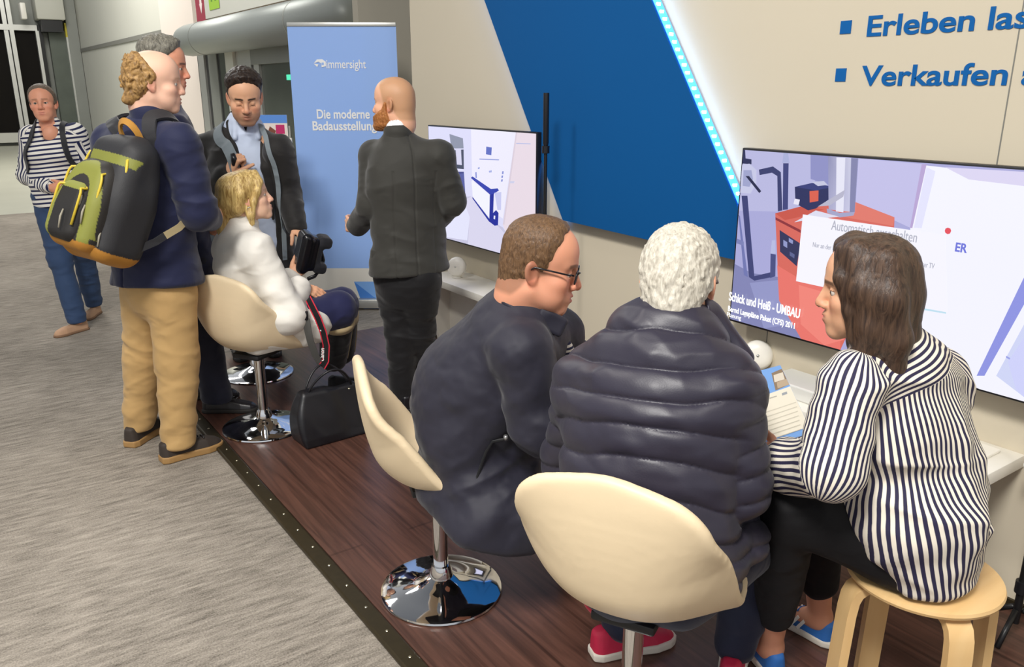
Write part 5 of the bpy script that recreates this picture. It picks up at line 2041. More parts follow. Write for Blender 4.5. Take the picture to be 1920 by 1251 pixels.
def woman_in_stripes():
    p = Person('dark-haired woman in striped blouse sitting on a wooden stool, turned to the men', (sc_[0], sc_[1], 0.02), SKIN['tan'], brow='#30221a', nose=1.0, lips='#a8554c', hands='#d89a7c')
    f = view(-0.72, 0, 0.69)
    lat = np.cross(f, UPV)            # her right
    hips = at(1722, 1010, 1.86)
    waist = at(1715, 900, 1.87)
    chest = at(1695, 780, 1.87)
    top = at(1678, 700, 1.87)
    neck = at(1655, 630, 1.86)
    shL, shR = at(1598, 722, 1.76), at(1748, 708, 1.98)
    elL, wrL = at(1556, 868, 1.70), at(1468, 868, 1.88)
    elR, wrR = at(1700, 850, 2.08), at(1560, 850, 2.18)
    p.head(at(1628, 543, 1.86), view(-0.93, -0.10, 0.32), view(-0.08, 1, 0), 0.98, neck, 0.05)
    p.core([hips, waist, chest, top, neck], [0.09, 0.08, 0.08, 0.06, 0.05])
    p.core([top, shL, elL, wrL], [0.05, 0.04, 0.03, 0.023])
    p.core([top, shR, elR, wrR], [0.05, 0.04, 0.03, 0.023])
    hpL, hpR = hips - lat * 0.085, hips + lat * 0.085
    knL, knR = at(1478, 948, 1.90), at(1530, 930, 2.12)
    grL, grR = onz(1440, 1252, 0.02), onz(1532, 1196, 0.02)
    anL, anR = grL + UPV * 0.075, grR + UPV * 0.075
    p.core([hips, hpL, knL], [0.08, 0.07, 0.05])
    p.core([knL, knL * 0.55 + anL * 0.45, anL], [0.05, 0.047, 0.034])
    p.core([hips, hpR, knR], [0.08, 0.07, 0.05])
    p.core([knR, knR * 0.55 + anR * 0.45, anR], [0.05, 0.047, 0.034])
    toeL, toeR = unit(view(-0.25, 0, 0.97)), unit(view(-0.62, 0, 0.78))
    p.core([anL, grL + toeL * 0.10 + UPV * 0.03], [0.034, 0.025])
    p.core([anR, grR + toeR * 0.10 + UPV * 0.03], [0.034, 0.025])
    hand(p.body, wrL, view(-0.85, 0.25, 0.35), view(0.2, 0.3, 0.9), view(-0.2, 0.9, 0.2), (0.5, 0.7, 0.8, 0.9), 0.92)
    hand(p.body, wrR, view(-0.9, 0.1, 0.1), view(0.2, 0.9, -0.3), view(0, 0.8, -0.6), (0.6, 0.7, 0.8, 0.9), 0.92)
    p.skin_mesh(0.0036)
    p.eyes('#3a2a1e')
    # hair: cap plus long locks falling over neck and shoulders
    lw = p.world

    def locks(F):
        side = -1 if np.dot(p.hR[:, 0], FH) > 0 else 1      # the side seen from the camera
        rng = np.random.RandomState(3)
        F.chain([lw((0.0, -0.03, 0.05)), lw((0.0, -0.055, -0.02)), lw((0.0, -0.062, -0.11)), lw((0.01, -0.065, -0.16))], [0.068, 0.056, 0.046, 0.03], 0.03)
        for sx in (-1, 1):
            F.chain([lw((0.045 * sx, 0.03, 0.10)), lw((0.078 * sx, 0.015, 0.02)), lw((0.083 * sx, 0.0, -0.07)), lw((0.075 * sx, 0.015, -0.15)), lw((0.07 * sx, 0.03, -0.215))], [0.035, 0.034, 0.032, 0.026, 0.008], 0.02)
            F.chain([lw((0.06 * sx, -0.03, 0.08)), lw((0.085 * sx, -0.035, 0.0)), lw((0.082 * sx, -0.05, -0.10)), lw((0.075 * sx, -0.05, -0.17)), lw((0.06 * sx, -0.06, -0.225))], [0.04, 0.042, 0.038, 0.026, 0.008], 0.02)
            F.chain([lw((0.03 * sx, 0.06, 0.105)), lw((0.064 * sx, 0.062, 0.045)), lw((0.078 * sx, 0.045, -0.03)), lw((0.08 * sx, 0.04, -0.10))], [0.016, 0.016, 0.014, 0.010], 0.015)
        for k in range(26):
            a = rng.uniform(-2.6, -0.2) if k % 2 else rng.uniform(3.3, 6.0)
            r0 = 0.084
            px_, py_ = math.cos(a) * 0.082, math.sin(a) * 0.074 - 0.015
            end = rng.uniform(-0.25, -0.14)
            F.chain([lw((px_ * 0.95, py_, 0.03)), lw((px_ * 1.02, py_ * 1.03, -0.06)), lw((px_ * 0.98 + rng.uniform(-.01, .01), py_ + rng.uniform(-.01, .015), -0.13)), lw((px_ * 0.8 + rng.uniform(-.02, .02), py_ * 0.9 + rng.uniform(-.02, .02), end))],
                    [0.014, 0.014, 0.011, 0.002], 0.006)
    p.hair('full', 0.007, M_darkhair, 0.003, (110, 110, 20), extra=locks, h=0.0036)
    # blouse
    trunk = Field()
    trunk.cone(hips, waist, 0.162, 0.150, 0.05, f, 1.2)
    trunk.cone(waist, chest, 0.150, 0.155, 0.05, f, 1.30)
    trunk.cone(chest, top, 0.158, 0.128, 0.05, f, 1.35)
    trunk.cone(top, neck, 0.085, 0.058, 0.05)
    trunk.cone(top, shL, 0.08, 0.068, 0.04)
    trunk.cone(top, shR, 0.088, 0.074, 0.05)
    trunk.ell(at(1705, 955, 1.83), (0.14, 0.14, 0.14), None, 0.06)
    trunk.cone(hips, hips - UPV * 0.08, 0.162, 0.158, 0.04, f, 1.15)
    trunk.cut(at(1725, 1072, 1.80), view(0.04, -1, 0.10), 0.015)
    trunk.cut(at(1650, 1035, 1.80), view(-0.85, -0.55, 0.1), 0.02)
    SLL, SLR = Field(), Field()
    SLL.chain([shL, elL, wrL + (elL - wrL) * 0.10], [0.072, 0.064, 0.050], 0.012)
    SLR.chain([shR, elR, wrR + (elR - wrR) * 0.10], [0.070, 0.060, 0.046], 0.05)
    J = Field()
    J.p = trunk.p + SLL.p + SLR.p
    axis = unit(top - hips)
    axL1, axL2 = unit(elL - shL), unit(wrL - elL)

    def sleeve_c(P):
        a1 = around(P, shL, elL, -lat) * 0.068
        a2 = around(P, elL, wrL, axL1) * 0.058
        aR = around(P, shR, elR, lat) * 0.066
        t = (P - shL) @ axL1
        c = np.where(((P - elL) @ axL2 > 0.0) & (np.linalg.norm(P - elL, axis=1) > 0.02) & ((P - elL) @ axL1 > -0.03), a2, a1)
        return np.where(SLR.eval(P, 0.1) < SLL.eval(P, 0.1), aR, c)
    yoke0 = at(1665, 712, 1.72)

    def my(P):
        t = (P - hips) @ axis
        y0 = (yoke0 - hips) @ axis
        return t - y0 + 0.045 + 0.12 * np.abs((P - chest) @ lat)

    at_ = dict(sa=lambda P: around(P, hips, top, -f) * 0.145 + 0.010 * (fbm(P * 7, 2) - 0.5),
               sb=lambda P: (P - hips) @ axis + 0.15 * np.abs((P - chest) @ lat),
               sc=lambda P: sleeve_c(P) + 0.008 * (fbm(P * 9 + 3, 2) - 0.5),
               my=my, ms=lambda P: np.clip(trunk.eval(P, 0.1) - np.minimum(SLL.eval(P, 0.1), SLR.eval(P, 0.1)), -1, 1))

    def wr(P, n):
        h = (P - hips) @ axis
        return (0.016 * (folds(P, axis + 0.3 * lat, 9, 3.5, 2.0, 1.5) - 0.4) * sstep(0.38, 0.2, h) + 0.014 * (folds(P, lat, 8, 2.2, 5.0, 1.5) - 0.4) * sstep(0.45, 0.3, h)
                + 0.010 * (folds(P, axL1 + 0.4 * axL2, 12, 4.5, 8.0, 1.5) - 0.4))
    b = sculpt('blouse', J, 0.0045, M_blouse, p.root, disp=wr, attrs=at_)
    K = Field()
    K.cone(neck - UPV * 0.02, neck + UPV * 0.03, 0.062, 0.064, 0.01)
    K.cone(neck - UPV * 0.06, neck + UPV * 0.06, 0.052, 0.056, 0.006, op='s')
    sculpt('collar', K, 0.004, M_blouse, b, attrs=dict(sa=lambda P: P[:, 2], sb=lambda P: P[:, 2], sc=lambda P: P[:, 2], my=lambda P: P[:, 2] * 0 - 1, ms=lambda P: P[:, 2] * 0 - 1))
    T = Field()
    T.cone(hips + f * 0.05, hips + f * 0.02 - UPV * 0.01, 0.125, 0.125, 0.05, UPV, 1.3)
    cL, cR = knL * 0.28 + anL * 0.72, knR * 0.33 + anR * 0.67
    T.chain([hpL, knL, cL], [0.100, 0.078, 0.056], 0.035)
    T.chain([hpR, knR, cR], [0.100, 0.078, 0.056], 0.035)
    sculpt('trousers', T, 0.0055, M_blacktrouser, p.root, disp=lambda P, n: 0.006 * (folds(P, (0.5, 0.5, 0.6), 10, 5, 4.0) - 0.45))
    mb_ = plain('blue_canvas', '#2f6fbe', 0.65, noise=0.08, bump=0.2, bscale=400)
    mw = plain('white_stripe_leather', '#f0ece2', 0.5)
    for g, t in ((grL, toeL), (grR, toeR)):
        u, R = shoe(p.root, g - t * 0.055, g + t * 0.195, mb_, M_whitesole, w=0.042, h=0.085, sole=0.024, low=0.055)
        for sd in (-1, 1):
            for k in range(3):
                a = g - t * 0.055 + R @ np.array([0.105 + 0.024 * k, sd * 0.0385, 0.026])
                b2 = g - t * 0.055 + R @ np.array([0.085 + 0.024 * k, sd * 0.030, 0.062])
                MB().ribbon([a, b2], R[:, 1] * sd, 0.010, 0.006).build('stripe', mw, u, False, True)
        for k in range(4):
            c = g - t * 0.055 + R @ np.array([0.10 + 0.022 * k, 0, 0.078 - 0.006 * k])
            MB().tube([c - R[:, 1] * 0.02, c + UPV * 0.004, c + R[:, 1] * 0.02], 0.003, 6).build('lace', mb_, u, True, True)
    return p


woman_in_stripes()

# brochure held up by the woman and the white-haired man
bc = [at(1398, 702, 2.16), at(1489, 668, 2.20), at(1523, 812, 2.06), at(1432, 838, 2.02)]
o0 = bc[3]
rr, uu = unit(bc[2] - bc[3]), None
nn = unit(np.cross(bc[2] - bc[3], bc[0] - bc[3]))
uu = np.cross(nn, rr)
wB, hB = float(np.linalg.norm(bc[2] - bc[3])) + 0.045, float((bc[0] - bc[3]).dot(uu))
br_ = empty('brochure', tuple(o0))
tag(br_, 'open brochure with blue cover and white sheet held between the two sitters', 'brochure')
o0 = o0 - rr * 0.045
MB().prism([o0, o0 + rr * wB, o0 + rr * wB + uu * hB, o0 + uu * hB], nn * -0.004).build('cover', plain('blue_brochure', '#7aa2dc', 0.4), br_, False, True)
bw2 = lambda px, py: None


def bro(pts):
    out = []
    for px, py in pts:
        d = ray(px, py)
        t = (o0 - EYE).dot(nn) / d.dot(nn)
        q = EYE + d * t - o0
        out.append((min(max(float(q.dot(rr)), 0.001), wB - 0.001), min(max(float(q.dot(uu)), 0.001), hB - 0.001)))
    return out


Zb = zm(940, 420, 1512 / 580)
art = [('#7aa6e2', bro([(1380, 690), (1500, 660), (1540, 830), (1420, 850)])),
       ('#8d7a66', bro(Zb([(1320, 730), (1440, 690), (1462, 770), (1340, 815)]))),
       ('#d9d0c2', bro(Zb([(1330, 740), (1375, 725), (1385, 760), (1335, 775)]))), ('#3c3430', bro(Zb([(1400, 712), (1440, 700), (1446, 735), (1410, 748)]))),
       ('#b8a58e', bro(Zb([(1345, 775), (1405, 755), (1412, 785), (1350, 805)]))), ('#a33d33', bro(Zb([(1415, 708), (1440, 700), (1442, 718), (1418, 726)]))),
       ('#e8e2d2', bro(Zb([(1252, 850), (1465, 780), (1512, 990), (1290, 1060)]))),
       ('#9aa0a8', bro(Zb([(1370, 828), (1395, 820), (1397, 832), (1372, 840)]))), ('#b4b0a6', bro(Zb([(1310, 850), (1345, 840), (1346, 845), (1311, 856)])))]
for k in range(7):
    yy = 890 + 22 * k
    art.append(('#cfc9ba', bro(Zb([(1285 + 4 * k, yy + 32), (1440 + 4 * k, yy - 20), (1440 + 4 * k, yy - 16), (1286 + 4 * k, yy + 36)]))))
picture('print', art, o0 + nn * 0.0004, rr, uu, nn, attr_mat('brochure_print', 0.4), br_)


# --------------------------------------------------------- bald bearded man with his back to the camera
M_greysuit = cloth('charcoal_suit', '#34332f', 0.7, 0.2, 600, 0.2, 0.08)
M_shirtwhite = cloth('white_shirt', '#e8e8ea', 0.6)
M_blackjeans = cloth('black_jeans', '#111013', 0.7, 0.3, 400)


def man_bearded():
    g0 = at(765, 700, 4.15)
    p = Person('bald man with ginger beard in charcoal suit jacket standing before the left screen', (g0[0], g0[1], 0.02), SKIN['light'], jaw=1.02, brow='#8a6a48', flush='#d07a60', buzz=('#94703f', 0.5, 'receding'))
    f = view(-0.38, 0, 0.92)
    lat = np.cross(f, UPV)
    S = 4.14
    hips, waist, chest, top = at(768, 500, S), at(766, 425, S), at(763, 335, S), at(754, 282, S)
    neck = at(746, 254, S)
    shL, shR = at(703, 285, S + 0.06), at(822, 285, S - 0.06)
    elL, wrL = at(697, 385, S - 0.02), at(668, 428, S + 0.16)
    elR, wrR = at(848, 378, S - 0.02), at(812, 420, S + 0.2)
    p.head(at(739, 195, S + 0.02), view(-0.93, -0.03, 0.30), view(0.02, 1, 0), 1.0, neck, 0.058)
    p.core([hips, waist, chest, top, neck], [0.1, 0.1, 0.1, 0.06, 0.05])
    p.core([top, shL, elL, wrL], [0.06, 0.05, 0.035, 0.027])
    p.core([top, shR, elR, wrR], [0.06, 0.05, 0.035, 0.027])
    hpL, hpR = at(738, 520, S + 0.04), at(788, 520, S - 0.04)
    knL, knR = at(752, 632, S + 0.03), at(786, 620, S + 0.05)
    gL, gR = onz(757, 765, 0.02), onz(800, 742, 0.02)
    anL, anR = gL + UPV * 0.08, gR + UPV * 0.08
    p.core([hips, hpL, knL, anL], [0.09, 0.07, 0.05, 0.04])
    p.core([hips, hpR, knR, anR], [0.09, 0.07, 0.05, 0.04])
    hand(p.body, wrL, view(-0.65, 0.12, 0.7), view(0.75, 0, 0.5), view(0.1, 0.9, 0.1), (0.4, 0.5, 0.6, 0.7))
    hand(p.body, wrR, view(-0.5, 0.2, 0.8), view(-0.75, 0, -0.5), view(0.1, 0.9, 0.1), (0.4, 0.5, 0.6, 0.7))
    p.skin_mesh(0.0042)
    p.eyes()
    p.beard(0.011, hairmat('ginger_beard', '#8a5228', '#c0824c', (150, 150, 60)))
    J = Field()
    J.cone(hips, waist, 0.190, 0.172, 0.05, f, 1.32)
    J.cone(waist, chest, 0.172, 0.200, 0.05, f, 1.40)
    J.cone(chest, top - UPV * 0.065, 0.200, 0.125, 0.05, f, 1.5)
    J.cone(top - UPV * 0.05, neck - UPV * 0.02, 0.100, 0.072, 0.05)
    J.cone(top - UPV * 0.045, shL - UPV * 0.012, 0.085, 0.075, 0.05)
    J.cone(top - UPV * 0.045, shR - UPV * 0.012, 0.085, 0.075, 0.05)
    J.cone(hips, hips - UPV * 0.07, 0.195, 0.212, 0.03, f, 1.3)
    J.cut(at(768, 519, S - 0.16), view(0.05, -1, -0.02), 0.006)
    J.chain([shL - UPV * 0.035, elL, wrL - UPV * 0.0 + (elL - wrL) * 0.1], [0.077, 0.064, 0.048], 0.022)
    J.chain([shR - UPV * 0.035, elR, wrR + (elR - wrR) * 0.1], [0.077, 0.064, 0.048], 0.022)
    aL, aR = unit(elL - shL), unit(elR - shR)

    def wr(P, n):
        fl = (P - waist) @ f
        seam = np.exp(-(((P - waist) @ lat) / 0.004) ** 2) * (fl < 0)
        side = sum(np.exp(-(((P - waist) @ lat - q) / 0.005) ** 2) for q in (-0.1, 0.1)) * (fl < 0) * ((P - chest)[:, 2] < 0.05)
        dl = np.abs((P - waist) @ lat)
        return (0.007 * (folds(P, UPV + 0.8 * lat * 0.5, 12, 4, 2.0) - 0.45) * sstep(0.30, 0.05, P[:, 2] - waist[2])
                + 0.007 * (folds(P, aL + 0.5 * lat, 13, 3, 3.0) - 0.45) * sstep(0.13, 0.2, dl) - 0.0035 * seam - 0.002 * side)
    j = sculpt('suit_jacket', J, 0.005, M_greysuit, p.root, disp=wr)
    K = Field()
    K.cone(neck - UPV * 0.045, neck + UPV * 0.012 - f * 0.008, 0.080, 0.072, 0.01)
    K.cone(neck - UPV * 0.06, neck + UPV * 0.06, 0.060, 0.062, 0.005, op='s')
    K.cut(neck + f * 0.035 + UPV * 0.03, unit(f + UPV * 0.5), 0.01)
    sculpt('lapel_collar', K, 0.004, M_greysuit, j)
    C = Field()
    C.cone(neck - UPV * 0.05, neck + UPV * 0.042 - f * 0.006, 0.068, 0.063, 0.01)
    C.cone(neck - UPV * 0.06, neck + UPV * 0.06, 0.054, 0.057, 0.005, op='s')
    C.cone(neck + f * 0.06, top + f * 0.10 - UPV * 0.12, 0.035, 0.05, 0.03)
    sculpt('shirt', C, 0.004, M_shirtwhite, p.root)
    # pocket flap on the left hip, cuffs
    fp0 = hips + UPV * 0.085 - lat * 0.160 - f * 0.062
    MB().box((-0.055, -0.006, -0.022), (0.055, 0.006, 0.022), 0.005, Matrix.Translation(fp0) @ Matrix.Rotation(math.atan2(lat[1], lat[0]) - 0.75, 4, 'Z')).build('pocket_flap', M_greysuit, j, 'auto', True)
    MB().tube([wrL + (elL - wrL) * 0.08, wrL - (elL - wrL) * 0.02], 0.038, 18).build('shirt_cuff', M_shirtwhite, j, True, True)
    T = Field()
    T.cone(hips - UPV * 0.02, hips - UPV * 0.08, 0.165, 0.165, 0.05, f, 1.3)
    T.chain([hpL, knL, anL + UPV * 0.0], [0.105, 0.078, 0.066], 0.03)
    T.chain([hpR, knR, anR], [0.105, 0.078, 0.066], 0.03)
    T.cut((0, 0, 0.075), -UPV, 0.006)
    sculpt('trousers', T, 0.0055, M_blackjeans, p.root, disp=lambda P, n: 0.009 * (folds(P, UPV, 17, 5, 3.0) - 0.45) * sstep(0.85, 0.6, P[:, 2]))
    fd_ = unit(np.array([f[0], f[1], 0]))
    for g_ in (gL, gR):
        shoe(p.root, g_ - fd_ * 0.08, g_ + fd_ * 0.21, M_blackshoe, M_darksole)


man_bearded()

# --------------------------------------------------------- man with backpack, khaki trousers
M_navyblazer = cloth('navy_blazer_wool', '#1b2040', 0.72, 0.15, 500, 0.2, 0.05)
M_khaki = cloth('khaki_twill', '#bd9a66', 0.8, 0.2, 500, 0.1, 0.06)
M_brownshoe = plain('dark_brown_nubuck', '#352c26', 0.7, noise=0.2, nscale=30)
M_gum = plain('gum_sole', '#a07c4c', 0.6, noise=0.12)


def man_backpack():
    p = Person('balding man in navy blazer and khaki trousers wearing a backpack', (0.70, 4.0, 0.0), SKIN['pale'], jaw=1.02, brow='#b58a5c', browk=0.4, flush='#d88a78', nose=0.95)
    f = view(0.52, 0, 0.85)
    lat = np.cross(f, UPV)
    S = 3.66
    hips, waist, chest, top = at(293, 505, S), at(285, 415, S), at(272, 310, S), at(277, 250, S)
    neck = at(285, 222, S)
    shR, shL = at(335, 262, S - 0.10), at(208, 260, S + 0.10)
    elR, wrR = at(372, 395, S - 0.10), at(395, 412, S + 0.16)
    elL, wrL = at(190, 390, S + 0.16), at(260, 420, S + 0.36)
    p.head(at(291, 155, S), view(0.92, -0.10, 0.34), view(0.06, 1, 0), 1.02, neck, 0.062)
    p.core([hips, waist, chest, top, neck], [0.1, 0.1, 0.1, 0.06, 0.05])
    p.core([top, shL, elL, wrL], [0.06, 0.05, 0.035, 0.027])
    p.core([top, shR, elR, wrR], [0.06, 0.05, 0.035, 0.027])
    heR, toR = onz(303, 868, 0.0), onz(408, 838, 0.0)
    heL, toL = onz(243, 840, 0.0), onz(292, 808, 0.0)
    axR, axL = unit(toR - heR), unit(toL - heL)
    gR, gL = heR + axR * 0.09, heL + axL * 0.09
    hpL, hpR = hips - lat * 0.085 - UPV * 0.03, hips + lat * 0.085 - UPV * 0.03
    anL, anR = gL + UPV * 0.09, gR + UPV * 0.09
    knL, knR = hpL * 0.5 + anL * 0.5 + f * 0.01, hpR * 0.5 + anR * 0.5 + f * 0.02
    p.core([hips, hpL, knL, anL], [0.09, 0.07, 0.05, 0.04])
    p.core([hips, hpR, knR, anR], [0.09, 0.07, 0.05, 0.04])
    hand(p.body, wrR, view(0.3, 0.1, 0.9), view(-0.9, 0, 0.3), view(0.1, 0.9, 0.1))
    hand(p.body, wrL, view(0.6, 0.1, 0.7), view(0.7, 0, -0.6), view(0.1, 0.9, 0.1))
    p.skin_mesh(0.0042)
    p.eyes('#5a6a78')
    hm = hairmat('curly_fair_hair', '#6f5230', '#b9925a', (70, 70, 50), 0.5)
    p.hair('bald', 0.021, hm, 0.008, (60, 60, 45), clump=0.007, h=0.0036, sink=0.008,
           extra=lambda F: [F.ell(p.world((0.028 * sx, -0.085 - 0.01 * k, -0.055 - 0.022 * k)), (0.035, 0.028, 0.024), None, 0.012) for sx in (-1.2, 0, 1.2) for k in (0, 1)])
    J = Field()
    J.cone(hips, waist, 0.200, 0.195, 0.05, f, 1.25)
    J.cone(waist, chest, 0.195, 0.205, 0.05, f, 1.35)
    J.cone(chest, top - UPV * 0.065, 0.205, 0.125, 0.05, f, 1.45)
    J.cone(top - UPV * 0.05, neck - UPV * 0.02, 0.100, 0.078, 0.05)
    J.cone(top - UPV * 0.045, shL - UPV * 0.012, 0.09, 0.082, 0.05)
    J.cone(top - UPV * 0.045, shR - UPV * 0.012, 0.09, 0.082, 0.05)
    J.cone(hips, hips - UPV * 0.10, 0.205, 0.232, 0.03, f, 1.2)
    J.cut(at(300, 537, S - 0.18), view(0.02, -1, -0.12), 0.006)
    J.chain([shL - UPV * 0.035, elL, wrL + (elL - wrL) * 0.1], [0.083, 0.070, 0.052], 0.022)
    J.chain([shR - UPV * 0.035, elR, wrR + (elR - wrR) * 0.1], [0.085, 0.072, 0.054], 0.022)
    aR = unit(elR - shR)

    def wr(P, n):
        fl = (P - waist) @ f
        vent = np.exp(-(((P - waist) @ lat - 0.005) / 0.005) ** 2) * (fl < 0) * (P[:, 2] < hips[2] + 0.06)
        dl = (P - waist) @ lat
        return (0.009 * (folds(P, UPV + 0.5 * lat, 10, 4, 12.0) - 0.45) * sstep(0.35, 0.1, P[:, 2] - waist[2])
                + 0.009 * (folds(P, aR + 0.5 * lat, 12, 3, 6.0) - 0.45) * sstep(0.12, 0.2, dl) - 0.006 * vent)
    j = sculpt('blazer', J, 0.005, M_navyblazer, p.root, disp=wr)
    K = Field()
    K.cone(neck - UPV * 0.045, neck + UPV * 0.015 - f * 0.012, 0.086, 0.078, 0.01)
    K.cone(neck - UPV * 0.06, neck + UPV * 0.06, 0.064, 0.068, 0.005, op='s')
    K.cut(neck + f * 0.035 + UPV * 0.03, unit(f + UPV * 0.5), 0.01)
    sculpt('lapel_collar', K, 0.004, M_navyblazer, j)
    C = Field()
    C.cone(neck - UPV * 0.05, neck + UPV * 0.026 + f * 0.006, 0.069, 0.066, 0.01)
    C.cone(neck - UPV * 0.06, neck + UPV * 0.06, 0.056, 0.060, 0.005, op='s')
    C.cone(neck + f * 0.06, top + f * 0.11 - UPV * 0.12, 0.035, 0.05, 0.03)
    sculpt('shirt', C, 0.004, M_shirtwhite, p.root)
    T = Field()
    T.cone(hips, hips - UPV * 0.08, 0.175, 0.17, 0.05, f, 1.25)
    T.chain([hpL, knL, anL - UPV * 0.02], [0.112, 0.084, 0.064], 0.03)
    T.chain([hpR, knR, anR - UPV * 0.02], [0.115, 0.087, 0.066], 0.03)

    def wt(P, n):
        k = sstep(0.75, 0.35, P[:, 2])
        return (0.011 * (folds(P, UPV + 0.75 * lat, 10, 2.4, 1.0) - 0.45) * (0.4 + 0.6 * k)
                + 0.008 * (folds(P, UPV - 0.8 * lat, 15, 3.0, 8.0) - 0.45) * (0.3 + 0.7 * k))
    T.cut((0, 0, 0.072), -UPV, 0.008)
    sculpt('trousers', T, 0.0048, M_khaki, p.root, disp=wt)
    for he, to in ((heR, toR), (heL, toL)):
        ax = unit(to - he)
        u, R = shoe(p.root, he, he + ax * 0.295, M_brownshoe, M_gum, w=0.052, h=0.105, sole=0.034, low=0.075)
        for k in range(4):
            c = he + R @ np.array([0.13 + 0.024 * k, 0, 0.102 - 0.008 * k])
            MB().tube([c - R[:, 1] * 0.026, c + UPV * 0.006, c + R[:, 1] * 0.026], 0.0035, 6).build('lace', M_blackshoe, u, True, True)
    return p, f, lat, dict(J=J, chest=chest, top=top, shR=shR, shL=shL, waist=waist, hips=hips, neck=neck)


PB, fB, latB, JB = man_backpack()

# backpack worn by him
M_packdark = cloth('pack_black_nylon', '#26262a', 0.6, 0.25, 260)
M_packolive = cloth('pack_olive_fabric', '#7c7f36', 0.65, 0.25, 260)
M_packyellow = plain('pack_yellow_piping', '#d3b838', 0.5)
M_packtan = plain('pack_tan_leather', '#b98538', 0.55, noise=0.1)
M_packcord = plain('pack_grey_cord', '#9a9484', 0.6)


def backpack():
    cen = at(214, 372, 3.40)
    root = empty('backpack', tuple(cen))
    tag(root, 'black and olive backpack with yellow piping on the navy blazer', 'backpack')
    out = -fB                                   # away from his back
    up = unit(UPV + out * -0.42 + latB * 0.12)
    out = unit(out - up * np.dot(out, up))
    sd = np.cross(out, up)                      # towards his left... sign irrelevant for the shapes
    if np.dot(sd, latB) < 0:
        sd = -sd
    R = np.stack([sd, out, up], 1)

    def W(a, b, c):
        return cen + R @ np.array([a, b, c], float)

    def bag(P, hw, hd, hh, taper=0.25, r=0.06, c0=(0, 0, 0)):
        L = (P - cen) @ R - np.array(c0, np.float32)
        t = np.clip(L[:, 2] / hh, -1, 1)
        w = hw * (1 - taper * np.clip(t, 0, 1) ** 2 - 0.06 * np.clip(-t, 0, 1) ** 2)
        d = hd * (1 - 0.45 * np.clip(t, 0, 1) ** 1.5)
        q = np.stack([np.abs(L[:, 0]) - w + r, np.abs(L[:, 1]) - d + r, np.abs(L[:, 2]) - hh + r], 1)
        return (np.sqrt((np.maximum(q, 0) ** 2).sum(1)) + np.minimum(q.max(1), 0) - r) * 0.85
    B = Field()
    B.add(lambda P: bag(P, 0.165, 0.110, 0.265, 0.22, 0.07), cen - 0.36, cen + 0.36)

    def col(P):
        L = (P - cen) @ R
        c = np.tile(np.array(lin('#29292c'), np.float32), (len(P), 1))
        ol = (np.abs(L[:, 0] - 0.03) < 0.12) & (L[:, 1] > 0.03) & (L[:, 2] > 0.13) & (L[:, 2] < 0.17)
        c[ol] = lin('#7c7f36')
        tan = L[:, 2] + 0.25 * np.abs(L[:, 0]) < -0.178
        c[tan] = lin('#b07a30')
        return c
    main = sculpt('main_compartment', B, 0.005, attr_mat('pack_fabric', 0.6, 0.25, 260), root, col,
                  disp=lambda P, n: 0.010 * (folds(P, sd * 0.7 + up * 0.5, 9, 5, 2.0) - 0.45))
    Fp = Field()
    Fp.add(lambda P: bag(P, 0.135, 0.075, 0.190, 0.30, 0.055, (0.0, 0.095, -0.055)), cen - 0.36, cen + 0.36)

    def colf(P):
        L = (P - cen) @ R - np.array([0, 0.095, -0.055])
        c = np.tile(np.array(lin('#2b2826'), np.float32), (len(P), 1))
        a = np.abs(L[:, 0])
        arch = np.hypot(L[:, 0] / 0.125, np.minimum(L[:, 2] - 0.06, 0) * 0 + np.maximum(L[:, 2] + 0.02, 0) / 0.19)
        c[(arch > 0.70) & (arch < 1.05) & (L[:, 2] > -0.13)] = lin('#82853a')
        c[(a > 0.088) & (a < 0.125) & (L[:, 2] < 0.02) & (L[:, 2] > -0.15)] = lin('#82853a')
        c[L[:, 2] < -0.15] = lin('#b07a30')
        return c
    fp_ = sculpt('front_pocket', Fp, 0.0045, attr_mat('pocket_fabric', 0.6, 0.25, 260), root, colf)
    F2 = Field()
    F2.add(lambda P: bag(P, 0.098, 0.05, 0.125, 0.25, 0.045, (-0.012, 0.150, -0.095)), cen - 0.36, cen + 0.36)

    def col2(P):
        L = (P - cen) @ R - np.array([-0.012, 0.150, -0.095])
        c = np.tile(np.array(lin('#252322'), np.float32), (len(P), 1))
        c[(L[:, 0] < -0.045) | (L[:, 2] > 0.085)] = lin('#84873c')
        c[(L[:, 0] > 0.062)] = lin('#252322')
        return c
    sculpt('small_pocket', F2, 0.004, attr_mat('small_pocket_fabric', 0.6, 0.25, 260), root, col2)

    def arc(hw, y_, z0, z1, zt, n=20, top=0.3):
        pts = []
        for k in range(n + 1):
            a = math.pi * k / n
            pts.append((math.cos(a) * hw, z1 + math.sin(a) ** 0.8 * (zt - z1)))
        pts = [(hw, z0)] + pts + [(-hw, z0)]
        return pts
    for nm, hw, y_, z0, z1, zt, r in (('piping', 0.135, 0.078, -0.17, 0.08, 0.225, 0.006), ('piping', 0.112, 0.150, -0.19, 0.02, 0.118, 0.005), ('piping', 0.075, 0.195, -0.15, -0.03, 0.018, 0.005)):
        pts = [W(a, y_ - (0.045 if c > z1 + 0.6 * (zt - z1) else 0.0) * (c - z1) / max(zt - z1, 1e-3), c) for a, c in arc(hw, y_, z0, z1, zt)]
        MB().tube(pts, r, 8).build(nm, M_packyellow, root, True, True)
    # carry loop, zip pulls
    lp = [W(0.062 * math.cos(a) - 0.02, -0.01 + 0.05 * math.sin(a), 0.262 + 0.055 * math.sin(a)) for a in np.linspace(0, math.pi, 13)]
    MB().ribbon(lp, tuple(out), 0.026, 0.010).build('carry_loop', M_packtan, root, 'auto', True)
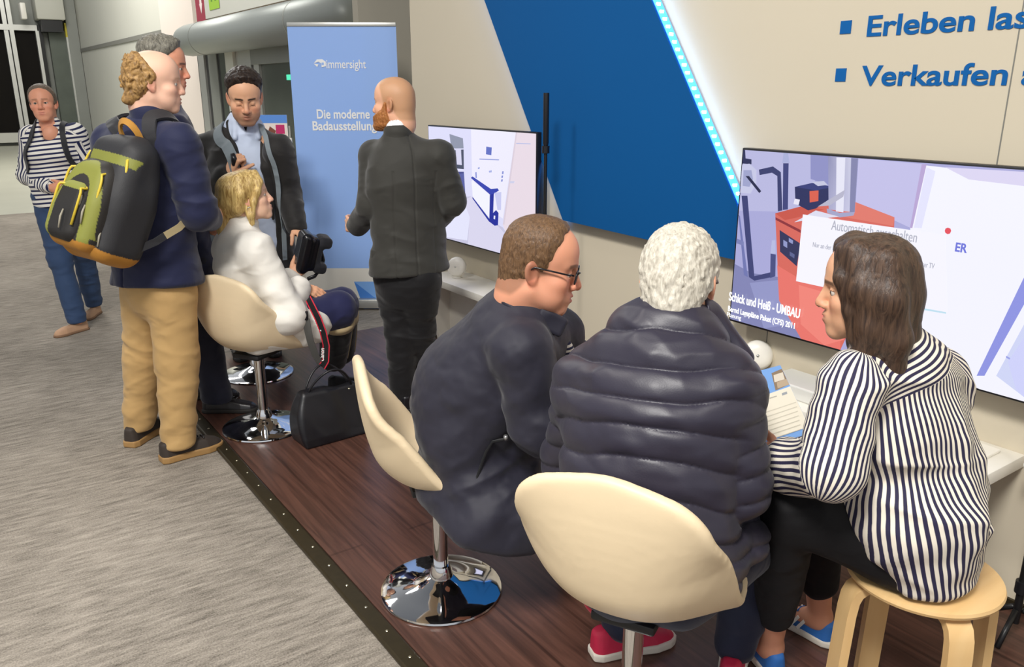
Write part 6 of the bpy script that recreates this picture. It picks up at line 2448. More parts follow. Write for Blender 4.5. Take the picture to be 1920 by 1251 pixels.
    for a, b, c in ((0.06, 0.175, -0.02), (0.085, 0.17, -0.06), (0.02, 0.208, -0.10), (0.125, 0.10, -0.13)):
        MB().tube([W(a, b, c), W(a + 0.008, b + 0.008, c - 0.03), W(a + 0.012, b + 0.004, c - 0.075)], [0.003, 0.0045, 0.003], 6).build('zip_pull', M_packcord, root, True, True)
    # shoulder straps over the blazer and the lower strap
    d = JB

    def over(side, lo_end):
        s0 = W(0.06 * side, -0.085, 0.225)
        sh = d['top'] * 0.42 + (d['shR'] if side > 0 else d['shL']) * 0.58
        pk = sh + UPV * 0.092 - fB * 0.01
        return [s0, s0 * 0.6 + pk * 0.4 - fB * 0.035 + UPV * 0.012, pk - fB * 0.062 + UPV * -0.004, pk, pk + fB * 0.085 - UPV * 0.03, sh + fB * 0.155 - UPV * 0.08, sh + fB * 0.185 - UPV * 0.19, lo_end]
    for side in (1, -1):
        lo = d['waist'] + latB * 0.185 * side + fB * 0.06 + UPV * 0.05
        pts = over(side, lo)
        strap_on(JB['J'], pts, 0.058, 0.012, 0.014, 'shoulder_strap', M_packdark, root, 1, stick=9)
    lo = d['waist'] + latB * 0.205 + fB * 0.03 + UPV * 0.03
    lw0 = W(0.15, -0.06, -0.175)
    q1 = lw0 * 0.55 + lo * 0.45 + latB * 0.045 - fB * 0.01
    MB().ribbon([lw0, lw0 * 0.75 + lo * 0.25 + latB * 0.035, q1], tuple(latB - fB * 0.6), 0.03, 0.006).build('lower_strap', M_packdark, root, 'auto', True)
    MB().ribbon([q1, lw0 * 0.3 + lo * 0.7 + latB * 0.045, lo + latB * 0.012], tuple(latB - fB * 0.5), 0.03, 0.006).build('strap_end', plain('beige_webbing', '#b3a27c', 0.7), root, 'auto', True)


backpack()

# --------------------------------------------------------- grey-haired man behind him
def man_grey():
    S = 4.2
    p = Person('tall grey-haired man in dark suit behind the backpack wearer', (1.0, 4.4, 0.02), SKIN['ruddy'], jaw=1.02, brow='#2c2622', flush='#d86a58', nose=1.05)
    f = view(0.85, 0, 0.5)
    lat = np.cross(f, UPV)
    hips, waist, chest, top, neck = at(345, 490, S), at(335, 410, S), at(322, 300, S), at(312, 225, S), at(308, 195, S)
    shR, shL = at(325, 240, S - 0.14), at(300, 238, S + 0.14)
    elR, wrR = at(352, 370, S - 0.10), at(378, 412, S + 0.02)
    elL, wrL = at(335, 370, S + 0.25), at(390, 400, S + 0.3)
    p.head(at(307, 126, S), view(0.95, -0.12, 0.20), view(0.10, 1, 0), 1.03, neck, 0.058)
    p.core([hips, waist, chest, top, neck], [0.1, 0.1, 0.1, 0.06, 0.05])
    p.core([top, shL, elL, wrL], [0.06, 0.05, 0.035, 0.027])
    p.core([top, shR, elR, wrR], [0.06, 0.05, 0.035, 0.027])
    heR, toR = onz(382, 772, 0.02), onz(470, 770, 0.02)
    axR = unit(toR - heR)
    heL = heR + lat * -0.24 - axR * 0.05
    gR, gL = heR + axR * 0.08, heL + axR * 0.08
    hpL, hpR = hips - lat * 0.08, hips + lat * 0.08
    anL, anR = gL + UPV * 0.09, gR + UPV * 0.09
    knL, knR = hpL * 0.5 + anL * 0.5, hpR * 0.5 + anR * 0.5
    p.core([hips, hpL, knL, anL], [0.09, 0.07, 0.05, 0.04])
    p.core([hips, hpR, knR, anR], [0.09, 0.07, 0.05, 0.04])
    hand(p.body, wrR, view(0.7, -0.6, 0.2), view(0.0, 0, 1), view(0.6, 0.7, 0))
    hand(p.body, wrL, view(0.9, 0, -0.2), view(0, 0, -1), view(0.1, 0.9, 0.1))
    p.skin_mesh(0.0045)
    p.eyes()
    p.hair('short', 0.016, hairmat('grey_hair', '#4c4942', '#8d897c', (120, 120, 40), 0.5), 0.005, (90, 90, 50), topboost=0.008)
    J = Field()
    J.cone(hips, waist, 0.175, 0.17, 0.05, f, 1.3)
    J.cone(waist, chest, 0.17, 0.19, 0.05, f, 1.4)
    J.cone(chest, top - UPV * 0.065, 0.19, 0.125, 0.05, f, 1.5)
    J.cone(top - UPV * 0.05, neck - UPV * 0.02, 0.100, 0.075, 0.05)
    J.cone(top - UPV * 0.045, shL - UPV * 0.012, 0.085, 0.075, 0.05)
    J.cone(top - UPV * 0.045, shR - UPV * 0.012, 0.085, 0.075, 0.05)
    J.cone(hips, hips - UPV * 0.06, 0.18, 0.19, 0.03, f, 1.25)
    J.cut(hips - UPV * 0.08, -UPV, 0.006)
    J.chain([shL - UPV * 0.035, elL, wrL + (elL - wrL) * 0.12], [0.076, 0.064, 0.05], 0.03)
    J.chain([shR - UPV * 0.035, elR, wrR + (elR - wrR) * 0.12], [0.076, 0.064, 0.05], 0.03)
    j = sculpt('suit_jacket', J, 0.006, M_navyblazer, p.root, disp=lambda P, n: 0.010 * (folds(P, unit(elR - shR), 14, 5, 6.0) - 0.45))
    MB().tube([wrR + (elR - wrR) * 0.10, wrR - (elR - wrR) * 0.02], 0.042, 18).build('shirt_cuff', M_shirtwhite, j, True, True)
    C = Field()
    C.cone(neck - UPV * 0.05, neck + UPV * 0.03, 0.07, 0.066, 0.01)
    C.cone(neck - UPV * 0.06, neck + UPV * 0.06, 0.056, 0.059, 0.005, op='s')
    sculpt('shirt', C, 0.005, M_shirtwhite, p.root)
    T = Field()
    T.cone(hips, hips - UPV * 0.05, 0.16, 0.16, 0.05, f, 1.3)
    T.chain([hpL, knL, anL - UPV * 0.03], [0.105, 0.085, 0.075], 0.03)
    T.chain([hpR, knR, anR - UPV * 0.03], [0.105, 0.085, 0.075], 0.03)
    T.cut((0, 0, 0.085), -UPV, 0.006)
    sculpt('trousers', T, 0.006, cloth('dark_suit_trousers', '#181a2c', 0.7), p.root, disp=lambda P, n: 0.008 * (folds(P, UPV, 12, 5, 3.0) - 0.45))
    for h_ in (heR, heL):
        u, R = shoe(p.root, h_, h_ + axR * 0.29, M_blackshoe, M_darksole, w=0.046, h=0.095, sole=0.024)
        for k in range(4):
            c = h_ + R @ np.array([0.125 + 0.02 * k, 0, 0.088 - 0.006 * k])
            MB().tube([c - R[:, 1] * 0.02, c + UPV * 0.005, c + R[:, 1] * 0.02], 0.0028, 6).build('lace', M_blackshoe, u, True, True)


man_grey()

# --------------------------------------------------------- dark-haired man facing the camera
M_blackblazer = cloth('black_blazer', '#201e1d', 0.7, 0.2, 500, 0.2, 0.08)
M_bluecheck = cloth('pale_blue_shirt', '#c3cfe6', 0.6, 0.1)
M_greystrap = cloth('grey_webbing_strap', '#7c868c', 0.7, 0.2)


def man_dark():
    S = 4.88
    p = Person('dark-haired man in black blazer looking down, grey bag strap on his shoulder', (1.55, 5.15, 0.02), SKIN['tan'], jaw=1.03, brow='#1d1613', stubble=('#6a4a3c', 0.5), lid=-0.006, nose=1.05, browk=0.95, lips='#a3604f')
    f = view(0.42, 0, -0.9)
    lat = np.cross(f, UPV)            # his right, to the left of the view
    hips, waist, chest, top, neck = at(490, 480, S + 0.06), at(484, 405, S + 0.03), at(466, 312, S), at(458, 250, S), at(456, 232, S)
    shR, shL = at(390, 276, S + 0.05), at(520, 276, S - 0.05)
    elR, wrR = at(392, 370, S + 0.02), at(430, 322, S - 0.20)
    elL, wrL = at(538, 362, S), at(556, 428, S - 0.14)
    p.head(at(459, 184, S - 0.10), view(0.30, -0.34, -0.88), view(0.06, 1, -0.22), 1.12, neck, 0.056)
    p.core([hips, waist, chest, top, neck], [0.08, 0.08, 0.08, 0.05, 0.05])
    p.core([top - f * 0.03, shL - f * 0.02, elL, wrL], [0.045, 0.042, 0.035, 0.029])
    p.core([top - f * 0.03, shR - f * 0.02, elR, wrR], [0.045, 0.042, 0.035, 0.029])
    g0 = onz(478, 668, 0.02)
    fd = unit(np.array([f[0], f[1], 0]))
    gR, gL = g0 + lat * 0.09 - fd * 0.1, g0 - lat * 0.12 - fd * 0.1
    hpL, hpR = hips - lat * 0.085, hips + lat * 0.085
    anL, anR = gL + UPV * 0.09, gR + UPV * 0.09
    knL, knR = hpL * 0.5 + anL * 0.5, hpR * 0.5 + anR * 0.5
    p.core([hips, hpL, knL, anL], [0.09, 0.07, 0.05, 0.04])
    p.core([hips, hpR, knR, anR], [0.09, 0.07, 0.05, 0.04])
    hand(p.body, wrR, view(0.45, 0.75, -0.2), view(0.3, -0.1, 0.8), view(0.8, 0.3, -0.5), (1.3, 1.4, 1.4, 1.4), 1.08, thumb=(0.5, 0.3, 0.8))
    hand(p.body, wrL, view(0.55, -0.45, -0.6), view(-0.2, -0.8, 0.2), view(-0.6, 0.3, -0.6), (0.5, 0.6, 0.6, 0.7), 1.05)
    p.skin_mesh(0.0042)
    p.eyes('#2b1d14', (0, 1, -0.6))
    p.hair('short', 0.010, hairmat('black_brown_hair', '#1a1412', '#3a2d25', (110, 110, 40), 0.4), 0.005, (90, 90, 40), topboost=0.016)
    J = Field()
    J.cone(hips, waist, 0.185, 0.185, 0.05, f, 1.35)
    J.cone(waist, chest, 0.185, 0.215, 0.05, f, 1.42)
    J.cone(chest, top - UPV * 0.065, 0.215, 0.125, 0.05, f, 1.5)
    J.cone(top - UPV * 0.05, neck - UPV * 0.02, 0.100, 0.082, 0.05)
    J.cone(top - UPV * 0.045, shL - UPV * 0.012, 0.092, 0.082, 0.05)
    J.cone(top - UPV * 0.045, shR - UPV * 0.012, 0.095, 0.088, 0.05)
    J.cone(hips, hips - UPV * 0.10, 0.195, 0.21, 0.03, f, 1.3)
    J.cut(hips - UPV * 0.12, -UPV, 0.006)
    # open front: a wedge is taken out in front of the shirt
    vb = hips - UPV * 0.1 + f * 0.1 - lat * 0.035
    vt = neck + f * 0.10

    def wedge(P):
        q = P - vb
        h = np.clip(q[:, 2] / float(vt[2] - vb[2]), 0, 1.2)
        cx = q @ lat - h * float((vt - vb) @ lat)
        half = 0.040 + 0.055 * np.sin(np.clip(h, 0, 1) * math.pi * 0.62) ** 1.2
        return np.maximum(np.abs(cx) - half, -(q @ f) + 0.0) * 0.9
    J.add(wedge, vb - 0.9, vb + 0.95, 0.012, 's')
    J.chain([shL - UPV * 0.035, elL, wrL + (elL - wrL) * 0.1], [0.088, 0.076, 0.056], 0.03)
    J.chain([shR - UPV * 0.035, elR, wrR + (elR - wrR) * 0.14], [0.090, 0.082, 0.060], 0.03)
    aR = unit(elR - shR)
    j = sculpt('blazer', J, 0.0055, M_blackblazer, p.root, disp=lambda P, n: 0.012 * (folds(P, aR, 13, 5, 6.0) - 0.45) * sstep(0.1, 0.18, np.abs((P - waist) @ lat)) + 0.004 * (folds(P, UPV, 8, 4) - 0.45))
    L = Field()
    for s in (1, -1):
        b0 = neck + lat * 0.078 * s + f * 0.03 + UPV * 0.005
        b1 = chest + lat * 0.085 * s + f * 0.150 - UPV * 0.0
        b2 = waist + lat * (0.055 * s) - lat * 0.01 + f * 0.142
        L.cone(b0, b1, 0.022, 0.034, 0.02, f, 2.2)
        L.cone(b1, b2, 0.034, 0.010, 0.02, f, 2.0)
    L.cone(neck - UPV * 0.03 - f * 0.01, neck + UPV * 0.018 - f * 0.02, 0.090, 0.082, 0.02)
    L.cone(neck - UPV * 0.06, neck + UPV * 0.06, 0.066, 0.070, 0.005, op='s')
    L.cut(neck + f * 0.05 + UPV * 0.06, unit(f * 0.3 + UPV), 0.01)
    sculpt('lapel', L, 0.0045, M_blackblazer, j)
    C = Field()
    C.cone(waist - UPV * 0.12, chest, 0.160, 0.170, 0.05, f, 1.35)
    C.cone(chest, top, 0.170, 0.12, 0.05, f, 1.35)
    C.cone(top, neck, 0.10, 0.072, 0.04)
    C.cone(neck - UPV * 0.03, neck + UPV * 0.03, 0.074, 0.070, 0.01)
    C.cone(neck, neck + UPV * 0.08, 0.058, 0.060, 0.005, op='s')
    for s in (1, -1):
        C.cone(neck + lat * 0.05 * s + f * 0.055 + UPV * 0.01, neck + lat * 0.065 * s + f * 0.10 - UPV * 0.075, 0.018, 0.012, 0.01)
    C.add(lambda P: np.maximum(np.abs((P - neck) @ lat) - 0.010 - 0.2 * np.clip((P - neck)[:, 2], -0.05, 0.1), np.maximum(-((P - neck) @ f) + 0.02, -(P - neck)[:, 2] - 0.06)), neck - 0.16, neck + 0.16, 0.006, 's')
    sculpt('shirt', C, 0.005, M_bluecheck, p.root, disp=lambda P, n: 0.004 * (folds(P, UPV, 12, 6, 4.0) - 0.45))
    T = Field()
    T.cone(hips, hips - UPV * 0.05, 0.17, 0.17, 0.05, f, 1.3)
    T.chain([hpL, knL, anL - UPV * 0.03], [0.11, 0.085, 0.075], 0.03)
    T.chain([hpR, knR, anR - UPV * 0.03], [0.11, 0.085, 0.075], 0.03)
    T.cut((0, 0, 0.085), -UPV, 0.006)
    sculpt('trousers', T, 0.007, cloth('charcoal_trousers', '#2c2c30', 0.7), p.root)
    for g in (gL, gR):
        shoe(p.root, g - fd * 0.08, g + fd * 0.2, M_blackshoe, M_darksole)
    # shoulder bag on the strap he holds
    bag_ = empty('shoulder_bag', tuple(hips + lat * 0.30 - f * 0.10))
    tag(bag_, 'grey bag hanging from the strap over the dark-haired man\'s shoulder', 'bag')
    Bf = Field()
    bc_ = waist + lat * 0.20 - f * 0.19 - UPV * 0.02
    Mb = np.stack([lat, f, UPV], 1)
    Bf.box(bc_, (0.15, 0.075, 0.19), Mb, 0.05)
    sculpt('bag_body', Bf, 0.008, cloth('grey_bag_fabric', '#6a747c', 0.7), bag_)
    s1 = shR * 0.62 + top * 0.38
    pts = [bc_ + UPV * 0.17 + f * 0.03, s1 - f * 0.14 + UPV * 0.03, s1 - f * 0.03 + UPV * 0.098, s1 + f * 0.06 + UPV * 0.085, s1 + f * 0.135 + UPV * 0.0, at(424, 272, S - 0.20), at(437, 300, S - 0.215), at(442, 330, S - 0.20)]
    strap_on(J, pts, 0.062, 0.008, 0.018, 'strap', M_greystrap, bag_, 1, stick=4)
    MB().tube([at(436, 288, S - 0.235), at(439, 298, S - 0.24), at(438, 310, S - 0.235)], [0.012, 0.018, 0.01], 12).build('strap_buckle', M_blackplastic, bag_, True, True)
    # long lanyard strap down his left front
    s2 = shL * 0.55 + top * 0.45
    lan = empty('lanyard', tuple(chest))
    tag(lan, 'grey-blue strap hanging down the open front of the black blazer', 'strap')
    pts = [s2 + UPV * 0.095, s2 + f * 0.10 + UPV * 0.05, s2 + f * 0.165 - UPV * 0.08, chest - lat * 0.135 + f * 0.172, waist - lat * 0.115 + f * 0.178, hips - lat * 0.11 + f * 0.185]
    strap_on(J, pts, 0.028, 0.004, 0.012, 'webbing', M_greystrap, lan, 0, stick=4)


man_dark()

# --------------------------------------------------------- seated blond woman with the headset
M_whitecotton = cloth('white_blouse_cotton', '#e6e2da', 0.7, 0.1)
M_blond = hairmat('blond_hair', '#8a6a38', '#d9bd7c', (110, 110, 16), 0.38)
M_navychino = cloth('navy_chinos', '#1e2148', 0.72, 0.2)
M_boot = cloth('black_boot_fabric', '#121216', 0.55, 0.2)
M_tan = cloth('tan_stripe_webbing', '#b8a47e', 0.65)


def woman_blond():
    p = Person('blond woman in white blouse sitting on a cream chair holding a headset', (1.22, 3.95, 0.02), SKIN['fair'], jaw=0.94, brow='#a88452', browk=0.5, flush='#e08a78', lips='#c0605a', nose=0.95, hands='#e3ab88')
    f = view(0.78, 0, 0.62)
    lat = np.cross(f, UPV)
    S = 3.95
    hips, waist, chest, top, neck = at(498, 605, S - 0.02), at(482, 550, S), at(460, 492, S), at(452, 445, S), at(456, 420, S)
    shR, shL = at(478, 468, S - 0.13), at(430, 455, S + 0.15)
    elR, wrR = at(540, 590, S - 0.15), at(560, 536, S + 0.06)
    elL, wrL = at(520, 570, S + 0.30), at(548, 518, S + 0.26)
    p.head(at(465, 371, S + 0.02), view(0.93, 0.16, 0.33), view(-0.12, 1, 0), 0.97, neck, 0.046)
    p.core([hips, waist, chest, top, neck], [0.1, 0.09, 0.08, 0.05, 0.045])
    p.core([top, shR, elR, wrR], [0.05, 0.04, 0.03, 0.023])
    p.core([top, shL, elL, wrL], [0.05, 0.04, 0.03, 0.023])
    knR, knL = at(633, 580, S + 0.14), at(640, 572, S + 0.36)
    anR, anL = at(625, 672, S + 0.28), at(640, 660, S + 0.5)
    hpR, hpL = hips + lat * 0.085, hips - lat * 0.085
    p.core([hips, hpR, knR, anR], [0.09, 0.07, 0.05, 0.04])
    p.core([hips, hpL, knL, anL], [0.09, 0.07, 0.05, 0.04])
    hand(p.body, wrR, view(0.85, -0.40, 0.25), view(0.1, -0.8, -0.2), view(0.2, 0.3, 0.9), (0.25, 0.35, 0.4, 0.5), 0.98)
    hand(p.body, wrL, view(0.62, 0.55, 0.3), view(0.35, -0.1, 0.9), view(-0.5, 0.8, -0.2), (0.5, 0.6, 0.6, 0.6), 0.96)
    p.skin_mesh(0.004)
    p.eyes('#6a7a80')
    lw = p.world

    def locks(F):
        F.chain([lw((0, -0.07, 0.05)), lw((0, -0.10, -0.01)), lw((0, -0.115, -0.055))], [0.075, 0.058, 0.034], 0.03)
        F.chain([lw((0, -0.115, -0.06)), lw((0.0, -0.140, -0.085)), lw((0, -0.145, -0.13)), lw((0, -0.125, -0.165))], [0.022, 0.036, 0.038, 0.012], 0.015)
        for sx in (-1, 1):
            F.chain([lw((0.02 * sx, 0.062, 0.112)), lw((0.055 * sx, 0.070, 0.070)), lw((0.074 * sx, 0.050, 0.025)), lw((0.080 * sx, 0.020, -0.02)), lw((0.082 * sx, 0.0, -0.075)), lw((0.078 * sx, -0.005, -0.125))], [0.016, 0.018, 0.016, 0.015, 0.012, 0.004], 0.012)
            F.chain([lw((0.05 * sx, -0.02, 0.10)), lw((0.08 * sx, -0.03, 0.03)), lw((0.078 * sx, -0.06, -0.04)), lw((0.03 * sx, -0.10, -0.06))], [0.03, 0.026, 0.024, 0.02], 0.015)
            F.chain([lw((0.07 * sx, -0.02, -0.02)), lw((0.08 * sx, -0.015, -0.08)), lw((0.07 * sx, -0.02, -0.15))], [0.014, 0.014, 0.003], 0.01)
    h_ = p.hair('full', 0.012, M_blond, 0.004, (100, 100, 18), extra=locks, h=0.0038)
    MB().tube([lw((0.024 * math.cos(a), -0.122 + 0.006 * math.sin(a), -0.064 + 0.024 * math.sin(a))) for a in np.linspace(0, 2 * math.pi, 15)], 0.006, 8).build('hair_tie', M_blackplastic, h_, True, True)
    for sx in (-1, 1):
        MB().tube([lw((0.088 * sx, -0.008 + 0.011 * math.cos(a), -0.052 + 0.015 * math.sin(a))) for a in np.linspace(0, 2 * math.pi, 15)], 0.0016, 6).build('earring', M_zip, p.root, True, True)
    J = Field()
    J.cone(hips, waist, 0.175, 0.165, 0.05, f, 1.25)
    J.cone(waist, chest, 0.165, 0.170, 0.05, f, 1.3)
    J.cone(chest, top - UPV * 0.065, 0.170, 0.125, 0.05, f, 1.35)
    J.cone(top, neck, 0.085, 0.058, 0.05)
    J.cone(top - UPV * 0.045, shR - UPV * 0.012, 0.08, 0.075, 0.04)
    J.cone(top - UPV * 0.045, shL - UPV * 0.012, 0.08, 0.075, 0.04)
    J.cone(hips, at(580, 610, S + 0.0), 0.15, 0.105, 0.05)
    J.cut(at(540, 655, S - 0.1), view(0.12, -1, 0), 0.02)
    J.chain([shR, elR], [0.078, 0.072], 0.04)
    J.chain([elR, wrR + (elR - wrR) * 0.08], [0.072, 0.046], 0.04)
    J.chain([shL - UPV * 0.035, elL, wrL + (elL - wrL) * 0.15], [0.080, 0.076, 0.05], 0.04)
    aR = unit(elR - shR)
    j = sculpt('blouse', J, 0.005, M_whitecotton, p.root, disp=lambda P, n: 0.013 * (folds(P, aR, 10, 4.5, 6.0) - 0.45) + 0.010 * (folds(P, UPV + 0.6 * f, 13, 5, 2.0) - 0.45) * sstep(0.2, 0.0, P[:, 2] - waist[2]))
    K = Field()
    K.cone(neck - UPV * 0.02, neck + UPV * 0.02, 0.062, 0.060, 0.01)
    K.cone(neck - UPV * 0.06, neck + UPV * 0.06, 0.049, 0.052, 0.005, op='s')
    sculpt('collar', K, 0.004, M_whitecotton, j)
    MB().tube([wrR + (elR - wrR) * 0.10, wrR + (elR - wrR) * 0.02], 0.032, 16).build('wristband', M_blackplastic, p.root, True, True)
    T = Field()
    T.cone(hips, hips + f * 0.05, 0.15, 0.15, 0.05, UPV, 1.25)
    T.chain([hpR, knR], [0.105, 0.088], 0.03)
    T.chain([hpL, knL], [0.105, 0.088], 0.03)
    T.cone(knR, knR * 0.75 + anR * 0.25, 0.088, 0.08, 0.03)
    T.cone(knL, knL * 0.75 + anL * 0.25, 0.088, 0.08, 0.03)
    sculpt('trousers', T, 0.006, M_navychino, p.root, disp=lambda P, n: 0.006 * (folds(P, f, 11, 5, 3.0) - 0.45))
    fd = unit(np.array([f[0], f[1], 0]))
    for kn, an in ((knR, anR), (knL, anL)):
        B = Field()
        B.chain([kn * 0.82 + an * 0.18, an], [0.090, 0.074], 0.02)
        g = np.array([an[0], an[1], 0.02])
        b = sculpt('boot', B, 0.006, M_boot, p.root)
        k0, k1 = kn * 0.84 + an * 0.16, kn * 0.72 + an * 0.28
        MB().tube([k0, k1], 0.096, 28).build('cuff_band', M_tan, b, True, True)
        mid_ = lat * 0.0
        MB().ribbon([k1 + f * 0.085 + lat * 0.02, (k1 + an) * 0.5 + f * 0.082 + lat * 0.02, an + f * 0.073 + lat * 0.02], tuple(f + lat * 0.4), 0.030, 0.006).build('front_stripe', M_tan, b, 'auto', True)
        shoe(p.root, g - fd * 0.09, g + fd * 0.18, M_boot, M_darksole, w=0.045, h=0.11)
    # camera strap round her near wrist
    r = empty('camera_strap', tuple(at(600, 600, S - 0.12)))
    tag(r, 'black camera strap with red edges and white lettering hanging from her lap', 'strap')
    sp = S - 0.06
    P_ = [at(578, 560, sp - 0.02), at(586, 576, sp - 0.06), at(597, 598, sp - 0.08), at(606, 622, sp - 0.08), at(612, 648, sp - 0.07), at(611, 676, sp - 0.06), at(604, 688, sp - 0.05)]
    nv_ = view(-0.25, 0.1, -0.95)
    MB().ribbon(P_, tuple(nv_), 0.036, 0.003).build('webbing', M_boot, r, 'auto', True)
    for off in (-1, 1):
        q = []
        for i, a in enumerate(P_):
            d = unit(P_[min(i + 1, 6)] - P_[max(i - 1, 0)])
            s_ = np.cross(d, nv_)
            q.append(a + unit(s_) * 0.0165 * off + nv_ * 0.0016)
        MB().ribbon(q, tuple(nv_), 0.0055, 0.002).build('red_edge', plain('red_piping', '#c8283c', 0.5), r, 'auto', True)
    dv = unit(P_[4] - P_[5])
    rt_ = unit(np.cross(dv, nv_))
    text('lettering', 'Canon', 0.030, P_[5] + nv_ * 0.003 - dv * 0.008 - rt_ * 0.010 + rt_ * 0.0, dv, -rt_ if np.dot(np.cross(dv, -rt_), nv_) > 0 else rt_, M_wtext, r, 0.0006, 'LEFT', 1.0, 0.0003, 0.9)
    text('lettering', 'EOS 5D', 0.022, P_[3] + nv_ * 0.003 - rt_ * 0.008, unit(P_[1] - P_[3]), -rt_ if np.dot(np.cross(dv, -rt_), nv_) > 0 else rt_, M_wtext, r, 0.0005, 'LEFT', 1.0, 0.0003, 0.9)
    g2 = empty('wrist_strap', tuple(at(585, 620, S - 0.15)))
    tag(g2, 'plain dark grey strap hanging beside the red-edged camera strap', 'strap')
    MB().ribbon([at(574, 598, S - 0.17), at(577, 618, S - 0.18), at(582, 640, S - 0.17), at(592, 668, S - 0.13), at(603, 686, S - 0.09)], tuple(nv_), 0.038, 0.004).build('webbing', cloth('grey_strap', '#4b4a47', 0.7), g2, 'auto', True)
    MB().box((-0.012, -0.008, -0.022), (0.012, 0.008, 0.022), 0.004, Matrix.Translation(at(573, 592, S - 0.175))).build('clip', M_blackplastic, g2, 'auto', True)
    # headset held in the far hand
    hc = at(568, 472, S + 0.30)
    hs = empty('vr_headset', tuple(hc))
    tag(hs, 'black goggle headset with straps held up by the blond woman', 'headset')
    fz = view(-0.82, 0.22, -0.52)             # its front plate
    upz = view(0.30, 0.95, -0.05)
    R = frame(fz, upz)
    Hf = Field()
    Hf.box(hc, (0.060, 0.032, 0.112), R, 0.028)
    Hf.box(hc - R[:, 1] * 0.04, (0.05, 0.04, 0.095), R, 0.03, 0.02)
    sculpt('goggle_body', Hf, 0.004, plain('gloss_black_plastic', '#131317', 0.22), hs)
    Lf = Field()
    for s in (-1, 1):
        Lf.box(hc - R[:, 1] * 0.10 + R[:, 2] * 0.072 * s, (0.052, 0.036, 0.030), R, 0.022, 0.015)
    Lf.box(hc - R[:, 1] * 0.075, (0.045, 0.02, 0.085), R, 0.018, 0.02)
    sculpt('face_foam', Lf, 0.004, cloth('black_foam', '#1a1a20', 0.8), hs)
    MB().tube([hc + R @ np.array([0.035, 0.024, -0.075]), hc + R @ np.array([0.038, 0.027, 0.0]), hc + R @ np.array([0.035, 0.024, 0.075])], 0.0025, 8).build('edge_line', M_alu, hs, True, True)
    MB().box((-0.008, -0.001, -0.026), (0.008, 0.001, 0.026), 0, Matrix.Translation(hc + R @ np.array([-0.012, 0.031, -0.035])) @ Matrix(np.vstack([np.hstack([R, np.zeros((3, 1))]), [0, 0, 0, 1]]).tolist())).build('badge', M_alu, hs, world=True)
    for k, (dx, dz) in enumerate(((0, 0), (0.02, -0.02))):
        pts = [at(592, 452, S + 0.33), at(602, 468, S + 0.36 + dx), at(607 - 4 * k, 488, S + 0.38), at(603 - 4 * k, 505, S + 0.36), at(590, 517, S + 0.34), at(577, 522, S + 0.31)]
        MB().tube([q + UPV * dz * 0.3 for q in pts], 0.0075, 8).build('head_strap', M_blackplastic, hs, True, True)


woman_blond()

# --------------------------------------------------------- woman walking in the aisle
M_jersey = stripes_mat('striped_jersey_top', '#262a4e', '#e8e4dc', 0.030, 0.42)
M_jeans = cloth('blue_jeans', '#35496a', 0.78, 0.3, 300, 0.05, 0.15)
M_suede = plain('beige_suede', '#c49c7c', 0.8, noise=0.1)


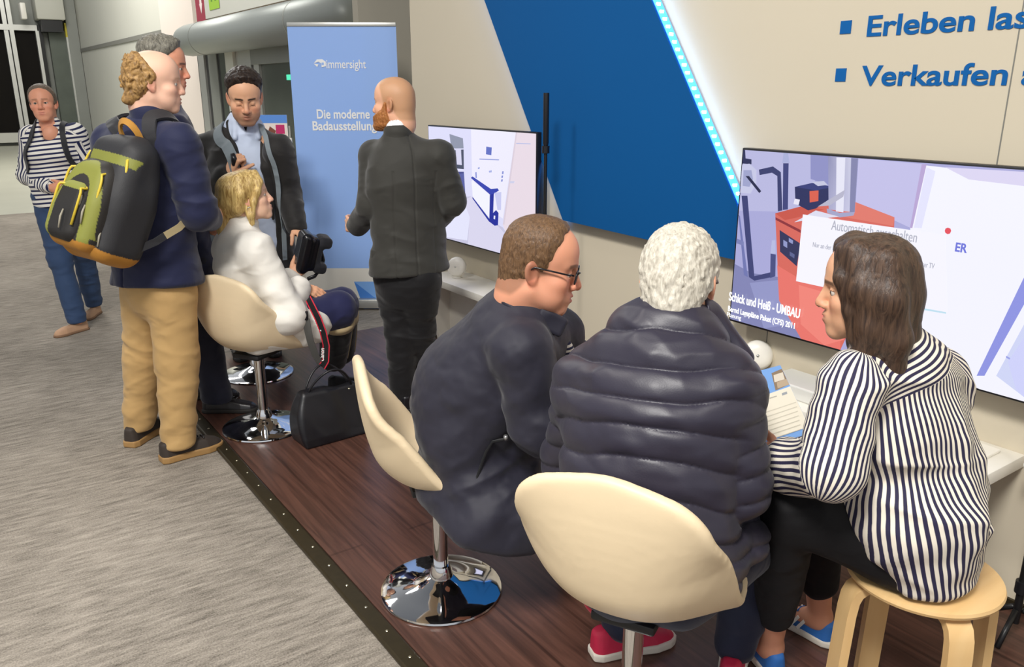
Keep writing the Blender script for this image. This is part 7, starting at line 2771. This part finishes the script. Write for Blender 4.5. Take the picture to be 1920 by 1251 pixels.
def woman_walking():
    S = 5.85
    p = Person('woman in striped top and jeans walking towards the camera in the aisle', (0.75, 6.6, 0.0), SKIN['ruddy'], jaw=0.86, brow='#6a5240', browk=0.5, lips='#b0605a', stubble=None)
    f = view(0.10, 0, -1)
    lat = np.cross(f, UPV)
    hips, waist, chest, top, neck = at(112, 372, S), at(108, 335, S), at(103, 285, S), at(98, 248, S), at(92, 232, S)
    shR, shL = at(60, 256, S + 0.02), at(140, 252, S)
    elR, wrR = at(52, 328, S + 0.04), at(98, 352, S - 0.17)
    elL, wrL = at(166, 318, S + 0.06), at(130, 352, S - 0.15)
    p.head(at(81, 195, S - 0.02), view(0.30, 0.06, -0.95), view(-0.06, 1, 0), 1.0, neck, 0.05)
    p.core([hips, waist, chest, top, neck], [0.1, 0.09, 0.09, 0.06, 0.05])
    p.core([top, shL, elL, wrL], [0.05, 0.045, 0.032, 0.025])
    p.core([top, shR, elR, wrR], [0.05, 0.045, 0.032, 0.025])
    p.body.ell(at(97, 252, S - 0.085), (0.055, 0.04, 0.06), None, 0.02)
    gR, gL = onz(137, 630, 0.0), onz(176, 592, 0.0)
    hpR, hpL = hips + lat * 0.08, hips - lat * 0.08
    anR, anL = onz(143, 625, 0.0) + UPV * 0.08 - f * 0.05, gL + UPV * 0.11 - f * 0.03
    knR, knL = at(112, 485, S - 0.06), at(155, 470, S + 0.16)
    p.core([hips, hpR, knR, anR], [0.09, 0.07, 0.05, 0.035])
    p.core([hips, hpL, knL, anL], [0.09, 0.07, 0.05, 0.035])
    hand(p.body, wrR, view(0.9, -0.15, -0.4), view(0.2, 0, 0.9), view(0, 0.9, 0), s=0.95)
    hand(p.body, wrL, view(-0.9, -0.1, -0.4), view(0.2, 0, 0.9), view(0, 0.9, 0), s=0.95)
    p.skin_mesh(0.0048)
    p.eyes('#5a5a50')
    p.hair('full', 0.009, hairmat('ash_brown_hair', '#4d4238', '#7d6c5c', (120, 120, 40), 0.5), 0.003, h=0.0045,
           extra=lambda F: F.ell(p.world((0, -0.11, 0.02)), (0.04, 0.035, 0.04), None, 0.02))
    J = Field()
    J.cone(hips, waist, 0.178, 0.165, 0.05, f, 1.3)
    J.cone(waist, chest, 0.165, 0.170, 0.05, f, 1.25)
    J.cone(chest, top - UPV * 0.065, 0.170, 0.125, 0.05, f, 1.4)
    J.cone(top, neck, 0.10, 0.07, 0.04)
    J.cone(top - UPV * 0.045, shL - UPV * 0.012, 0.08, 0.075, 0.04)
    J.cone(top - UPV * 0.045, shR - UPV * 0.012, 0.08, 0.075, 0.04)
    for s in (-1, 1):
        J.ell(chest + lat * 0.075 * s + f * 0.085 - UPV * 0.01, (0.075, 0.075, 0.07), None, 0.05)
    J.cut(hips - UPV * 0.05, -UPV, 0.01)
    vt = neck + f * 0.02
    J.add(lambda P: np.maximum(np.abs((P - vt) @ lat) - 0.055 - 0.45 * np.clip((P - vt)[:, 2], -0.2, 0.1), -((P - vt) @ f) + 0.01), vt - 0.2, vt + 0.2, 0.01, 's')
    trunkp = len(J.p)
    SL = Field()
    SL.chain([shL, elL, wrL + (elL - wrL) * 0.12], [0.074, 0.064, 0.045], 0.03)
    SL.chain([shR, elR, wrR + (elR - wrR) * 0.12], [0.074, 0.064, 0.045], 0.03)
    TF = Field()
    TF.p = list(J.p)
    J.p += SL.p

    def sl(P):
        near = SL.eval(P, 0.1)
        a = np.where((P - elR) @ unit(wrR - elR) > 0, 0.27 + (P - elR) @ unit(wrR - elR), (P - shR) @ unit(elR - shR))
        b = np.where((P - elL) @ unit(wrL - elL) > 0, 0.27 + (P - elL) @ unit(wrL - elL), (P - shL) @ unit(elL - shL))
        return np.where((P - chest) @ lat > 0, a, b)
    sculpt('striped_top', J, 0.006, M_jersey, p.root, disp=lambda P, n: 0.007 * (folds(P, UPV, 11, 5, 6.0) - 0.45),
           attrs=dict(sa=lambda P: P[:, 2] + 0.10 * ((P - chest) @ lat), sb=lambda P: P[:, 2], sc=sl, my=lambda P: P[:, 2] * 0 - 1, ms=lambda P: TF.eval(P, 0.1) - SL.eval(P, 0.1)))
    T = Field()
    T.cone(hips, hips - UPV * 0.06, 0.165, 0.16, 0.05, f, 1.3)
    T.chain([hpR, knR, anR], [0.10, 0.075, 0.062], 0.03)
    T.chain([hpL, knL, anL], [0.10, 0.075, 0.062], 0.03)
    T.cut((0, 0, 0.075), -UPV, 0.006)
    sculpt('jeans', T, 0.006, M_jeans, p.root, disp=lambda P, n: 0.008 * (folds(P, UPV, 12, 5, 3.0) - 0.45))
    dR, dL = unit(np.array([*(view(-0.45, 0, -0.9))[:2], 0])), unit(np.array([*(view(0.1, 0, -1))[:2], 0]))
    for g, d in ((anR, dR), (anL, dL)):
        g = np.array([g[0], g[1], 0.0])
        shoe(p.root, g - d * 0.07, g + d * 0.19, M_suede, plain('tan_sole', '#8a6a50', 0.7), w=0.042, h=0.085, sole=0.018)
    # rucksack straps
    rk = empty('rucksack', tuple(chest - f * 0.18))
    tag(rk, 'dark rucksack whose straps cross the walking woman\'s striped top', 'rucksack')
    Rf = Field()
    Rf.box(chest - f * 0.20 - UPV * 0.06, (0.12, 0.06, 0.17), np.stack([lat, f, UPV], 1), 0.05)
    sculpt('bag_body', Rf, 0.008, M_packdark, rk)
    for s in (1, -1):
        m = top + lat * 0.100 * s
        pts = [m - f * 0.12 - UPV * 0.06, m - f * 0.05 + UPV * 0.062, m + UPV * 0.078, m + f * 0.07 + UPV * 0.045, m + f * 0.128 + lat * 0.02 * s - UPV * 0.06, m + f * 0.140 + lat * 0.045 * s - UPV * 0.17, m + f * 0.08 + lat * 0.085 * s - UPV * 0.26]
        strap_on(TF, pts, 0.035, 0.008, 0.012, 'strap', M_packdark, rk, 1, stick=9)


woman_walking()
